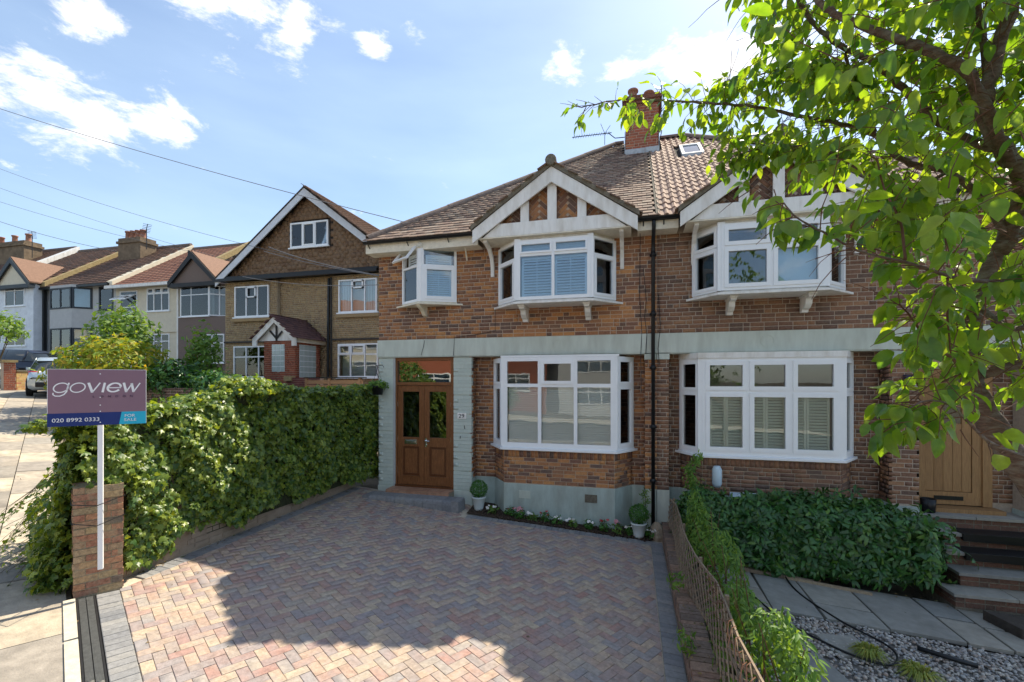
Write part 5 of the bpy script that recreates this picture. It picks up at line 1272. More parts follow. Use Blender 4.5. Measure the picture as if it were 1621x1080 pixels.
# hanging basket with bracket
hb = thing('hanging_basket', 'black hanging planter of trailing leaves on the sage pilaster left of the front door', 'planter', (-5.30, 8.70, -.12))
b = MB(); b.lathe((-5.30, 8.70, -.30), [(0, 0), (.10, 0), (.135, .17), (.15, .17), (.15, .195), (.12, .195), (0, .16)], 20); b.build('planter', m_black, hb, smooth=True)
b = MB(); b.tube([(-5.38, 8.89, .30), (-5.38, 8.86, .30), (-5.37, 8.72, .33), (-5.18, 8.70, .33), (-5.16, 8.72, .28)], .006, 6); b.tube([(-5.38, 8.88, .05), (-5.36, 8.75, .18), (-5.30, 8.70, .32)], .006, 6)
for a in range(3): b.tube([(-5.30+.13*cos(a*2.1), 8.70+.13*sin(a*2.1), -.11), (-5.30, 8.70, .31)], .003, 4)
b.build('bracket', m_iron, hb)
rg = np.random.default_rng(95); P, Nn = shell_points(330, (-5.30, 8.70, -.09), (.22, .17, .10), rg, inner=.4, amp=.3); lp2 = Pieces('leaf', 'foliage', m_bush, [IV1]); lp2.addmany(leafmats(P, Nn, .05, rng=rg), [0]*len(P)); lp2.finish(hb, 0)

# ================================================================== neighbour's front garden
bush('evergreen_shrub', 'dark glossy evergreen shrub filling the bed below the shuttered bay', 'shrub', (2.75, 8.12, -2.52), (1.52, .42, .66), 4300, .145, m_chois, [ROS, ROS2], 300, spread=.5, amp=.3, hemi=-.75, base=(2.7, 8.2, -2.98), inner=.62, seed=51, fr=4.5,
     extra=lambda rng: (lambda n, x: (np.c_[x, 7.82+.10*np.sin(x*9)+.06*np.sin(x*23)+rng.random(n)*.2, -2.85+rng.random(n)*.8], np.tile([0, -1., .5], (n, 1))))(1100, rng.uniform(1.35, 4.1, 1100)))
bush('evergreen_shrub', 'dark shrub between the trellis and the pale meter box', 'shrub', (1.15, 8.15, -2.42), (.42, .42, .62), 1500, .10, m_chois, [ROS, ROS2], 120, spread=.45, seed=52, base=(1.15, 8.2, -2.9))
# path of flagstones, stepping stones, pebbles
fl = struct(sheet('garden_path', M('path_bed', (.08, .07, .055), .95, 20, .4), [(1.15, 6.45), (5.9, 6.75), (5.9, 7.85), (1.15, 7.75)], -.03))
fg_ = Pieces('flagstone', 'flagstones', m_flag, [PAVU])
rr = random.Random(12)
def flag(x0, x1, y0, y1, rot=0, dz=0.0):
    A = np.eye(4); c, s = cos(rot), sin(rot); g = .03
    A[:3, 0] = np.array([c, s, -.078*c])*(x1-x0-g); A[:3, 1] = np.array([-s, c, .078*s])*(y1-y0-g); A[:3, 2] = (0, 0, .05); xc, yc = (x0+x1)/2, (y0+y1)/2; A[:3, 3] = (xc, yc, G(xc)-.015+dz+rr.uniform(-.005, .005)); fg_.add(A)
for x0, x1, ys in ((1.2, 1.75, (6.5, 7.15, 7.75)), (1.75, 2.35, (6.55, 7.7)), (2.35, 3.05, (6.55, 7.0, 7.75)), (3.05, 3.85, (6.6, 7.8)), (3.85, 4.3, (6.6, 7.25, 7.8)), (4.3, 5.0, (6.6, 7.15, 7.7)), (5.0, 5.8, (6.7, 7.7))):
    for a, c in zip(ys, ys[1:]): flag(x0, x1, a, c, rot=rr.uniform(-.02, .02))
flag(1.55, 2.05, 5.0, 5.6, .3); flag(1.45, 2.0, 4.2, 4.8, .25); flag(2.1, 2.6, 5.75, 6.2, .3)
fg_.finish(fl)
gv = sheet('gravel_bed', M('gravel_bed_soil', (.17, .16, .15), .95, 60, .4, 1, 80), [(1.05, 2.0), (6.2, 2.2), (6.2, 6.65), (1.05, 6.5)], -.045); gv['kind'] = 'structure'
PEB = []
for sd in (1, 2):
    rg = np.random.default_rng(sd); v = np.array([(cos(a)*cos(p_), sin(a)*cos(p_)*.75, sin(p_)*.5) for p_ in (-.6, .25, .9) for a in np.arange(0, 6.28, 1.05)][:18]+[(0, 0, .52)]); v *= (1+rg.uniform(-.12, .12, (len(v), 1)))
    f = [(r*6+i, r*6+(i+1) % 6, (r+1)*6+(i+1) % 6, (r+1)*6+i) for r in range(2) for i in range(6)]+[(12+i, 12+(i+1) % 6, 18) for i in range(6)]; PEB.append((v, f))
n = 16000; rg = np.random.default_rng(77); x = rg.uniform(1.1, 6.0, n); y = 2.6+rg.random(n)**.8*3.95
ok = ~((x > 1.5) & (x < 2.1) & (y > 4.15) & (y < 5.65) & (rg.random(n) > .25)); x, y = x[ok], y[ok]; n = len(x)
s = rg.uniform(.013, .028, n); ang = rg.uniform(0, 6.28, n); A = np.zeros((n, 4, 4)); A[:, 3, 3] = 1
A[:, 0, 0] = np.cos(ang)*s; A[:, 1, 0] = np.sin(ang)*s; A[:, 0, 1] = -np.sin(ang)*s; A[:, 1, 1] = np.cos(ang)*s; A[:, 2, 2] = s; A[:, 2, 0] = rg.uniform(-.3, .3, n)*s; A[:, 2, 1] = rg.uniform(-.3, .3, n)*s
A[:, 0, 3] = x; A[:, 1, 3] = y; A[:, 2, 3] = np.array([G(v) for v in x])-.035+rg.uniform(0, .035, n)
pb = Pieces('pebble', 'pebbles', m_peb, PEB, smooth=True); pb.addmany(A, rg.integers(0, 2, n)); pb.finish(gv, 200)
# timber edging, pipe, hoses, tufts of grass, sleeper
b = MB()
for i, (x0, y0, x1, y1, w) in enumerate(((1.25, 7.86, 2.15, 7.78, .05), (1.35, 7.78, 2.6, 7.70, .03), (2.2, 7.70, 3.3, 7.6, .015))):
    f_, d_ = fr2((x0, y0), (x1, y1)); o = MB(); z = G(x0)+.0
    X_ = (x1-x0)/d_; Y_ = (y1-y0)/d_; o.hexa([(x0+Y_*a, y0-X_*a, G(x0)+.0) if e == 0 else (x1+Y_*a, y1-X_*a, G(x1)) for e, a in ((0, w), (1, w), (1, -w), (0, -w))]+[(x0+Y_*a, y0-X_*a, G(x0)+.05) if e == 0 else (x1+Y_*a, y1-X_*a, G(x1)+.05) for e, a in ((0, w), (1, w), (1, -w), (0, -w))])
    lb = ['thick pale timber batten lying at the foot of the evergreen shrub', 'thinner timber batten lying on the path in front of the thick one', 'long dark sliver of wood lying on the flagstones'][i]
    tag(o.build('timber_batten', m_trel), lb, 'timber', 'timber lying by the shrub')
def gpt(px, py, dz=0):
    t = 3.; d = at(px, py, 1.)
    for _ in range(60): t = .5*t+.5*G(d.x*t)/d.z
    return Vector((d.x*t, d.y*t, G(d.x*t)+dz))
def smoothpath(P, n=6):
    out = []
    for i in range(len(P)-1):
        p0 = P[max(i-1, 0)]; p1 = P[i]; p2 = P[i+1]; p3 = P[min(i+2, len(P)-1)]
        for k in range(n):
            t = k/n; out.append(.5*((2*p1)+(p2-p0)*t+(2*p0-5*p1+4*p2-p3)*t*t+(3*p1-p0-3*p2+p3)*t**3))
    return out+[P[-1]]
b = MB(); b.tube(smoothpath([gpt(1235, 905, .05), gpt(1262, 938, .015), gpt(1330, 985, .02), gpt(1398, 1022, .03), gpt(1420, 1042, .02), gpt(1408, 1056, .02), gpt(1350, 1040, .02), gpt(1290, 1012, .02), gpt(1240, 985, .02), gpt(1200, 952, .02), gpt(1165, 925, .03)]), .012, 8)
tag(b.build('garden_hose', m_black, smooth=True), 'thin black garden hose looping over the path and the pebbles', 'hose')
b = MB(); b.tube([gpt(1452, 1030, .03), gpt(1495, 1044, .035), gpt(1548, 1060, .035)], .026, 10); tag(b.build('waste_pipe', m_black, smooth=True), 'short thick black pipe lying on the pebbles', 'pipe')
def tuft(lb, p, r, h, n, seed):
    rg = np.random.default_rng(seed); b = MB()
    for k in range(n):
        a = rg.uniform(0, 2*pi); rr_ = r*rg.uniform(.4, 1.1); s0 = p+Vector((cos(a)*.04, sin(a)*.04, 0)); m_ = p+Vector((cos(a)*rr_*.55, sin(a)*rr_*.55, h*rg.uniform(.7, 1.1))); e = p+Vector((cos(a)*rr_, sin(a)*rr_, h*rg.uniform(.1, .55)))
        w = Vector((-sin(a), cos(a), 0))*.006; b.add([s0-w, s0+w, m_+w, m_-w, e], [(0, 1, 2, 3), (3, 2, 4)])
    o = b.build('grass_tuft', m_grass); tag(o, lb, 'grass tuft', 'golden grass tufts in the pebbles')
tuft('dense golden grass tuft inside the loop of the hose', gpt(1375, 1040), .20, .11, 260, 1)
tuft('sparser golden grass tuft next to the short black pipe', gpt(1455, 1072), .24, .09, 190, 2)
tuft('small golden grass tuft left of the dense one', gpt(1440, 1062), .12, .09, 90, 3)
a0 = gpt(1600, 1010); b = MB(); b.zprism([(a0.x-.03, a0.y+.42), (a0.x+.10, a0.y-.02), (a0.x+1.3, a0.y+.1), (a0.x+1.25, a0.y+.5)][::1], lambda p: G(p[0])-.05, lambda p: G(p[0])+.14); b.v and tag(b.build('timber_sleeper', M('dark_sleeper_wood', (.055, .045, .038), .85, 12, .4, .6, 50), bevel=.01), 'dark timber sleeper at the far edge of the pebbles', 'sleeper')
# steps up to the oak door
st = thing('garden_steps', 'flight of brick steps with flagstone treads up to the oak door', 'steps', (5, 8.2, -3.1))
sbk = Pieces('brick', 'bricks', M('step_brick', [(.13, .075, .055), (.17, .085, .06), (.10, .065, .05)], .9, 25, .35, .6, 50)); stt = Pieces('tread', 'treads', m_flag, [PAVU])
bz = -3.12; n = 5; rise = (-2.14-bz)/n; 
for i in range(n):
    zt2 = bz+(i+1)*rise; yf = 7.62+i*.29; x0 = 4.28 if i < 1 else 4.5; x1 = 6.3
    b = MB(); b.box(x0+.02, x1, yf+.02, 9.2-i*.001, -3.5, zt2-.05); b.build('step_core', m_verge, st)
    bricks(sbk, FX(yf+.02), x0+.02, x1, zt2-rise+.0, zt2-.045, rnd=rr); f_, d_ = fr2((x0+.02, 9.0), (x0+.02, yf+.02)); bricks(sbk, f_, 0, d_, zt2-rise, zt2-.045, rnd=rr)
    xs = [x0-.02, x0+.7+.2*(i % 2), x0+1.35, x1]
    for a, c in zip(xs, xs[1:]):
        A = np.eye(4); dpt = .36 if i < n-1 else .5; A[0, 0] = c-a-.01; A[1, 1] = dpt; A[2, 2] = .045; A[:3, 3] = ((a+c)/2, yf-.02+dpt/2, zt2-.022); stt.add(A)
sbk.finish(st); stt.finish(st)
for k, (x0, x1, i, lb) in enumerate(((4.85, 6.0, 3, 'dark rubber mat draped over the top step'), (4.72, 6.0, 2, 'dark rubber mat draped over the step below the top one'))):
    zt2 = bz+(i+1)*rise; yf = 7.62+i*.29; b = MB(); b.hexa([(x0, yf-.045, zt2-.10), (x1, yf-.05, zt2-.12), (x1, yf+.26, zt2+.004), (x0, yf+.26, zt2+.004), (x0, yf-.05, zt2+.012), (x1, yf-.055, zt2+.012), (x1, yf+.26, zt2+.016), (x0, yf+.26, zt2+.016)]); tag(b.build('rubber_mat', m_black, bevel=.004), lb, 'mat', 'mats on the steps')
b = MB(); b.lathe((4.66, 8.93, -2.14), [(0, 0), (.09, 0), (.105, .22), (.095, .22), (.08, .02), (0, .02)], 18); tag(b.build('plant_pot', m_black, smooth=True), 'small black empty pot beside the oak door', 'pot')
bush('evergreen_shrub', 'dense small-leaved shrub right of the steps under the leaning trunk', 'shrub', (5.95, 7.35, -2.35), (.55, .5, .95), 2600, .06, m_bush, [JS, IV1], 200, spread=.5, seed=53, base=(5.95, 7.35, -3.25))

# ================================================================== cherry tree (stands in the neighbour's gravel garden)
ct = thing('cherry_tree', 'cherry tree with large backlit leaves leaning over the gravel garden', 'tree', (2.6, 3.3, -3.0))
limbs = []   # (points, radii)
def limb(P, r0, r1, name='limb', n=5, mat=None):
    pts = smoothpath([at(*p) if len(p) == 3 and p[2] > 0 else p for p in P], n); k = len(pts)
    if r0 > .02: r0 *= .78
    rs = [r0+(r1-r0)*i/(k-1) for i in range(k)]
    rs = [r*(1+.07*sin(i*2.3+r0*90)+.04*sin(i*5.1)) for i, r in enumerate(rs)]
    pts = [p+Vector((.004*sin(i*1.9), .004*cos(i*2.7), .004*sin(i*3.1)))*(r0/.03) for i, p in enumerate(pts)]
    b = MB(); b.tube(pts, rs, 10 if r0 > .03 else 7); limbs.append((pts, rs)); return b.build(name, mat or m_bark, ct, smooth=True)
base = Vector((2.62, 3.25, -3.06))
P = [base, Vector((2.5, 3.28, -2.0)), at(1690, 860, 2.72), at(1618, 745, 2.72), at(1551, 640, 2.75), at(1533, 580, 2.8), at(1545, 480, 2.85), at(1583, 390, 2.85)]
pts = smoothpath(P, 6); k = len(pts); b = MB(); b.tube(pts, [.10-.064*i/(k-1)+.006*sin(i*2.1) for i in range(k)], 16); limbs.append((pts[24:], [.08]*(k-24))); b.build('trunk', m_bark, ct, smooth=True)
limb([(1540, 600, 2.8), (1580, 585, 2.7), (1640, 570, 2.6)], .035, .03)
limb([(1583, 400, 2.85), (1620, 300, 2.7), (1590, 240, 2.5), (1560, 185, 2.4), (1568, 120, 2.35), (1603, 0, 2.3), (1625, -120, 2.3)], .062, .025)
limb([(1562, 190, 2.4), (1562, 110, 2.45), (1546, 0, 2.5), (1535, -90, 2.55)], .026, .016)
limb([(1600, 260, 2.5), (1550, 150, 2.3), (1524, 108, 2.25), (1450, 72, 2.3), (1410, 58, 2.35), (1332, 27, 2.45), (1295, 0, 2.5), (1260, -60, 2.6)], .036, .014)
limb([(1590, 240, 2.6), (1520, 215, 2.7), (1466, 178, 2.7), (1430, 140, 2.75), (1385, 100, 2.8), (1330, 72, 2.9), (1282, 30, 3.0), (1250, -30, 3.0)], .034, .012)
limb([(1590, 370, 2.8), (1560, 320, 2.8), (1500, 272, 2.8), (1450, 262, 2.85), (1412, 242, 2.9), (1388, 215, 2.95), (1330, 196, 3.05), (1262, 183, 3.15), (1195, 169, 3.2), (1120, 163, 3.3), (1063, 160, 3.35), (990, 157, 3.45), (920, 170, 3.5)], .03, .004)
limb([(1385, 210, 2.95), (1350, 130, 2.9), (1338, 85, 2.9)], .014, .008)
limb([(1365, 105, 2.8), (1320, 105, 3.0), (1250, 106, 3.1), (1190, 122, 3.2), (1150, 130, 3.25)], .009, .003)
limb([(1640, 445, 2.0), (1570, 446, 1.95), (1522, 442, 1.92), (1480, 430, 1.9), (1433, 415, 1.88), (1367, 400, 1.85), (1313, 373, 1.82), (1262, 345, 1.8), (1240, 320, 1.8)], .0095, .0025)
limb([(1433, 412, 1.9), (1425, 350, 1.95), (1400, 300, 2.0), (1388, 250, 2.1)], .006, .003, mat=m_twig)
limb([(1531, 590, 2.78), (1500, 562, 2.5), (1470, 548, 2.2), (1448, 510, 2.1), (1424, 482, 2.05)], .010, .003, mat=m_twig)
limb([(1640, 730, 1.95), (1567, 700, 1.9), (1520, 655, 1.88), (1490, 636, 1.86), (1450, 640, 1.85), (1408, 678, 1.85)], .007, .0025)
limb([(1560, 560, 2.2), (1505, 600, 2.1), (1470, 610, 2.0), (1445, 640, 1.95)], .006, .002, mat=m_twig)
limb([(1500, 272, 2.8), (1440, 300, 2.7), (1380, 280, 2.75), (1300, 236, 2.9), (1220, 233, 3.0), (1150, 250, 3.1)], .012, .003)
limb([(1560, 330, 2.6), (1500, 330, 2.3), (1440, 318, 2.2), (1390, 330, 2.15)], .010, .004)
limb([(1583, 390, 2.8), (1640, 350, 3.0), (1700, 250, 3.2), (1760, 100, 3.4)], .05, .02)
limb([(1545, 480, 2.85), (1600, 520, 2.4), (1660, 500, 2.0)], .02, .01)
limb([(1500, 440, 1.92), (1500, 500, 1.9), (1505, 560, 1.9)], .005, .0025, mat=m_twig)
crown = [(1175, -60), (1140, -30), (1150, 20), (1198, 30), (1196, 85), (1178, 112), (1120, 120), (1050, 112), (1010, 135), (950, 138), (900, 160), (886, 178), (888, 200), (930, 205), (980, 222), (1040, 232), (1080, 215), (1100, 235), (1130, 280), (1170, 300), (1215, 345), (1240, 372), (1320, 360), (1330, 400), (1350, 440), (1392, 440), (1385, 520), (1400, 560), (1395, 620), (1355, 700), (1430, 712), (1500, 690), (1560, 720), (1900, 760), (1900, -300), (1175, -300)]
cr = np.array(crown, float)
def inpoly(x, y):
    c = np.zeros(len(x), bool); j = len(cr)-1
    for i in range(len(cr)):
        xi, yi, xj, yj = cr[i, 0], cr[i, 1], cr[j, 0], cr[j, 1]
        c ^= ((yi > y) != (yj > y)) & (x < (xj-xi)*(y-yi)/(yj-yi+1e-9)+xi); j = i
    return c
rg = np.random.default_rng(123); LP = []; LN = []; LT = []; LS = []; twb = MB()
def spray(p, d, ln, nl, sz=.10, droop=.5):
    """a twig from p along d with alternate hanging leaves"""
    d = d.normalized(); pts = []; q = p.copy()
    for i in range(5):
        pts.append(q.copy()); d = (d+Vector((rg.normal(0, .12), rg.normal(0, .12), -droop*.14))).normalized(); q = q+d*(ln/4)
    twb.tube(pts, [.0026, .0022, .0018, .0015, .001], 5)
    for k in range(nl):
        t = (k+.6)/nl*4; i = min(3, int(t)); c = pts[i].lerp(pts[i+1], t-i)
        side = Vector((-d.y, d.x, 0)).normalized()*(1 if k % 2 else -1)
        tip = (side*.75+d*.5+Vector((rg.normal(0, .25), rg.normal(0, .25), -.75+rg.normal(0, .3)))).normalized()
        if k == nl-1: tip = (d+Vector((0, 0, -.4))).normalized()
        LP.append(c+tip*.018); LT.append(tip); LN.append(Vector((rg.normal(0, .45), rg.normal(0, .45)-.1, 1))); LS.append(sz*rg.uniform(.72, 1.15))
for pts, rs in limbs:
    L_ = sum((pts[i+1]-pts[i]).length for i in range(len(pts)-1)); n = int(L_*17)+2
    for k in range(n):
        t = (k+rg.random())/n*(len(pts)-1.001); i = int(t); p = pts[i].lerp(pts[i+1], t-i); ax_ = (pts[i+1]-pts[i]).normalized()
        rnd_ = Vector(rg.normal(0, 1, 3)); d = (rnd_-ax_*rnd_.dot(ax_)).normalized()*.9+ax_*.55+Vector((0, 0, .12)); far = rs[min(i, len(rs)-1)]
        ln = rg.uniform(.14, .34) if far < .012 else rg.uniform(.22, .55)
        q = p+d.normalized()*ln*.9; x_, y_, z_ = projn(np.array([q])); 
        if not inpoly(x_, y_)[0] and x_[0] < 1621 and y_[0] > 0: 
            d = Vector((d.x, d.y, abs(d.z)*.3)); ln *= .45
        spray(p, d, ln, int(ln*24)+2, sz=.09)
        if far >= .012 and rg.random() < .6:
            spray(q, Vector(rg.normal(0, 1, 3))+Vector((-.3, 0, -.3)), rg.uniform(.15, .35), 6)
# more sprays filling the body of the crown
nf = 0
while nf < 430:
    px, py = rg.uniform(1150, 1760), rg.uniform(-160, 660)
    if py > 420 and px < 1480: continue
    if px < 1330 and py > 60 and rg.random() < .35: continue
    if px < 1330 and py > 235: continue
    if not inpoly(np.array([px]), np.array([py]))[0]: continue
    if 430 < py and rg.random() < .55: continue
    Z = rg.uniform(1.7, 3.6) if px > 1330 else rg.uniform(2.5, 3.5)
    spray(at(px, py, Z), Vector(rg.normal(0, 1, 3))+Vector((-.5, -.1, .1)), rg.uniform(.15, .35), 7); nf += 1
for pts, rs in limbs:      # the long bough over the gable carries hanging leaves all along
    x_, y_, z_ = projn(np.array([tuple(v) for v in pts]))
    for a, c, p in zip(x_, y_, pts):
        if 880 < a < 1380 and 90 < c < 260:
            for _ in range(2): spray(p, Vector((rg.normal(0, .6)-.3, rg.normal(0, .5), rg.normal(-.1, .5))), rg.uniform(.08, .24), 5, sz=.085)
# individually placed sprays that hang in front of the neighbour's gable and door
for (px, py, Z, dx, dz, ln, nl, sz) in ((1255, 342, 1.8, -.8, -.4, .16, 7, .095), (1300, 366, 1.82, -.6, .2, .12, 4, .085), (1240, 322, 1.8, -.2, -.9, .13, 5, .10), (1190, 300, 2.0, -.7, -.3, .16, 6, .10), (1225, 300, 1.9, .2, -.9, .10, 4, .10),
                                    (1408, 678, 1.85, -.7, -.5, .07, 5, .095), (1440, 645, 1.86, -.7, .3, .14, 6, .09), (1500, 640, 1.86, -.4, .5, .16, 6, .10), (1470, 560, 2.0, -.8, .3, .2, 7, .095), (1520, 680, 1.9, .2, -.6, .12, 4, .10), (1560, 560, 1.9, -.5, -.5, .2, 7, .10), (1424, 482, 2.05, -.8, .2, .12, 6, .09), (1500, 500, 1.9, -.5, .1, .16, 7, .10), (1450, 500, 1.9, -.5, -.5, .2, 7, .10), (1480, 460, 1.8, -.3, -.8, .25, 8, .11), (1560, 470, 1.8, .1, -.8, .25, 8, .11), (1590, 500, 1.9, 0, -.8, .25, 8, .11)):
    spray(at(px, py, Z), Vector((dx, rg.normal(0, .2), dz)), ln, nl, sz)
LP = np.array([tuple(v) for v in LP]); LT = np.array([tuple(v) for v in LT]); LN = np.array([tuple(v) for v in LN]); LS = np.array(LS)
px, py, Z = projn(LP); vis = (px < 1640) & (py > -10) & (Z > .3)
ok = (~vis) | inpoly(px, py); ok &= Z > 1.15
thin = rg.random(len(px)); clump = np.sin(px*.021+1.3)*np.sin(py*.027+.4)+.5*np.sin(px*.047+py*.039)
ok &= ~(vis & (py > 400) & (py < 640) & (px < 1590) & (thin > .62+.35*clump)); ok &= ~(vis & (py > 620) & (px > 1500) & (thin > .25)); ok &= ~(vis & (py > 300) & (thin > .92+.25*clump)); ok &= ~(vis & (py < 300) & (thin > .97+.3*clump))
ok &= ~(vis & (py > 380) & (px < 1400) & (py < 610))
for pts, rs in limbs:
    if rs[0] < .02 or rs[0] > .07: continue
    q = np.array([tuple(v) for v in pts]); lx, ly, lz = projn(q)
    for a, c, zz_, r_ in zip(lx, ly, lz, rs):
        if not (0 < a < 1640 and -20 < c < 800): continue
        w_ = 720*r_/max(zz_, .5)+9; near_ = (abs(px-a) < w_+6) & (abs(py-c) < w_+6) & (Z < zz_+.05); ok &= ~(near_ & (rg.random(len(px)) < .42))
LP, LT, LN, LS = LP[ok], LT[ok], LN[ok], LS[ok]
Nn = LN/np.linalg.norm(LN, axis=1)[:, None]; Nn = Nn-(Nn*LT).sum(1)[:, None]*LT; Nn /= np.linalg.norm(Nn, axis=1)[:, None]+1e-9
A = np.zeros((len(LP), 4, 4)); A[:, 3, 3] = 1; A[:, :3, 0] = np.cross(LT, Nn)*LS[:, None]; A[:, :3, 1] = LT*LS[:, None]; A[:, :3, 2] = Nn*LS[:, None]; A[:, :3, 3] = LP
cpz = Pieces('leaf', 'foliage', m_cherry, [CH1, CH2, CH3], smooth=True); cpz.addmany(A, rg.integers(0, 3, len(A))); cpz.finish(ct, 300)
twb.build('twigs', m_twig, ct, stuff=True)
print('cherry leaves', len(LP))

# ================================================================== houses up the street
m_bb = M('brown_yellow_brick', [(.36, .25, .13), (.31, .21, .115), (.41, .29, .15), (.25, .17, .10)], .92, 20, .2, .3, 50)
m_bbm = M('brown_house_mortar', (.42, .34, .24), .95, 15, .2)
m_hung = M('brown_hung_tile', [(.20, .125, .075), (.23, .145, .085), (.175, .105, .065)], .9, 20, .25, .3, 40)
m_rtile = M('dark_brown_roof_tile', [(.13, .075, .055), (.17, .095, .065), (.10, .065, .05), (.15, .09, .07)], .9, 18, .35, .4, 40)
m_rtiler = M('red_roof_tile', [(.32, .15, .10), (.28, .13, .09), (.35, .18, .12)], .85, 18, .25)
m_otile = M('weathered_orange_tile', [(.20, .12, .085), (.22, .135, .10)], .9, 14, .3)
m_prtile = M('maroon_roof_tile', [(.12, .06, .055), (.15, .075, .065), (.09, .05, .05)], .8, 18, .25)
m_redb = M('orange_red_brick', [(.36, .11, .06), (.31, .10, .06), (.26, .09, .06), (.40, .13, .07)], .9, 20, .2, .3, 50)
m_peb_d = M('brown_pebbledash', (.19, .145, .125), .95, 30, .25, .8, 90)
m_creamr = M('cream_render', (.66, .60, .47), .9, 5, .1, .2, 30)
m_greyr = M('grey_render', (.47, .475, .47), .9, 4, .08, .2, 30)
m_whiter = M('white_render', (.72, .76, .80), .9, 4, .12, .3, 30)
m_yel = M('yellow_london_stock', (.34, .26, .13), .9, 8, .3, .4, 30)
m_dk = M('anthracite_frame', (.035, .045, .055), .5, 6, .1)
m_net = M('net_curtain', (.50, .58, .62), .8, 30, .1, stretch=(30, 30, .5))
m_gblk = M('glass_block', (.45, .52, .50), .15, 40, .2, spec=.8)
YBR = 15.0
def winbox(H, Y, x0, x1, z0, z1, cols=(), trans=None, sash=(), mat=None, curtain=True, fw=.05, glass=None, d=.03, name='window'):
    w = window(H, FX(Y), x0, x1, z0, z1, cols, trans, fw=fw, mat=mat, sash=sash, glass=glass or m_glass, d=d, name=name)
    b = MB(); b.fbox(FX(Y), x0, x1, z0, z1, -.32, -.28); b.build('reveal_back', m_room, w)
    if curtain:
        b = MB(); n = 8
        for a, c in ((x0+fw, x0+(x1-x0)*.30), (x1-(x1-x0)*.30, x1-fw)):
            for i in range(n): t0 = a+(c-a)*i/n; t1 = a+(c-a)*(i+1)/n; b.fbox(FX(Y), t0, t1, z0+.03, z1-.05, -.16+.03*(i % 2), -.15+.03*(i % 2))
        b.build('curtain', m_net, w)
    b = MB(); b.fbox(FX(Y), x0-.06, x1+.06, z0-.05, z0, -.02, .07); b.build('sill', mat or m_upvc, w)
    return w
# ---- brown house with the big tile-hung gable
BH = thing('gabled_house', 'brown brick house with a big tile-hung gable and a small red brick porch', 'house', (-12.5, 18, -1.6))
g0 = -1.8; wx0, wx1 = -15.98, -8.9
HO = [(-15.47, -13.82, 2.54, 3.77), (-10.66, -9.05, 2.54, 3.77), (-15.52, -13.6, .13, 1.38), (-10.69, -9.0, .13, 1.38)]
b = MB(); wall_holes(b, FX(YBR), wx0, wx1, g0, 4.1, HO, -.25, 0); b.box(wx0, wx0+.25, YBR+.25, 23, g0, 4.1); b.box(wx1-.25, wx1, YBR+.25, 23, g0, 4.1); b.box(wx0, wx1, 23, 23.2, g0, 4.1); b.build('wall', m_bbm, BH)
bq = Pieces('brick', 'bricks', m_bb); bricks(bq, FX(YBR), wx0+.01, wx1, g0+.6, 4.0, HO, rnd=rr, vary=.002)
# projecting outer bays
for a, c in ((-15.98, -13.45), (-10.95, -8.9)):
    hh_ = [h for h in HO if a-.1 < h[0] < c]
    b = MB(); wall_holes(b, FX(YBR-.16), a, c, g0, 3.95, hh_, -.14, 0); b.build('bay_wall', m_bbm, BH)
    bricks(bq, FX(YBR-.16), a+.01, c-.01, g0+.6, 3.93, hh_, rnd=rr, vary=.002)
    b = MB(); b.fbox(FX(YBR-.16), a-.02, c+.02, 1.52, 1.58, 0, .06); b.build('string_course', M('dark_lead_strip', (.06, .05, .045), .8), BH)
    for h in hh_:
        if h[2] > 2: b = MB(); b.fbox(FX(YBR-.16), h[0]-.1, h[1]+.1, 2.36, 2.48, 0, .10); b.build('brick_sill', m_bb, BH)
bq.finish(BH, 0)
winbox(BH, YBR-.19, *HO[0], cols=[-14.9, -14.36], sash=[]); winbox(BH, YBR-.19, *HO[1], cols=[-10.1, -9.55], sash=[])
w = winbox(BH, YBR-.19, *HO[2], cols=[-14.9, -14.3], trans=.95, sash=[]); b = MB(); b.fbox(FX(YBR-.19), -15.45, -13.66, .2, .93, -.13, -.12); b.build('net_curtain', m_net, w)
winbox(BH, YBR-.19, *HO[3], cols=[-10.15, -9.55], trans=.98, sash=[(0, 1), (1, 1)], curtain=False)
for x0, x1, z0, z1 in ((-14.86, -14.40, 3.30, 3.72), (-10.06, -9.59, 3.42, 3.72)):
    b = MB(); f_ = FX(YBR-.24); 
    for u0, u1, a, c in ((x0, x1, z0, z0+.05), (x0, x1, z1-.05, z1), (x0, x0+.05, z0, z1), (x1-.05, x1, z0, z1)): b.fbox(f_, u0, u1, a, c, -.02, .03)
    b.build('sash', m_upvc, BH)
gx, gz = -12.0, 7.3; gs = (7.3-4.12)/4.15
b = MB(); b.fprism(FX(YBR-.1), [(gx-4.0, 4.15), (gx+3.6, 4.15), (gx+3.6, 7.25-3.6*gs), (gx, 7.22)], -.2, 0); b.build('gable_core', m_under, BH)
ht = Pieces('hung_tile', 'hung_tiles', m_hung)
z = 4.18; r = 0
while z < 7.2:
    x = gx-4.0+(.11 if r % 2 else 0)
    while x < gx+3.3:
        if z+.16 < gz-.05-abs(x+.1-gx)*gs and not (-12.88 < x+.1 < -11.03 and 5.0 < z+.07 < 6.15):
            A = np.eye(4); A[0, 0] = .215; A[1, 1] = .015; A[2, 2] = .20; A[1, 2] = .03; A[:3, 3] = (x+.11, YBR-.13-.01*rr.random(), z+.07); ht.add(A)
        x += .22
    z += .145; r += 1
ht.finish(BH, 0)
winbox(BH, YBR-.2, -12.8, -11.11, 5.12, 6.08, cols=[-12.25, -11.68], sash=[(1, 0)], fw=.06, curtain=True)
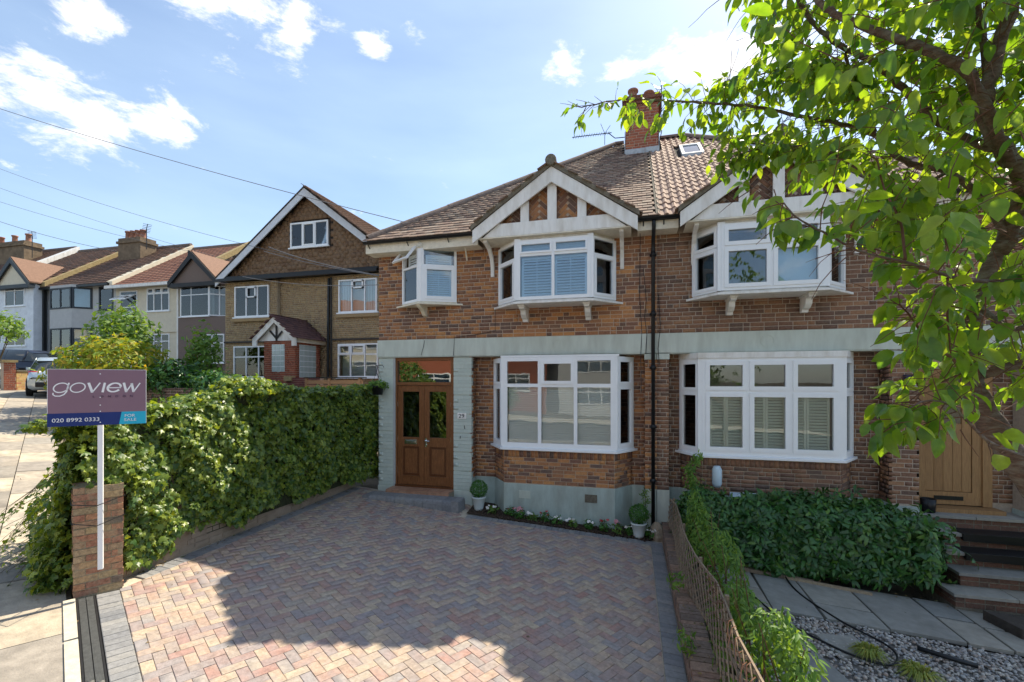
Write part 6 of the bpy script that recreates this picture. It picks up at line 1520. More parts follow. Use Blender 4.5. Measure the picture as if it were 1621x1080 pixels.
for s in (-1, 1):
    e = gx+s*4.2; p = [(gx, 6.98), (gx, 7.32), (e, 7.32-4.2*gs), (e, 6.98-4.2*gs)]
    if s > 0: p = p[::-1]
    b = MB(); b.fprism(FX(YBR-.40), p, 0, .04); b.build('bargeboard', M('pale_grey_paint', (.62, .65, .70), .6, 6, .1), BH)
    b = MB(); o1 = [(gx, YBR-.45, 7.36), (e, YBR-.45, 7.36-4.2*gs), (e, 22.8, 7.36-4.2*gs), (gx, 22.8, 7.36)]
    b.add(o1+[(x_, y_, z_-.08) for x_, y_, z_ in o1], [(0, 1, 2, 3) if s < 0 else (3, 2, 1, 0), (4, 7, 6, 5) if s < 0 else (5, 6, 7, 4), (0, 4, 5, 1), (1, 5, 6, 2), (2, 6, 7, 3)]); b.build('roof_boarding', m_under, BH)
tq = Pieces('roof_tile', 'roof_tiles', m_rtile)
tiles(tq, (gx+4.2, YBR-.45, 7.37-4.2*gs), (0, 1, 0), (-1, 0, gs), 30, 22, .26, .24, lambda c: c.x > gx, thick=.02)
tiles(tq, (gx-4.2, 22.8, 7.37-4.2*gs), (0, -1, 0), (1, 0, gs), 30, 22, .26, .24, lambda c: c.x < gx and c.y > 14.5, thick=.02); tq.finish(BH, 0)
b = MB(); b.fbox(FX(YBR), wx0-.2, wx1, 4.0, 4.14, 0, .42); b.fbox(FX(YBR-.38), wx0-.25, wx1, 3.95, 4.06, 0, .11); b.build('gutter', m_black, BH)
# porch
PX0, PX1, PY = -12.81, -11.49, 13.5
b = MB(); b.box(PX0+.01, PX1-.01, PY+.01, YBR-.17, g0, 1.45); b.build('porch_core', m_mortar, BH)
pq = Pieces('porch_brick', 'porch_bricks', m_redb); bricks(pq, FX(PY), PX0, PX1, g0+.5, 1.45, [(-12.48, -11.92, .3, 1.30)], rnd=rr)
f_, d_ = fr2((PX1, PY), (PX1, YBR-.17)); bricks(pq, f_, 0, d_, g0+.5, 1.45, [(.2, 1.1, .1, 1.30)], rnd=rr); pq.finish(BH, 60)
for ff, u0, u1, z0, z1, nu, nw in ((FX(PY), -12.47, -11.93, .31, 1.29, 3, 5), (f_, .22, 1.08, .12, 1.29, 4, 6)):
    gb = Pieces('glass_block', 'glass_blocks', m_gblk); b = MB(); b.fbox(ff, u0, u1, z0, z1, 0, .004); wo = b.build('glass_block_window', m_upvc, BH)
    for i in range(nu):
        for k in range(nw): du, dw = (u1-u0)/nu, (z1-z0)/nw; gb.fbox(ff, u0+i*du+.012, u0+(i+1)*du-.012, z0+k*dw+.012, z0+(k+1)*dw-.012, .0, .016)
    gb.finish(wo)
pgx = (PX0+PX1)/2-.06; pk = .95
for s in (-1, 1):
    p = [(pgx, 2.05), (pgx, 2.28), (pgx+s*.92, 1.50), (pgx+s*.92, 1.22), (pgx+s*.74, 1.22), (pgx+s*.74, 1.42)]
    if s > 0: p = p[::-1]
    b = MB(); b.fprism(FX(PY-.15), p, 0, .05); b.build('porch_bargeboard', m_white, BH)
    tq = Pieces('porch_tile', 'porch_tiles', m_prtile)
    if s > 0: tiles(tq, (pgx+.94, PY-.2, 1.49), (0, 1, 0), (-1, 0, .85), 9, 9, .2, .14, lambda c: c.x > pgx and c.y < YBR, thick=.02)
    else: tiles(tq, (pgx-.94, YBR, 1.49), (0, -1, 0), (1, 0, .85), 9, 9, .2, .14, lambda c: c.x < pgx and c.y > PY-.22, thick=.02)
    tq.finish(BH, 60)
b = MB(); b.fprism(FX(PY-.02), [(pgx-.8, 1.42), (pgx+.8, 1.42), (pgx, 2.15)], 0, .02); b.build('porch_gable', m_white, BH)
b = MB(); 
for u0, z0, u1, z1 in ((pgx, 1.42, pgx, 2.0), (pgx, 1.5, pgx-.28, 1.78), (pgx, 1.5, pgx+.28, 1.78)):
    dx, dz = u1-u0, z1-z0; l = sqrt(dx*dx+dz*dz); a, c = -dz/l*.03, dx/l*.03; b.fprism(FX(PY-.06), [(u0-a, z0-c), (u0+a, z0+c), (u1+a, z1+c), (u1-a, z1-c)][::-1], 0, .03)
b.build('gable_ornament', m_iron, BH)
b = MB(); b.box(PX1, PX1+.12, PY, YBR, 1.36, 1.50); b.build('porch_fascia', m_cream, BH)
b = MB(); b.tube([(-11.2, YBR-.05, 3.9), (-11.2, YBR-.1, 1.2), (-11.2, YBR-.1, g0)], .05, 8); b.tube([(-10.97, YBR-.22, 3.9), (-10.97, YBR-.22, g0)], .03, 6); b.build('downpipe', m_black, BH)
# stepped garden wall and slatted fence beside the porch
gw = thing('garden_wall', 'stepped maroon brick garden wall beside the small red brick porch', 'wall', (-10.9, 13.3, -1.5))
gq = Pieces('brick', 'bricks', M('maroon_brick', [(.20, .07, .06), (.16, .06, .055), (.24, .09, .07)], .9, 20, .2))
b = MB(); b.box(-11.6, -10.25, 13.22, 13.4, -1.7, .10); b.build('mortar_core', m_mortar, gw); bricks(gq, FX(13.2), -11.6, -10.25, -.9, .12, rnd=rr); gq.finish(gw, 120)
for x, z in ((-11.48, .14), (-11.75, -.12), (-12.05, -.4)): b = MB(); b.box(x-.14, x+.14, 13.1, 13.35, z-.15, z+.02); b.build('pier_block', m_yel, gw, bevel=.01)
fe = thing('slatted_fence', 'low orange-brown horizontal slat fence under the brown house window', 'fence', (-9.6, 13, -1.5))
m_fw2 = M('orange_fence_wood', [(.40, .22, .11), (.36, .20, .10), (.45, .26, .14)], .8, 20, .25, .3, 50, stretch=(1, 1, 8))
fq = Pieces('slat', 'slats', m_fw2)
for k in range(10):
    for a, c in ((-10.25, -9.45), (-9.38, -8.2)): fq.fbox(FX(12.6), a, c, -1.45+k*.15, -1.33+k*.15, 0, .02)
fq.finish(fe)
for x in (-10.28, -9.42, -8.3): b = MB(); b.fbox(FX(12.6), x-.04, x+.04, -1.6, .12, -.04, .035); b.build('post', m_fw2, fe)
b = MB(); b.fbox(FX(12.6), -10.35, -8.1, .08, .115, -.06, .06); b.build('capping', m_black, fe)

# ---- terrace further up
YT, YTR = 19.0, 23.5
def rows_roof(H, x0, x1, ze, zr, mat, pieces_w=.3, y0=YT-.35, y1=YTR):
    W = Vector((0, y1-y0, zr-ze)); L_ = W.length; g = .30; pcz = Pieces('roof_tile', 'roof_tiles', mat)
    tiles(pcz, (x0, y0, ze), (1, 0, 0), tuple(W), int((x1-x0)/.33), int(L_/g)+1, .33, g, lambda c: c.y < y1 and x0 < c.x < x1, thick=.025, tilt=.07, lift=.03); pcz.finish(H, 0)
    b = MB(); b.add([(x0, y0, ze), (x1, y0, ze), (x1, y1, zr), (x0, y1, zr), (x1, 2*y1-y0, ze), (x0, 2*y1-y0, ze)], [(0, 1, 2, 3), (3, 2, 4, 5)]); b.build('roof_boarding', m_under, H)
    b = MB(); b.tube([(x0, y1, zr+.04), (x1, y1, zr+.04)], .12, 8); b.build('ridge', m_ridge, H)
    b = MB(); b.box(x0, x1, y0-.12, y0, ze-.14, ze-.02); b.build('gutter', m_black, H)
def house(label, x0, x1, ze, zr, wallm, roofm, g, holes, side=None):
    H = thing('terraced_house', label, 'house', ((x0+x1)/2, 21, g), 'terraced houses up the street')
    b = MB(); wall_holes(b, FX(YT), x0, x1, g-.8, ze, holes, -.3, 0); b.box(x0, x0+.2, YT+.3, 27.5, g-.8, ze); b.box(x1-.2, x1, YT+.3, 27.5, g-.8, ze); b.box(x0, x1, 27.5, 27.7, g-.8, ze)
    for x in (x0, x1-.2): b.add([(x, YT, ze), (x+.2, YT, ze), (x+.2, 27.6, ze), (x, 27.6, ze), (x, YTR, zr-.1), (x+.2, YTR, zr-.1)], [(0, 1, 5, 4), (2, 3, 4, 5), (1, 2, 5), (0, 4, 3)])
    b.build('wall', wallm, H); rows_roof(H, x0, x1, ze, zr, roofm); return H
def party(H, x, ze, zr, mat, w=.3, h=.22):
    b = MB(); y0, y1 = YT-.35, YTR; dz = 0
    b.add([(x-w/2, y0, ze-.1), (x+w/2, y0, ze-.1), (x+w/2, y1, zr-.1), (x-w/2, y1, zr-.1), (x-w/2, y0, ze+h), (x+w/2, y0, ze+h), (x+w/2, y1, zr+h), (x-w/2, y1, zr+h)], [(3, 2, 1, 0), (4, 5, 6, 7), (0, 1, 5, 4), (1, 2, 6, 5), (2, 3, 7, 6), (3, 0, 4, 7)]); return b.build('party_parapet', mat, H)
def skylight(H, px, py, w=.8, l=1.1, ze=0, zr=0):
    k = (zr-ze)/(YTR-YT+.35); t = 20.
    d = at(px, py, 1.)
    for _ in range(60): t = .6*t+.4*((ze+k*(d.y*t-(YT-.35)))/d.z)
    c = d*t; b = MB(); y0, y1 = c.y-l/2, c.y+l/2; zz = lambda y: ze+k*(y-(YT-.35))
    b.hexa([(c.x-w/2, y0, zz(y0)), (c.x+w/2, y0, zz(y0)), (c.x+w/2, y1, zz(y1)), (c.x-w/2, y1, zz(y1)), (c.x-w/2, y0, zz(y0)+.12), (c.x+w/2, y0, zz(y0)+.12), (c.x+w/2, y1, zz(y1)+.12), (c.x-w/2, y1, zz(y1)+.12)]); f = b.build('roof_window', m_lead, H)
    b = MB(); m = .08; b.hexa([(c.x-w/2+m, y0+m, zz(y0)+.15), (c.x+w/2-m, y0+m, zz(y0)+.15), (c.x+w/2-m, y1-m, zz(y1)+.12), (c.x-w/2+m, y1-m, zz(y1)+.12)]+[(c.x-w/2+m, y0+m, zz(y0)+.165), (c.x+w/2-m, y0+m, zz(y0)+.165), (c.x+w/2-m, y1-m, zz(y1)+.135), (c.x-w/2+m, y1-m, zz(y1)+.135)]); b.build('pane', m_glassb, f)
def gablet(H, x0, x1, ze, zt, proj, roofm, fillm, trim):
    """gabled roof over a projecting front bay"""
    xc = (x0+x1)/2; y0 = YT-proj-.25; k = (zt-ze)/((x1-x0)/2); yb = YT+(zt-ze)/.72+.1
    for s in (-1, 1):
        e = xc+s*(x1-x0)/2; b = MB(); b.add([(xc, y0, zt), (e, y0, ze), (e, YT-.3, ze), (xc, yb, zt), (xc, y0, zt+.08), (e, y0, ze+.08), (e, YT-.3, ze+.08), (xc, yb, zt+.08)], [(4, 5, 6, 7), (3, 2, 1, 0), (0, 1, 5, 4), (1, 2, 6, 5)]); b.build('gable_roof', roofm, H)
        p = [(xc, zt-.30), (xc, zt+.02), (e, ze+.02), (e, ze-.25)]
        if s > 0: p = p[::-1]
        b = MB(); b.fprism(FX(y0), p, -.02, .05); b.build('bargeboard', trim, H)
    b = MB(); b.fprism(FX(y0+.12), [(x0+.1, ze-.05), (x1-.1, ze-.05), (xc, zt-.08)], -.1, 0); b.build('gable_face', fillm, H)
    b = MB(); b.fbox(FX(y0), x0+.05, x1-.05, ze-.28, ze-.08, -.3, .03); b.build('gable_beam', trim, H)
# brown pebbledashed
D = house('brown pebbledashed house with a dark timbered gable over its square bay', -23.2, -16.6, 5.15, 8.35, m_peb_d, m_rtile, .2, [])
b = MB(); b.box(-22.75, -19.6, 18.3, YT, -.5, 3.25); b.box(-22.75, -19.6, 18.3, YT, 4.85, 5.15); b.build('bay', m_peb_d, D)
winbox(D, 18.30, -22.6, -20.75, 3.3, 4.85, cols=[-21.9], trans=4.4, sash=[], d=.0); f_, d_ = fr2((-20.75, 18.3), (-20.05, 18.9)); window(D, f_, 0, d_, 3.3, 4.85, [d_/2], 4.4, mat=m_upvc)
winbox(D, 18.28, -21.1, -19.75, .9, 2.35, cols=[-20.5], trans=1.9, sash=[]); gablet(D, -23.1, -20.0, 5.05, 6.5, .7, m_otile, m_peb_d, m_iron); party(D, -16.9, 5.15, 8.35, m_yel)
# cream house
Cc = house('cream rendered house with a red tiled roof and white windows', -28.1, -23.2, 5.25, 8.6, m_creamr, m_rtiler, .35, [(-27.8, -26.5, 3.1, 5.0), (-25.8, -24.2, 3.8, 5.1), (-25.9, -24.2, 1.2, 2.55)])
w = winbox(Cc, YT, -27.8, -26.5, 3.1, 5.0, cols=[], trans=4.1, sash=[], curtain=False)
for zz_ in (4.75, 3.85):
    for q in range(2):
        b = MB(); x0 = -27.72+q*.6; f_ = FX(YT-.05)
        def hp(u, k): return (u, YT-.05-k*.55, zz_-k*.33)
        for (u0, u1, k0, k1) in ((x0, x0+.56, 0, .15), (x0, x0+.56, .85, 1), (x0, x0+.07, .15, .85), (x0+.49, x0+.56, .15, .85)):
            P4 = [hp(u0, k1), hp(u1, k1), hp(u1, k0), hp(u0, k0)]; b.hexa(P4+[(x, y, z+.05) for x, y, z in P4])
        b.build('sash', m_upvc, w)
winbox(Cc, YT, -25.8, -24.2, 3.8, 5.1, cols=[-25.3, -24.75], trans=4.75, sash=[(0, 1), (1, 1), (2, 1)]); winbox(Cc, YT, -25.9, -24.2, 1.2, 2.55, cols=[-25.3, -24.75], trans=2.15, sash=[(0, 1)])
b = MB(); b.fbox(FX(YT), -28.0, -23.4, 2.62, 2.70, 0, .08); b.build('string_course', m_creamr, Cc); b = MB(); b.box(-28.2, -23.1, 18.45, 18.6, 5.08, 5.24); b.box(-23.6, -23.5, 18.9, 19.0, -.3, 5.1); b.build('white_gutter', m_white, Cc)
party(Cc, -23.3, 5.25, 8.6, m_yel); party(Cc, -28.1, 5.3, 8.7, m_creamr, .45); skylight(Cc, 318, 408, .8, .9, 5.25, 8.6)
b = MB(); b.tube([(-26.0, 21.6, 7.2), (-26.0, 21.6, 7.9)], .07, 8); b.build('vent_pipe', m_black, Cc)
# grey house
Gg = house('grey rendered house with dark-framed windows and a rounded bay', -33.5, -28.1, 5.45, 8.9, m_greyr, m_rtile, .7, [(-29.4, -28.3, 4.0, 5.35)])
b = MB(); bay = [(-32.9, YT), (-32.5, 18.5), (-30.6, 18.4), (-29.9, YT)]
b.zprism(bay, .2, 1.5); b.zprism(bay, 3.0, 4.1); b.zprism(bay, 5.3, 5.45); b.build('bay', m_greyr, Gg)
for i in range(3):
    f_, d_ = fr2(bay[i], bay[i+1])
    for z0, z1 in ((4.1, 5.3), (1.5, 3.0)): window(Gg, f_, .02, d_-.02, z0, z1, [d_*.5] if i == 1 else [], None, fw=.09, mat=m_dk, glass=m_glassb)
winbox(Gg, YT, -29.4, -28.3, 4.0, 5.35, mat=m_dk, fw=.09, curtain=False); party(Gg, -33.4, 5.55, 9.0, m_yel, .4); 
for p in ((196, 414, .9, 1.1), (226, 412, .9, 1.1), (265, 404, .8, .7)): skylight(Gg, p[0], p[1], p[2], p[3], 5.45, 8.9)
b = MB(); b.box(-33.6, -33.45, 18.75, 18.9, 0, 5.5); b.build('downpipe', m_black, Gg)
# white house
Wh = house('white rendered house with a small red-tiled gable at the far end of the row', -38.6, -33.5, 5.75, 9.2, m_whiter, m_rtile, 1.0, [])
b = MB(); b.box(-36.5, -33.6, 18.35, YT, 0, 5.75); b.build('bay', m_whiter, Wh)
winbox(Wh, 18.34, -36.0, -34.3, 4.4, 5.75, cols=[-35.15], trans=5.3, sash=[], curtain=False); winbox(Wh, 18.34, -36.0, -34.2, 2.05, 3.35, cols=[-35.1], trans=2.95, sash=[(0, 1)])
winbox(Wh, YT, -38.1, -36.8, 4.4, 5.7, cols=[], trans=5.3, sash=[], curtain=False)
gablet(Wh, -36.5, -33.4, 5.65, 7.15, .7, m_otile, m_creamr, m_dk); party(Wh, -38.5, 5.8, 9.3, m_white, .5, .3)
for p in ((150, 409, .9, 1.0), (88, 417, .8, .9)): skylight(Wh if p[0] < 100 else Gg, p[0], p[1], p[2], p[3], 5.7, 9.1)
b = MB(); b.box(-38.1, -36.8, 18.9, YT, .8, 3.0); b.build('porch_door', M('blue_grey_door', (.22, .28, .34), .6), Wh)
Vv = house('far brick house at the edge with a dark roof and a yellow brick gable', -46, -38.6, 6.0, 9.5, m_redb, m_rtile, 1.3, []); 
def stack(H, px0, px1, pyt, pyb, Y, mat, npots, name='chimney'):
    a = at(px0, pyt, 1.); a = a*(Y/a.y); c = at(px1, pyb, 1.); c = c*(Y/c.y); b = MB(); b.box(a.x, c.x, Y, Y+1.0, c.z-2.5, a.z); o = b.build(name, mat, H)
    b = MB(); b.box(a.x-.08, c.x+.08, Y-.08, Y+1.08, a.z-.35, a.z-.2); b.build('chimney_band', mat, H)
    for i in range(npots): b = MB(); b.lathe((a.x+.3+(c.x-a.x-.6)*(i/(max(1, npots-1))), Y+.4, a.z), [(.17, 0), (.15, .1), (.14, .45), (.18, .47), (.18, .55), (.12, .55)], 12); b.build('chimney_pot', m_rtiler, H, smooth=True)
m_stk = M('soot_stained_stock_brick', [(.21, .155, .095), (.17, .125, .085)], .95, 3, .45, .4, 20)
stack(Gg, 187, 222, 378, 420, 21.8, m_stk, 4); stack(Vv, -14, 38, 386, 430, 21.5, m_stk, 3)
def aerial(lb, px, py0, py1, Z, k=1.0):
    a = at(px, py0, Z); c = at(px, py1, Z); b = MB(); b.tube([a, c], .025*k, 6); d = Vector((.5, -.3, .12)).normalized()*1.0*k
    b.tube([a-d*.6, a+d*.6], .018*k, 5)
    for t in np.linspace(-.5, .55, 6): q = a+d*t; s = Vector((.3, .5, 0))*.35*k; b.tube([q-s, q+s], .012*k, 4)
    tag(b.build('tv_aerial', m_iron), lb, 'aerial', 'roof aerials')
aerial('tall thin aerial on a pole right of the four-pot chimney', 232, 362, 395, 27); aerial('aerial on a mast right of the far yellow brick chimney', 51, 372, 408, 31)
# aerial on our chimney
b = MB(); A0 = Vector((-.22, 12.6, 6.55)); d = Vector((-.75, -.55, -.28)).normalized(); c0 = A0+Vector((-.42, -.1, .12)); b.tube([A0, A0+Vector((-.25, -.06, -.02)), c0], .012, 5); b.tube([c0-d*.1, c0+d*1.15], .011, 5)
for t in np.linspace(0, 1.1, 15): q = c0+d*t; s = Vector((.02, .02, .055)); b.tube([q-s, q+s], .005, 4)
for s in (Vector((-.12, -.03, .26)), Vector((-.02, .05, -.28)), Vector((.13, 0, .2))): b.tube([c0+d*.12, c0+d*.1+s], .008, 4)
tag(b.build('tv_aerial', m_iron), 'spiny aerial sticking out left from the tall red brick chimney', 'aerial', 'roof aerials')
b = MB(); b.tube([(.66, 12.5, 6.2), (.72, 12.45, 6.5), (.70, 12.45, 7.0), (.86, 12.4, 7.15)], .012, 5); b.tube([(.71, 12.45, 7.0), (.71, 12.45, 7.7)], .015, 5)
for z in (7.3, 7.45, 7.6): b.tube([(.61, 12.45, z), (.81, 12.45, z)], .006, 4)
tag(b.build('tv_aerial', m_iron), 'small upright aerial on the right side of the tall red brick chimney', 'aerial', 'roof aerials')

# ---- wires across the sky
def wire(lb, p, q, sag=.15, r=.007):
    a, c = at(*p), at(*q); b = MB(); b.tube([a.lerp(c, t)-Vector((0, 0, sag*4*t*(1-t))) for t in np.linspace(0, 1, 14)], r, 5); tag(b.build('telephone_wire', M('grey_wire', (.16, .16, .17), .6)), lb, 'wire', 'telephone wires')
wire('highest telephone wire running down to the roof of the brick semi', (-80, 146, 13), (645, 353, 9.3), .12, .008)
wire('faint wire second from the top over the far terrace', (-60, 244, 22), (470, 407, 17), .3, .008)
wire('faint wire third from the top over the far terrace', (-60, 276, 24), (410, 425, 22), .2, .008)
wire('wire fourth from the top over the far terrace', (-60, 300, 24), (300, 398, 24), .2, .009)
wire('lowest wire ending at the four-pot chimney', (-60, 330, 24), (185, 398, 24), .2, .012)
wire('wire from the tile-hung gable to the corner of the brick semi', (425, 391, 14.2), (600, 436, 9.9), .08, .010)
wire('lower wire from the gable to the corner of the brick semi', (418, 398, 14.2), (600, 437, 9.9), .05, .008)
wire('wire along the gutter line of the brown brick house', (384, 438, 14.0), (600, 451, 12), .12, .009)

# ---- shrubs and small trees in the front gardens
def gbush(name, lb, cat, px, py, Z, w, h, d, n, size, mat, units=None, seed=1, **k):
    c = at(px, py, Z); return bush(name, lb, cat, (c.x, c.y, c.z), (w, d, h), n, size, mat, units or [SM, JS], k.pop('nparts', 0), seed=seed, base=(c.x, c.y, c.z-h*1.6), **k)
gbush('golden_shrub', 'big yellow-green shrub tipped with orange above the for-sale board', 'shrub', 180, 590, 13.5, 1.5, 1.05, 1.3, 5200, .16, m_gold, seed=61, amp=.2)
gbush('small_tree', 'loose light green tree rising behind the golden shrub', 'tree', 196, 535, 15.5, 1.0, 1.1, .9, 2200, .17, m_bush, seed=62, amp=.35, inner=.2)
gbush('young_tree', 'upright young tree with pale tips in front of the pebbledashed bay', 'tree', 322, 575, 14.5, .55, 1.15, .5, 1600, .15, m_jas, seed=63, amp=.35, inner=.2)
gbush('dark_shrub', 'dark green shrub between the golden shrub and the young pale-tipped tree', 'shrub', 275, 605, 13.5, .8, .65, .7, 2000, .14, m_chois, seed=64, amp=.25, spread=.9)
gbush('dark_shrub', 'low dark shrub at the foot of the young pale-tipped tree', 'shrub', 340, 612, 13.0, .7, .45, .6, 1300, .14, m_chois, seed=65, amp=.25, spread=.9)
gbush('street_tree', 'small leafy branch of a street tree at the far edge before the white house', 'tree', -15, 520, 17, .95, .75, .9, 1500, .16, m_bush, seed=66, amp=.35, inner=.2)
fw_ = thing('garden_wall', 'long dark front garden wall behind the ivy hedge', 'wall', (-12, 9.5, -1.6)); f_, d_ = fr2(S(13.5, -.3)[:2], S(5.2, -.3)[:2])
fwq = Pieces('brick', 'bricks', M('dark_garden_brick', [(.14, .09, .07), (.11, .075, .06), (.18, .11, .08)], .92, 15, .3))
ww = [at(215, 610, 13.2), at(385, 615, 12.2)]
f_, d_ = fr2((ww[0].x, ww[0].y), (ww[1].x, ww[1].y)); b = MB(); b.fbox(f_, 0, d_, -1.8, -.22, -.2, 0); b.build('mortar_core', m_mortar2, fw_); bricks(fwq, f_, 0, d_, -1.2, -.2, rnd=rr); fwq.finish(fw_, 60)
# low brick wall and pier beside the parked cars
bp_ = thing('brick_pier', 'red brick pier of the far low garden wall beside the parked cars', 'pier', at(15, 617, 19)); a, c = at(6, 617, 19), at(25, 617, 19.3); f_, d_ = fr2((a.x, a.y), (c.x, c.y)); q_ = Pieces('brick', 'bricks', m_redb)
b = MB(); b.fbox(f_, 0, d_, -.8, .78, -.45, 0); b.build('mortar_core', m_mortar, bp_); bricks(q_, f_, 0, d_, -.6, .76, rnd=rr); q_.finish(bp_, 60); b = MB(); b.fbox(f_, -.06, d_+.06, .78, .88, -.5, .06); b.build('cap', m_yel, bp_)
lw2 = thing('garden_wall', 'low yellow and red brick wall between the far pier and the red-lit car', 'wall', at(45, 617, 19.5)); a, c = at(26, 616, 19.4), at(62, 616, 20.2); f_, d_ = fr2((a.x, a.y), (c.x, c.y))
q_ = Pieces('brick', 'bricks', M('yellow_red_brick', [(.50, .34, .12), (.40, .16, .08), (.52, .38, .15), (.46, .24, .10)], .9, 10, .25)); b = MB(); b.fbox(f_, 0, d_, -.8, .40, -.22, 0); b.build('mortar_core', m_mortar, lw2); bricks(q_, f_, 0, d_, -.6, .40, rnd=rr); q_.finish(lw2, 60); b = MB(); b.fbox(f_, -.0, d_, .40, .46, -.25, .04); b.build('coping', m_verge, lw2)

# ================================================================== cars
m_tyre = M('tyre_rubber', (.015, .015, .016), .9); m_alloy = M('alloy_wheel', (.45, .46, .48), .35, 5, .05, metal=1)
def car(label, loc, rz, paint, L=4.2, Wd=1.76, Hh=1.46, group=None):
    t = thing('parked_car', label, 'car', loc, group); R = Matrix.Translation(Vector(loc)) @ Matrix.Rotation(rz, 4, 'Z')
    def fin(b, name, mat, par=t, smooth=True, bevel=0):
        b.v = [tuple(R @ Vector(v)) for v in b.v]; return b.build(name, mat, par, smooth=smooth, bevel=bevel)
    st_ = [(-.5, .42, .70, .80), (-.485, .30, .86, .90), (-.44, .22, .92, .95), (-.34, .20, .94, .98), (-.2, .19, .95, 1), (.0, .18, .94, 1), (.2, .18, .92, 1), (.3, .19, .90, .99), (.38, .20, .84, .97), (.45, .24, .76, .92), (.49, .32, .66, .84), (.5, .42, .60, .78)]
    b = MB(); n = 12
    for fx, zb, zt_, wk in st_:
        x = -fx*L; w = Wd/2*wk; zt2 = zt_*Hh/1.46
        sec = [(0, zb), (w*.85, zb), (w*.98, zb+.08), (w, zb+.25), (w, (zb+zt2)/2+.05), (w*.965, zt2-.05), (w*.9, zt2), (0, zt2+.03)]
        ring = [(x, y, z) for y, z in sec]+[(x, -y, z) for y, z in sec[-2:0:-1]]; b.v += ring; n = len(ring)
    m = len(st_); b.f += [(i*n+j, i*n+(j+1) % n, (i+1)*n+(j+1) % n, (i+1)*n+j) for i in range(m-1) for j in range(n)]+[tuple(range(n-1, -1, -1)), tuple((m-1)*n+j for j in range(n))]
    fin(b, 'body', paint)
    b = MB(); cs = [(-.43, .90, .90, .80), (-.36, .93, 1.28, .74), (-.28, .94, 1.42, .70), (-.05, .94, 1.46, .70), (.06, .93, 1.42, .70), (.14, .91, 1.26, .74), (.25, .89, .92, .84)]
    for fx, zb, zt_, wk in cs:
        x = -fx*L; w0, w1 = Wd/2*.93, Wd/2*wk*(1 if zt_ > .95 else 1.1); zt2 = zt_*Hh/1.46; zb *= Hh/1.46
        b.v += [(x, w0, zb), (x, w1, zt2), (x, 0, zt2+.02), (x, -w1, zt2), (x, -w0, zb)]
    b.f += [(i*5+j, i*5+j+1, (i+1)*5+j+1, (i+1)*5+j) for i in range(6) for j in range(4)]
    fin(b, 'windows', m_cargl)
    b = MB(); 
    for fx, zt_, wk in ((-.36, 1.29, .73), (-.28, 1.425, .70), (-.05, 1.468, .70), (.06, 1.43, .70), (.10, 1.36, .715)):
        x = -fx*L; w1 = Wd/2*wk*.99; zt2 = zt_*Hh/1.46+.012; b.v += [(x, w1, zt2-.03), (x, w1*.93, zt2), (x, 0, zt2+.022), (x, -w1*.93, zt2), (x, -w1, zt2-.03)]
    b.f += [(i*5+j, i*5+j+1, (i+1)*5+j+1, (i+1)*5+j) for i in range(4) for j in range(4)]
    fin(b, 'roof', paint)
    for s in (-1, 1):
        b = MB()
        for fx, w_ in ((-.30, .05), (-.08, .05)):
            x = -fx*L; b.hexa([(x-w_, s*Wd/2*.935, .90), (x+w_, s*Wd/2*.935, .90), (x+w_, s*Wd/2*.95, .90), (x-w_, s*Wd/2*.95, .90), (x-w_, s*Wd/2*.70, 1.42*Hh/1.46), (x+w_, s*Wd/2*.70, 1.42*Hh/1.46), (x+w_, s*Wd/2*.715, 1.42*Hh/1.46), (x-w_, s*Wd/2*.715, 1.42*Hh/1.46)])
        fin(b, 'pillar', paint)
        for fx in (-.31, .31):
            x = -fx*L; b = MB(); y0 = s*(Wd/2-.17); y1 = s*(Wd/2+.005); b.tube([(x, y0, .32), (x, y1, .32)], .32, 24); w = fin(b, 'wheel', m_tyre, smooth=False, bevel=.02); b = MB(); b.tube([(x, y1-.02*s, .32), (x, y1+.012*s, .32)], .21, 20); fin(b, 'rim', m_alloy, w, smooth=False)
        b = MB(); x = .45*L; b.hexa([(x-.10, s*Wd*.30, .64), (x+.12, s*Wd*.30, .62), (x-.02, s*Wd*.455, .66), (x-.2, s*Wd*.462, .68), (x-.10, s*Wd*.30, .78), (x+.09, s*Wd*.30, .75), (x-.04, s*Wd*.45, .80), (x-.22, s*Wd*.455, .82)]); b.v = [(-v[0], v[1], v[2]) for v in b.v]; fin(b, 'headlight', m_alloy) 
        b = MB(); x = .47*L; b.hexa([(x+.03, s*Wd*.28, .72), (x+.045, s*Wd*.40, .72), (x-.10, s*Wd*.468, .74), (x-.2, s*Wd*.28, .72), (x+.03, s*Wd*.28, .88), (x+.03, s*Wd*.40, .88), (x-.10, s*Wd*.466, .90), (x-.2, s*Wd*.28, .88)]); fin(b, 'tail_light', m_taill)
        b = MB(); b.hexa([(-.13*L, s*Wd*.46, .93), (-.13*L-.12, s*Wd*.46, .95), (-.13*L-.1, s*Wd*.56, .95), (-.13*L, s*Wd*.56, .95), (-.13*L, s*Wd*.46, 1.06), (-.13*L-.1, s*Wd*.46, 1.06), (-.13*L-.08, s*Wd*.56, 1.07), (-.13*L, s*Wd*.56, 1.08)]); fin(b, 'door_mirror', paint)
    b = MB(); b.box(.5*L-.08, .5*L+.012, -Wd*.36, Wd*.36, .32, .5); fin(b, 'rear_bumper_insert', m_black, bevel=.02)
    b = MB(); b.box(.5*L-.02, .5*L+.02, -.26, .26, .52, .63); fin(b, 'number_plate', M('number_plate_blank', (.6, .5, .1), .5))
    return t
m_cargl = M('car_glass', (.015, .02, .022), .05, 5, 0, spec=1.0); m_taill = M('tail_light_red', (.45, .01, .02), .2, 5, 0, spec=.8)
def paintm(n, c, metal=.3): return M(n, c, .28, 5, .03, metal=metal, spec=.7)
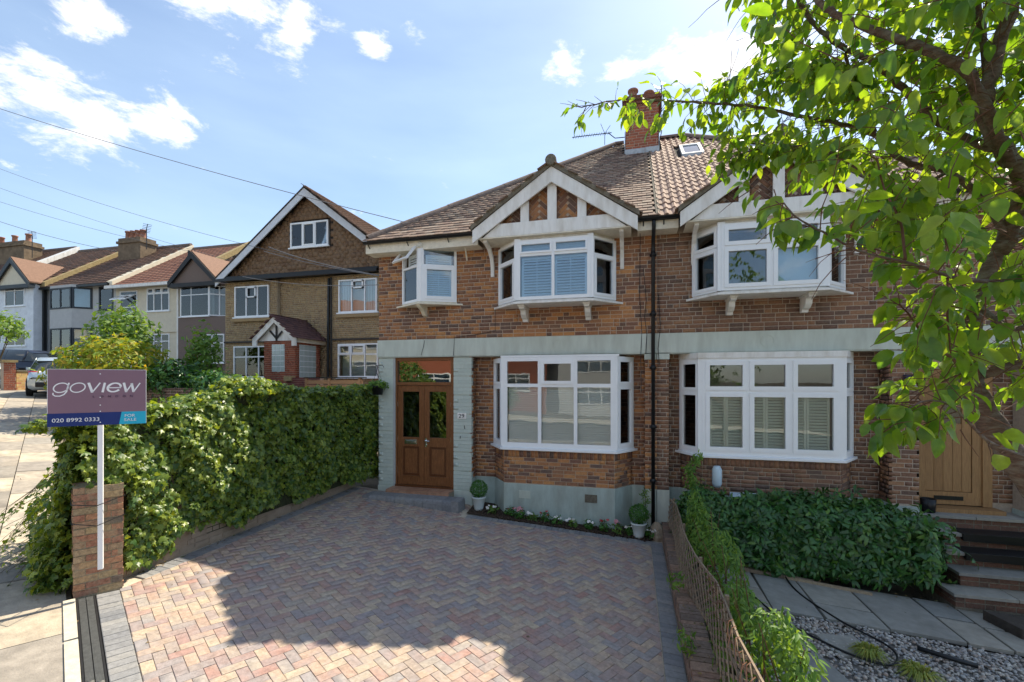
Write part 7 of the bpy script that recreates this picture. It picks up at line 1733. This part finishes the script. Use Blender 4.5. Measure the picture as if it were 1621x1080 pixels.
p1 = at(24, 603, 21.5); car('dark blue-black hatchback parked beyond the far brick pier', (p1.x, p1.y, p1.z-.05), radians(14), paintm('dark_blue_paint', (.012, .018, .04), .3), 4.3, 1.8, 1.48, 'parked cars')
p2 = at(97, 624, 18); car('pale silver-blue saloon with its red tail light beside the for-sale board', (p2.x, p2.y, p2.z-.02), radians(-31), paintm('pale_silver_paint', (.48, .56, .62), .5), 4.3, 1.76, 1.42, 'parked cars')
p0 = at(-48, 606, 20.5); car('pale silver car cut by the edge of the picture near the far pier', (p0.x, p0.y, p0.z-.05), radians(185), paintm('silver_paint', (.5, .52, .55), .6), 4.2, 1.75, 1.5, 'parked cars')
p3 = Vector((-9.5, 10.6, -1.62)); car('white and blue car whose roof shows over the ivy hedge', tuple(p3), radians(200), paintm('white_blue_paint', (.62, .68, .76), .1), 3.9, 1.7, 1.44, 'parked cars')
xx, yy, zz_ = S(-1.0, PAVW+1.1); car('white hatchback parked on the road opposite the paved drive', (xx, yy, zz_-.12), atan2(EY, EX), paintm('white_paint', (.8, .8, .8), 0), 4.1, 1.76, 1.46, 'parked cars')

# ================================================================== across the road (seen in the windows' reflections)
def opp(label, s0, s1, wallm, roofm, gcol, bayx, group='houses across the road'):
    """semi across the road, built in street coordinates"""
    t0 = PAVW+10+4; H = thing('semi_detached_house', label, 'house', S((s0+s1)/2, t0+4), group); g = S((s0+s1)/2, t0)[2]; e = g+5.2
    a, c = S(s0, t0), S(s1, t0); f_, d_ = fr2(S(s1, t0)[:2], S(s0, t0)[:2])
    ff = f_
    mid = S((s0+s1)/2, t0+3)
    # outward must face the road: test
    nx, ny = ff[3], -ff[2]
    if nx*NX+ny*NY > 0: ff, d_ = fr2(S(s0, t0)[:2], S(s1, t0)[:2])
    wins = [(d_*.12, d_*.42, g+.9, g+2.3), (d_*.58, d_*.88, g+.9, g+2.3), (d_*.12, d_*.42, g+3.4, g+4.7), (d_*.58, d_*.88, g+3.4, g+4.7)]
    b = MB(); wall_holes(b, ff, 0, d_, g-1.5, e, wins, -8, 0); b.build('wall', wallm, H)
    for w_ in wins:
        w = window(H, ff, *w_, [(w_[0]*2+w_[1])/3, (w_[0]+2*w_[1])/3], w_[3]-.4, fw=.09, glass=m_glassb, d=.05, sash=[])
        b = MB(); b.fbox(ff, w_[0], w_[1], w_[2], w_[3], -.3, -.25); b.build('net_curtain', m_net, w)
    b = MB(); ox, oy, ux, uy = ff; nx, ny = uy, -ux; P = lambda u, d, z: (ox+ux*u+nx*d, oy+uy*u+ny*d, z)
    b.add([P(-.3, .4, e-.1), P(d_+.3, .4, e-.1), P(d_+.3, -4.2, e+3.2), P(-.3, -4.2, e+3.2), P(d_+.3, -8.6, e-.1), P(-.3, -8.6, e-.1)], [(0, 1, 2, 3), (3, 2, 4, 5)]); b.build('roof', roofm, H)
    for q in (d_*.27, d_*.73):
        b = MB(); b.fprism(ff, [(q-1.6, e-.3), (q+1.6, e-.3), (q, e+1.4)], 0, .5); b.build('gable', gcol, H)
        for s in (-1, 1):
            p = [(q, e+1.35), (q, e+1.65), (q+s*1.8, e-.25), (q+s*1.8, e-.5)]
            if s > 0: p = p[::-1]
            b = MB(); b.fprism(ff, p, .5, .56); b.build('bargeboard', m_white, H)
    return H
opp('orange brick semi with white gables across the road', -9.5, 1.5, m_redb, m_rtile, m_redb, 0); opp('cream rendered semi with white gables across the road', 2.5, 13.5, m_creamr, m_rtiler, m_creamr, 0)
opp('pale grey rendered semi across the road, right of the orange brick one', -21.5, -10.5, m_greyr, m_rtiler, m_whiter, 0)
for i, (s_, t_, r_, h_) in enumerate(((1.0, PAVW+11.2, 1.4, 1.5), (-5.0, PAVW+11.5, 1.6, 1.0), (6.5, PAVW+11.4, 1.7, 1.3))):
    x, y, z = S(s_, t_); bush('front_garden_shrub', ['round shrub before the cream house across the road', 'low shrub in front of the orange brick house across the road', 'shrub at the far corner across the road'][i], 'shrub', (x, y, z+h_*.8), (r_, r_*.8, h_), 1500, .22, m_bush, [SM], 0, seed=70+i, base=(x, y, z))
x, y, z = S(-3.5, PAVW+8.6); bush('street_tree', 'leafy street tree on the pavement across the road', 'tree', (x, y, z+4.6), (2.0, 2.0, 1.9), 4500, .24, m_bush, [SM], 0, seed=75, base=(x, y, z), amp=.3, inner=.3, stem=True)

# fallen leaves and litter on the drive, the path and the pavement
fl_ = Pieces('fallen_leaf', 'fallen_leaves', M('dead_leaf', [(.16, .10, .05), (.25, .17, .07), (.10, .07, .04), (.14, .16, .05)], .8, 20, .3), [CH2, JS])
rg = np.random.default_rng(5); Q = []
for _ in range(90):
    k = rg.random()
    if k < .45: x, y = rg.uniform(-5.6, .2), rg.uniform(3.0, 8.4)
    elif k < .8: x, y = rg.uniform(1.3, 5.0), rg.uniform(5.5, 7.8)
    else: x, y, _z = S(rg.uniform(0, 8), rg.uniform(.1, 2.0))
    if y > line_y(x, 1.5): Q.append((x, y, G(x)+.006))
for _ in range(120): yq = rg.uniform(4.2, 8.7); Q.append((-5.84-.015*(yq-4)+rg.uniform(-.03, .06), yq, G(-5.85)+.008))
for _ in range(120): x = rg.uniform(1.3, 4.2); Q.append((x, 7.74+rg.uniform(-.06, .12), G(x)+.015))
for _ in range(90): Q.append((rg.uniform(.54, .74), rg.uniform(3, 8.6), -2.612))
fl_.addmany(leafmats(np.array(Q), np.tile([0, 0, 1.], (len(Q), 1)), .035, spread=.35, rng=rg), rg.integers(0, 2, len(Q))); 
lit = bpy.data.objects.new('leaf_litter', None); lit_n = len(bpy.data.objects); fl_.finish(None, 0)
for o in list(COL.objects):
    if o.name.startswith('fallen_leaves'): o['kind'] = 'stuff'; o['label'] = 'scattered dead leaves and litter on the drive, path and pavement'; o['category'] = 'litter'
bpy.data.objects.remove(lit)
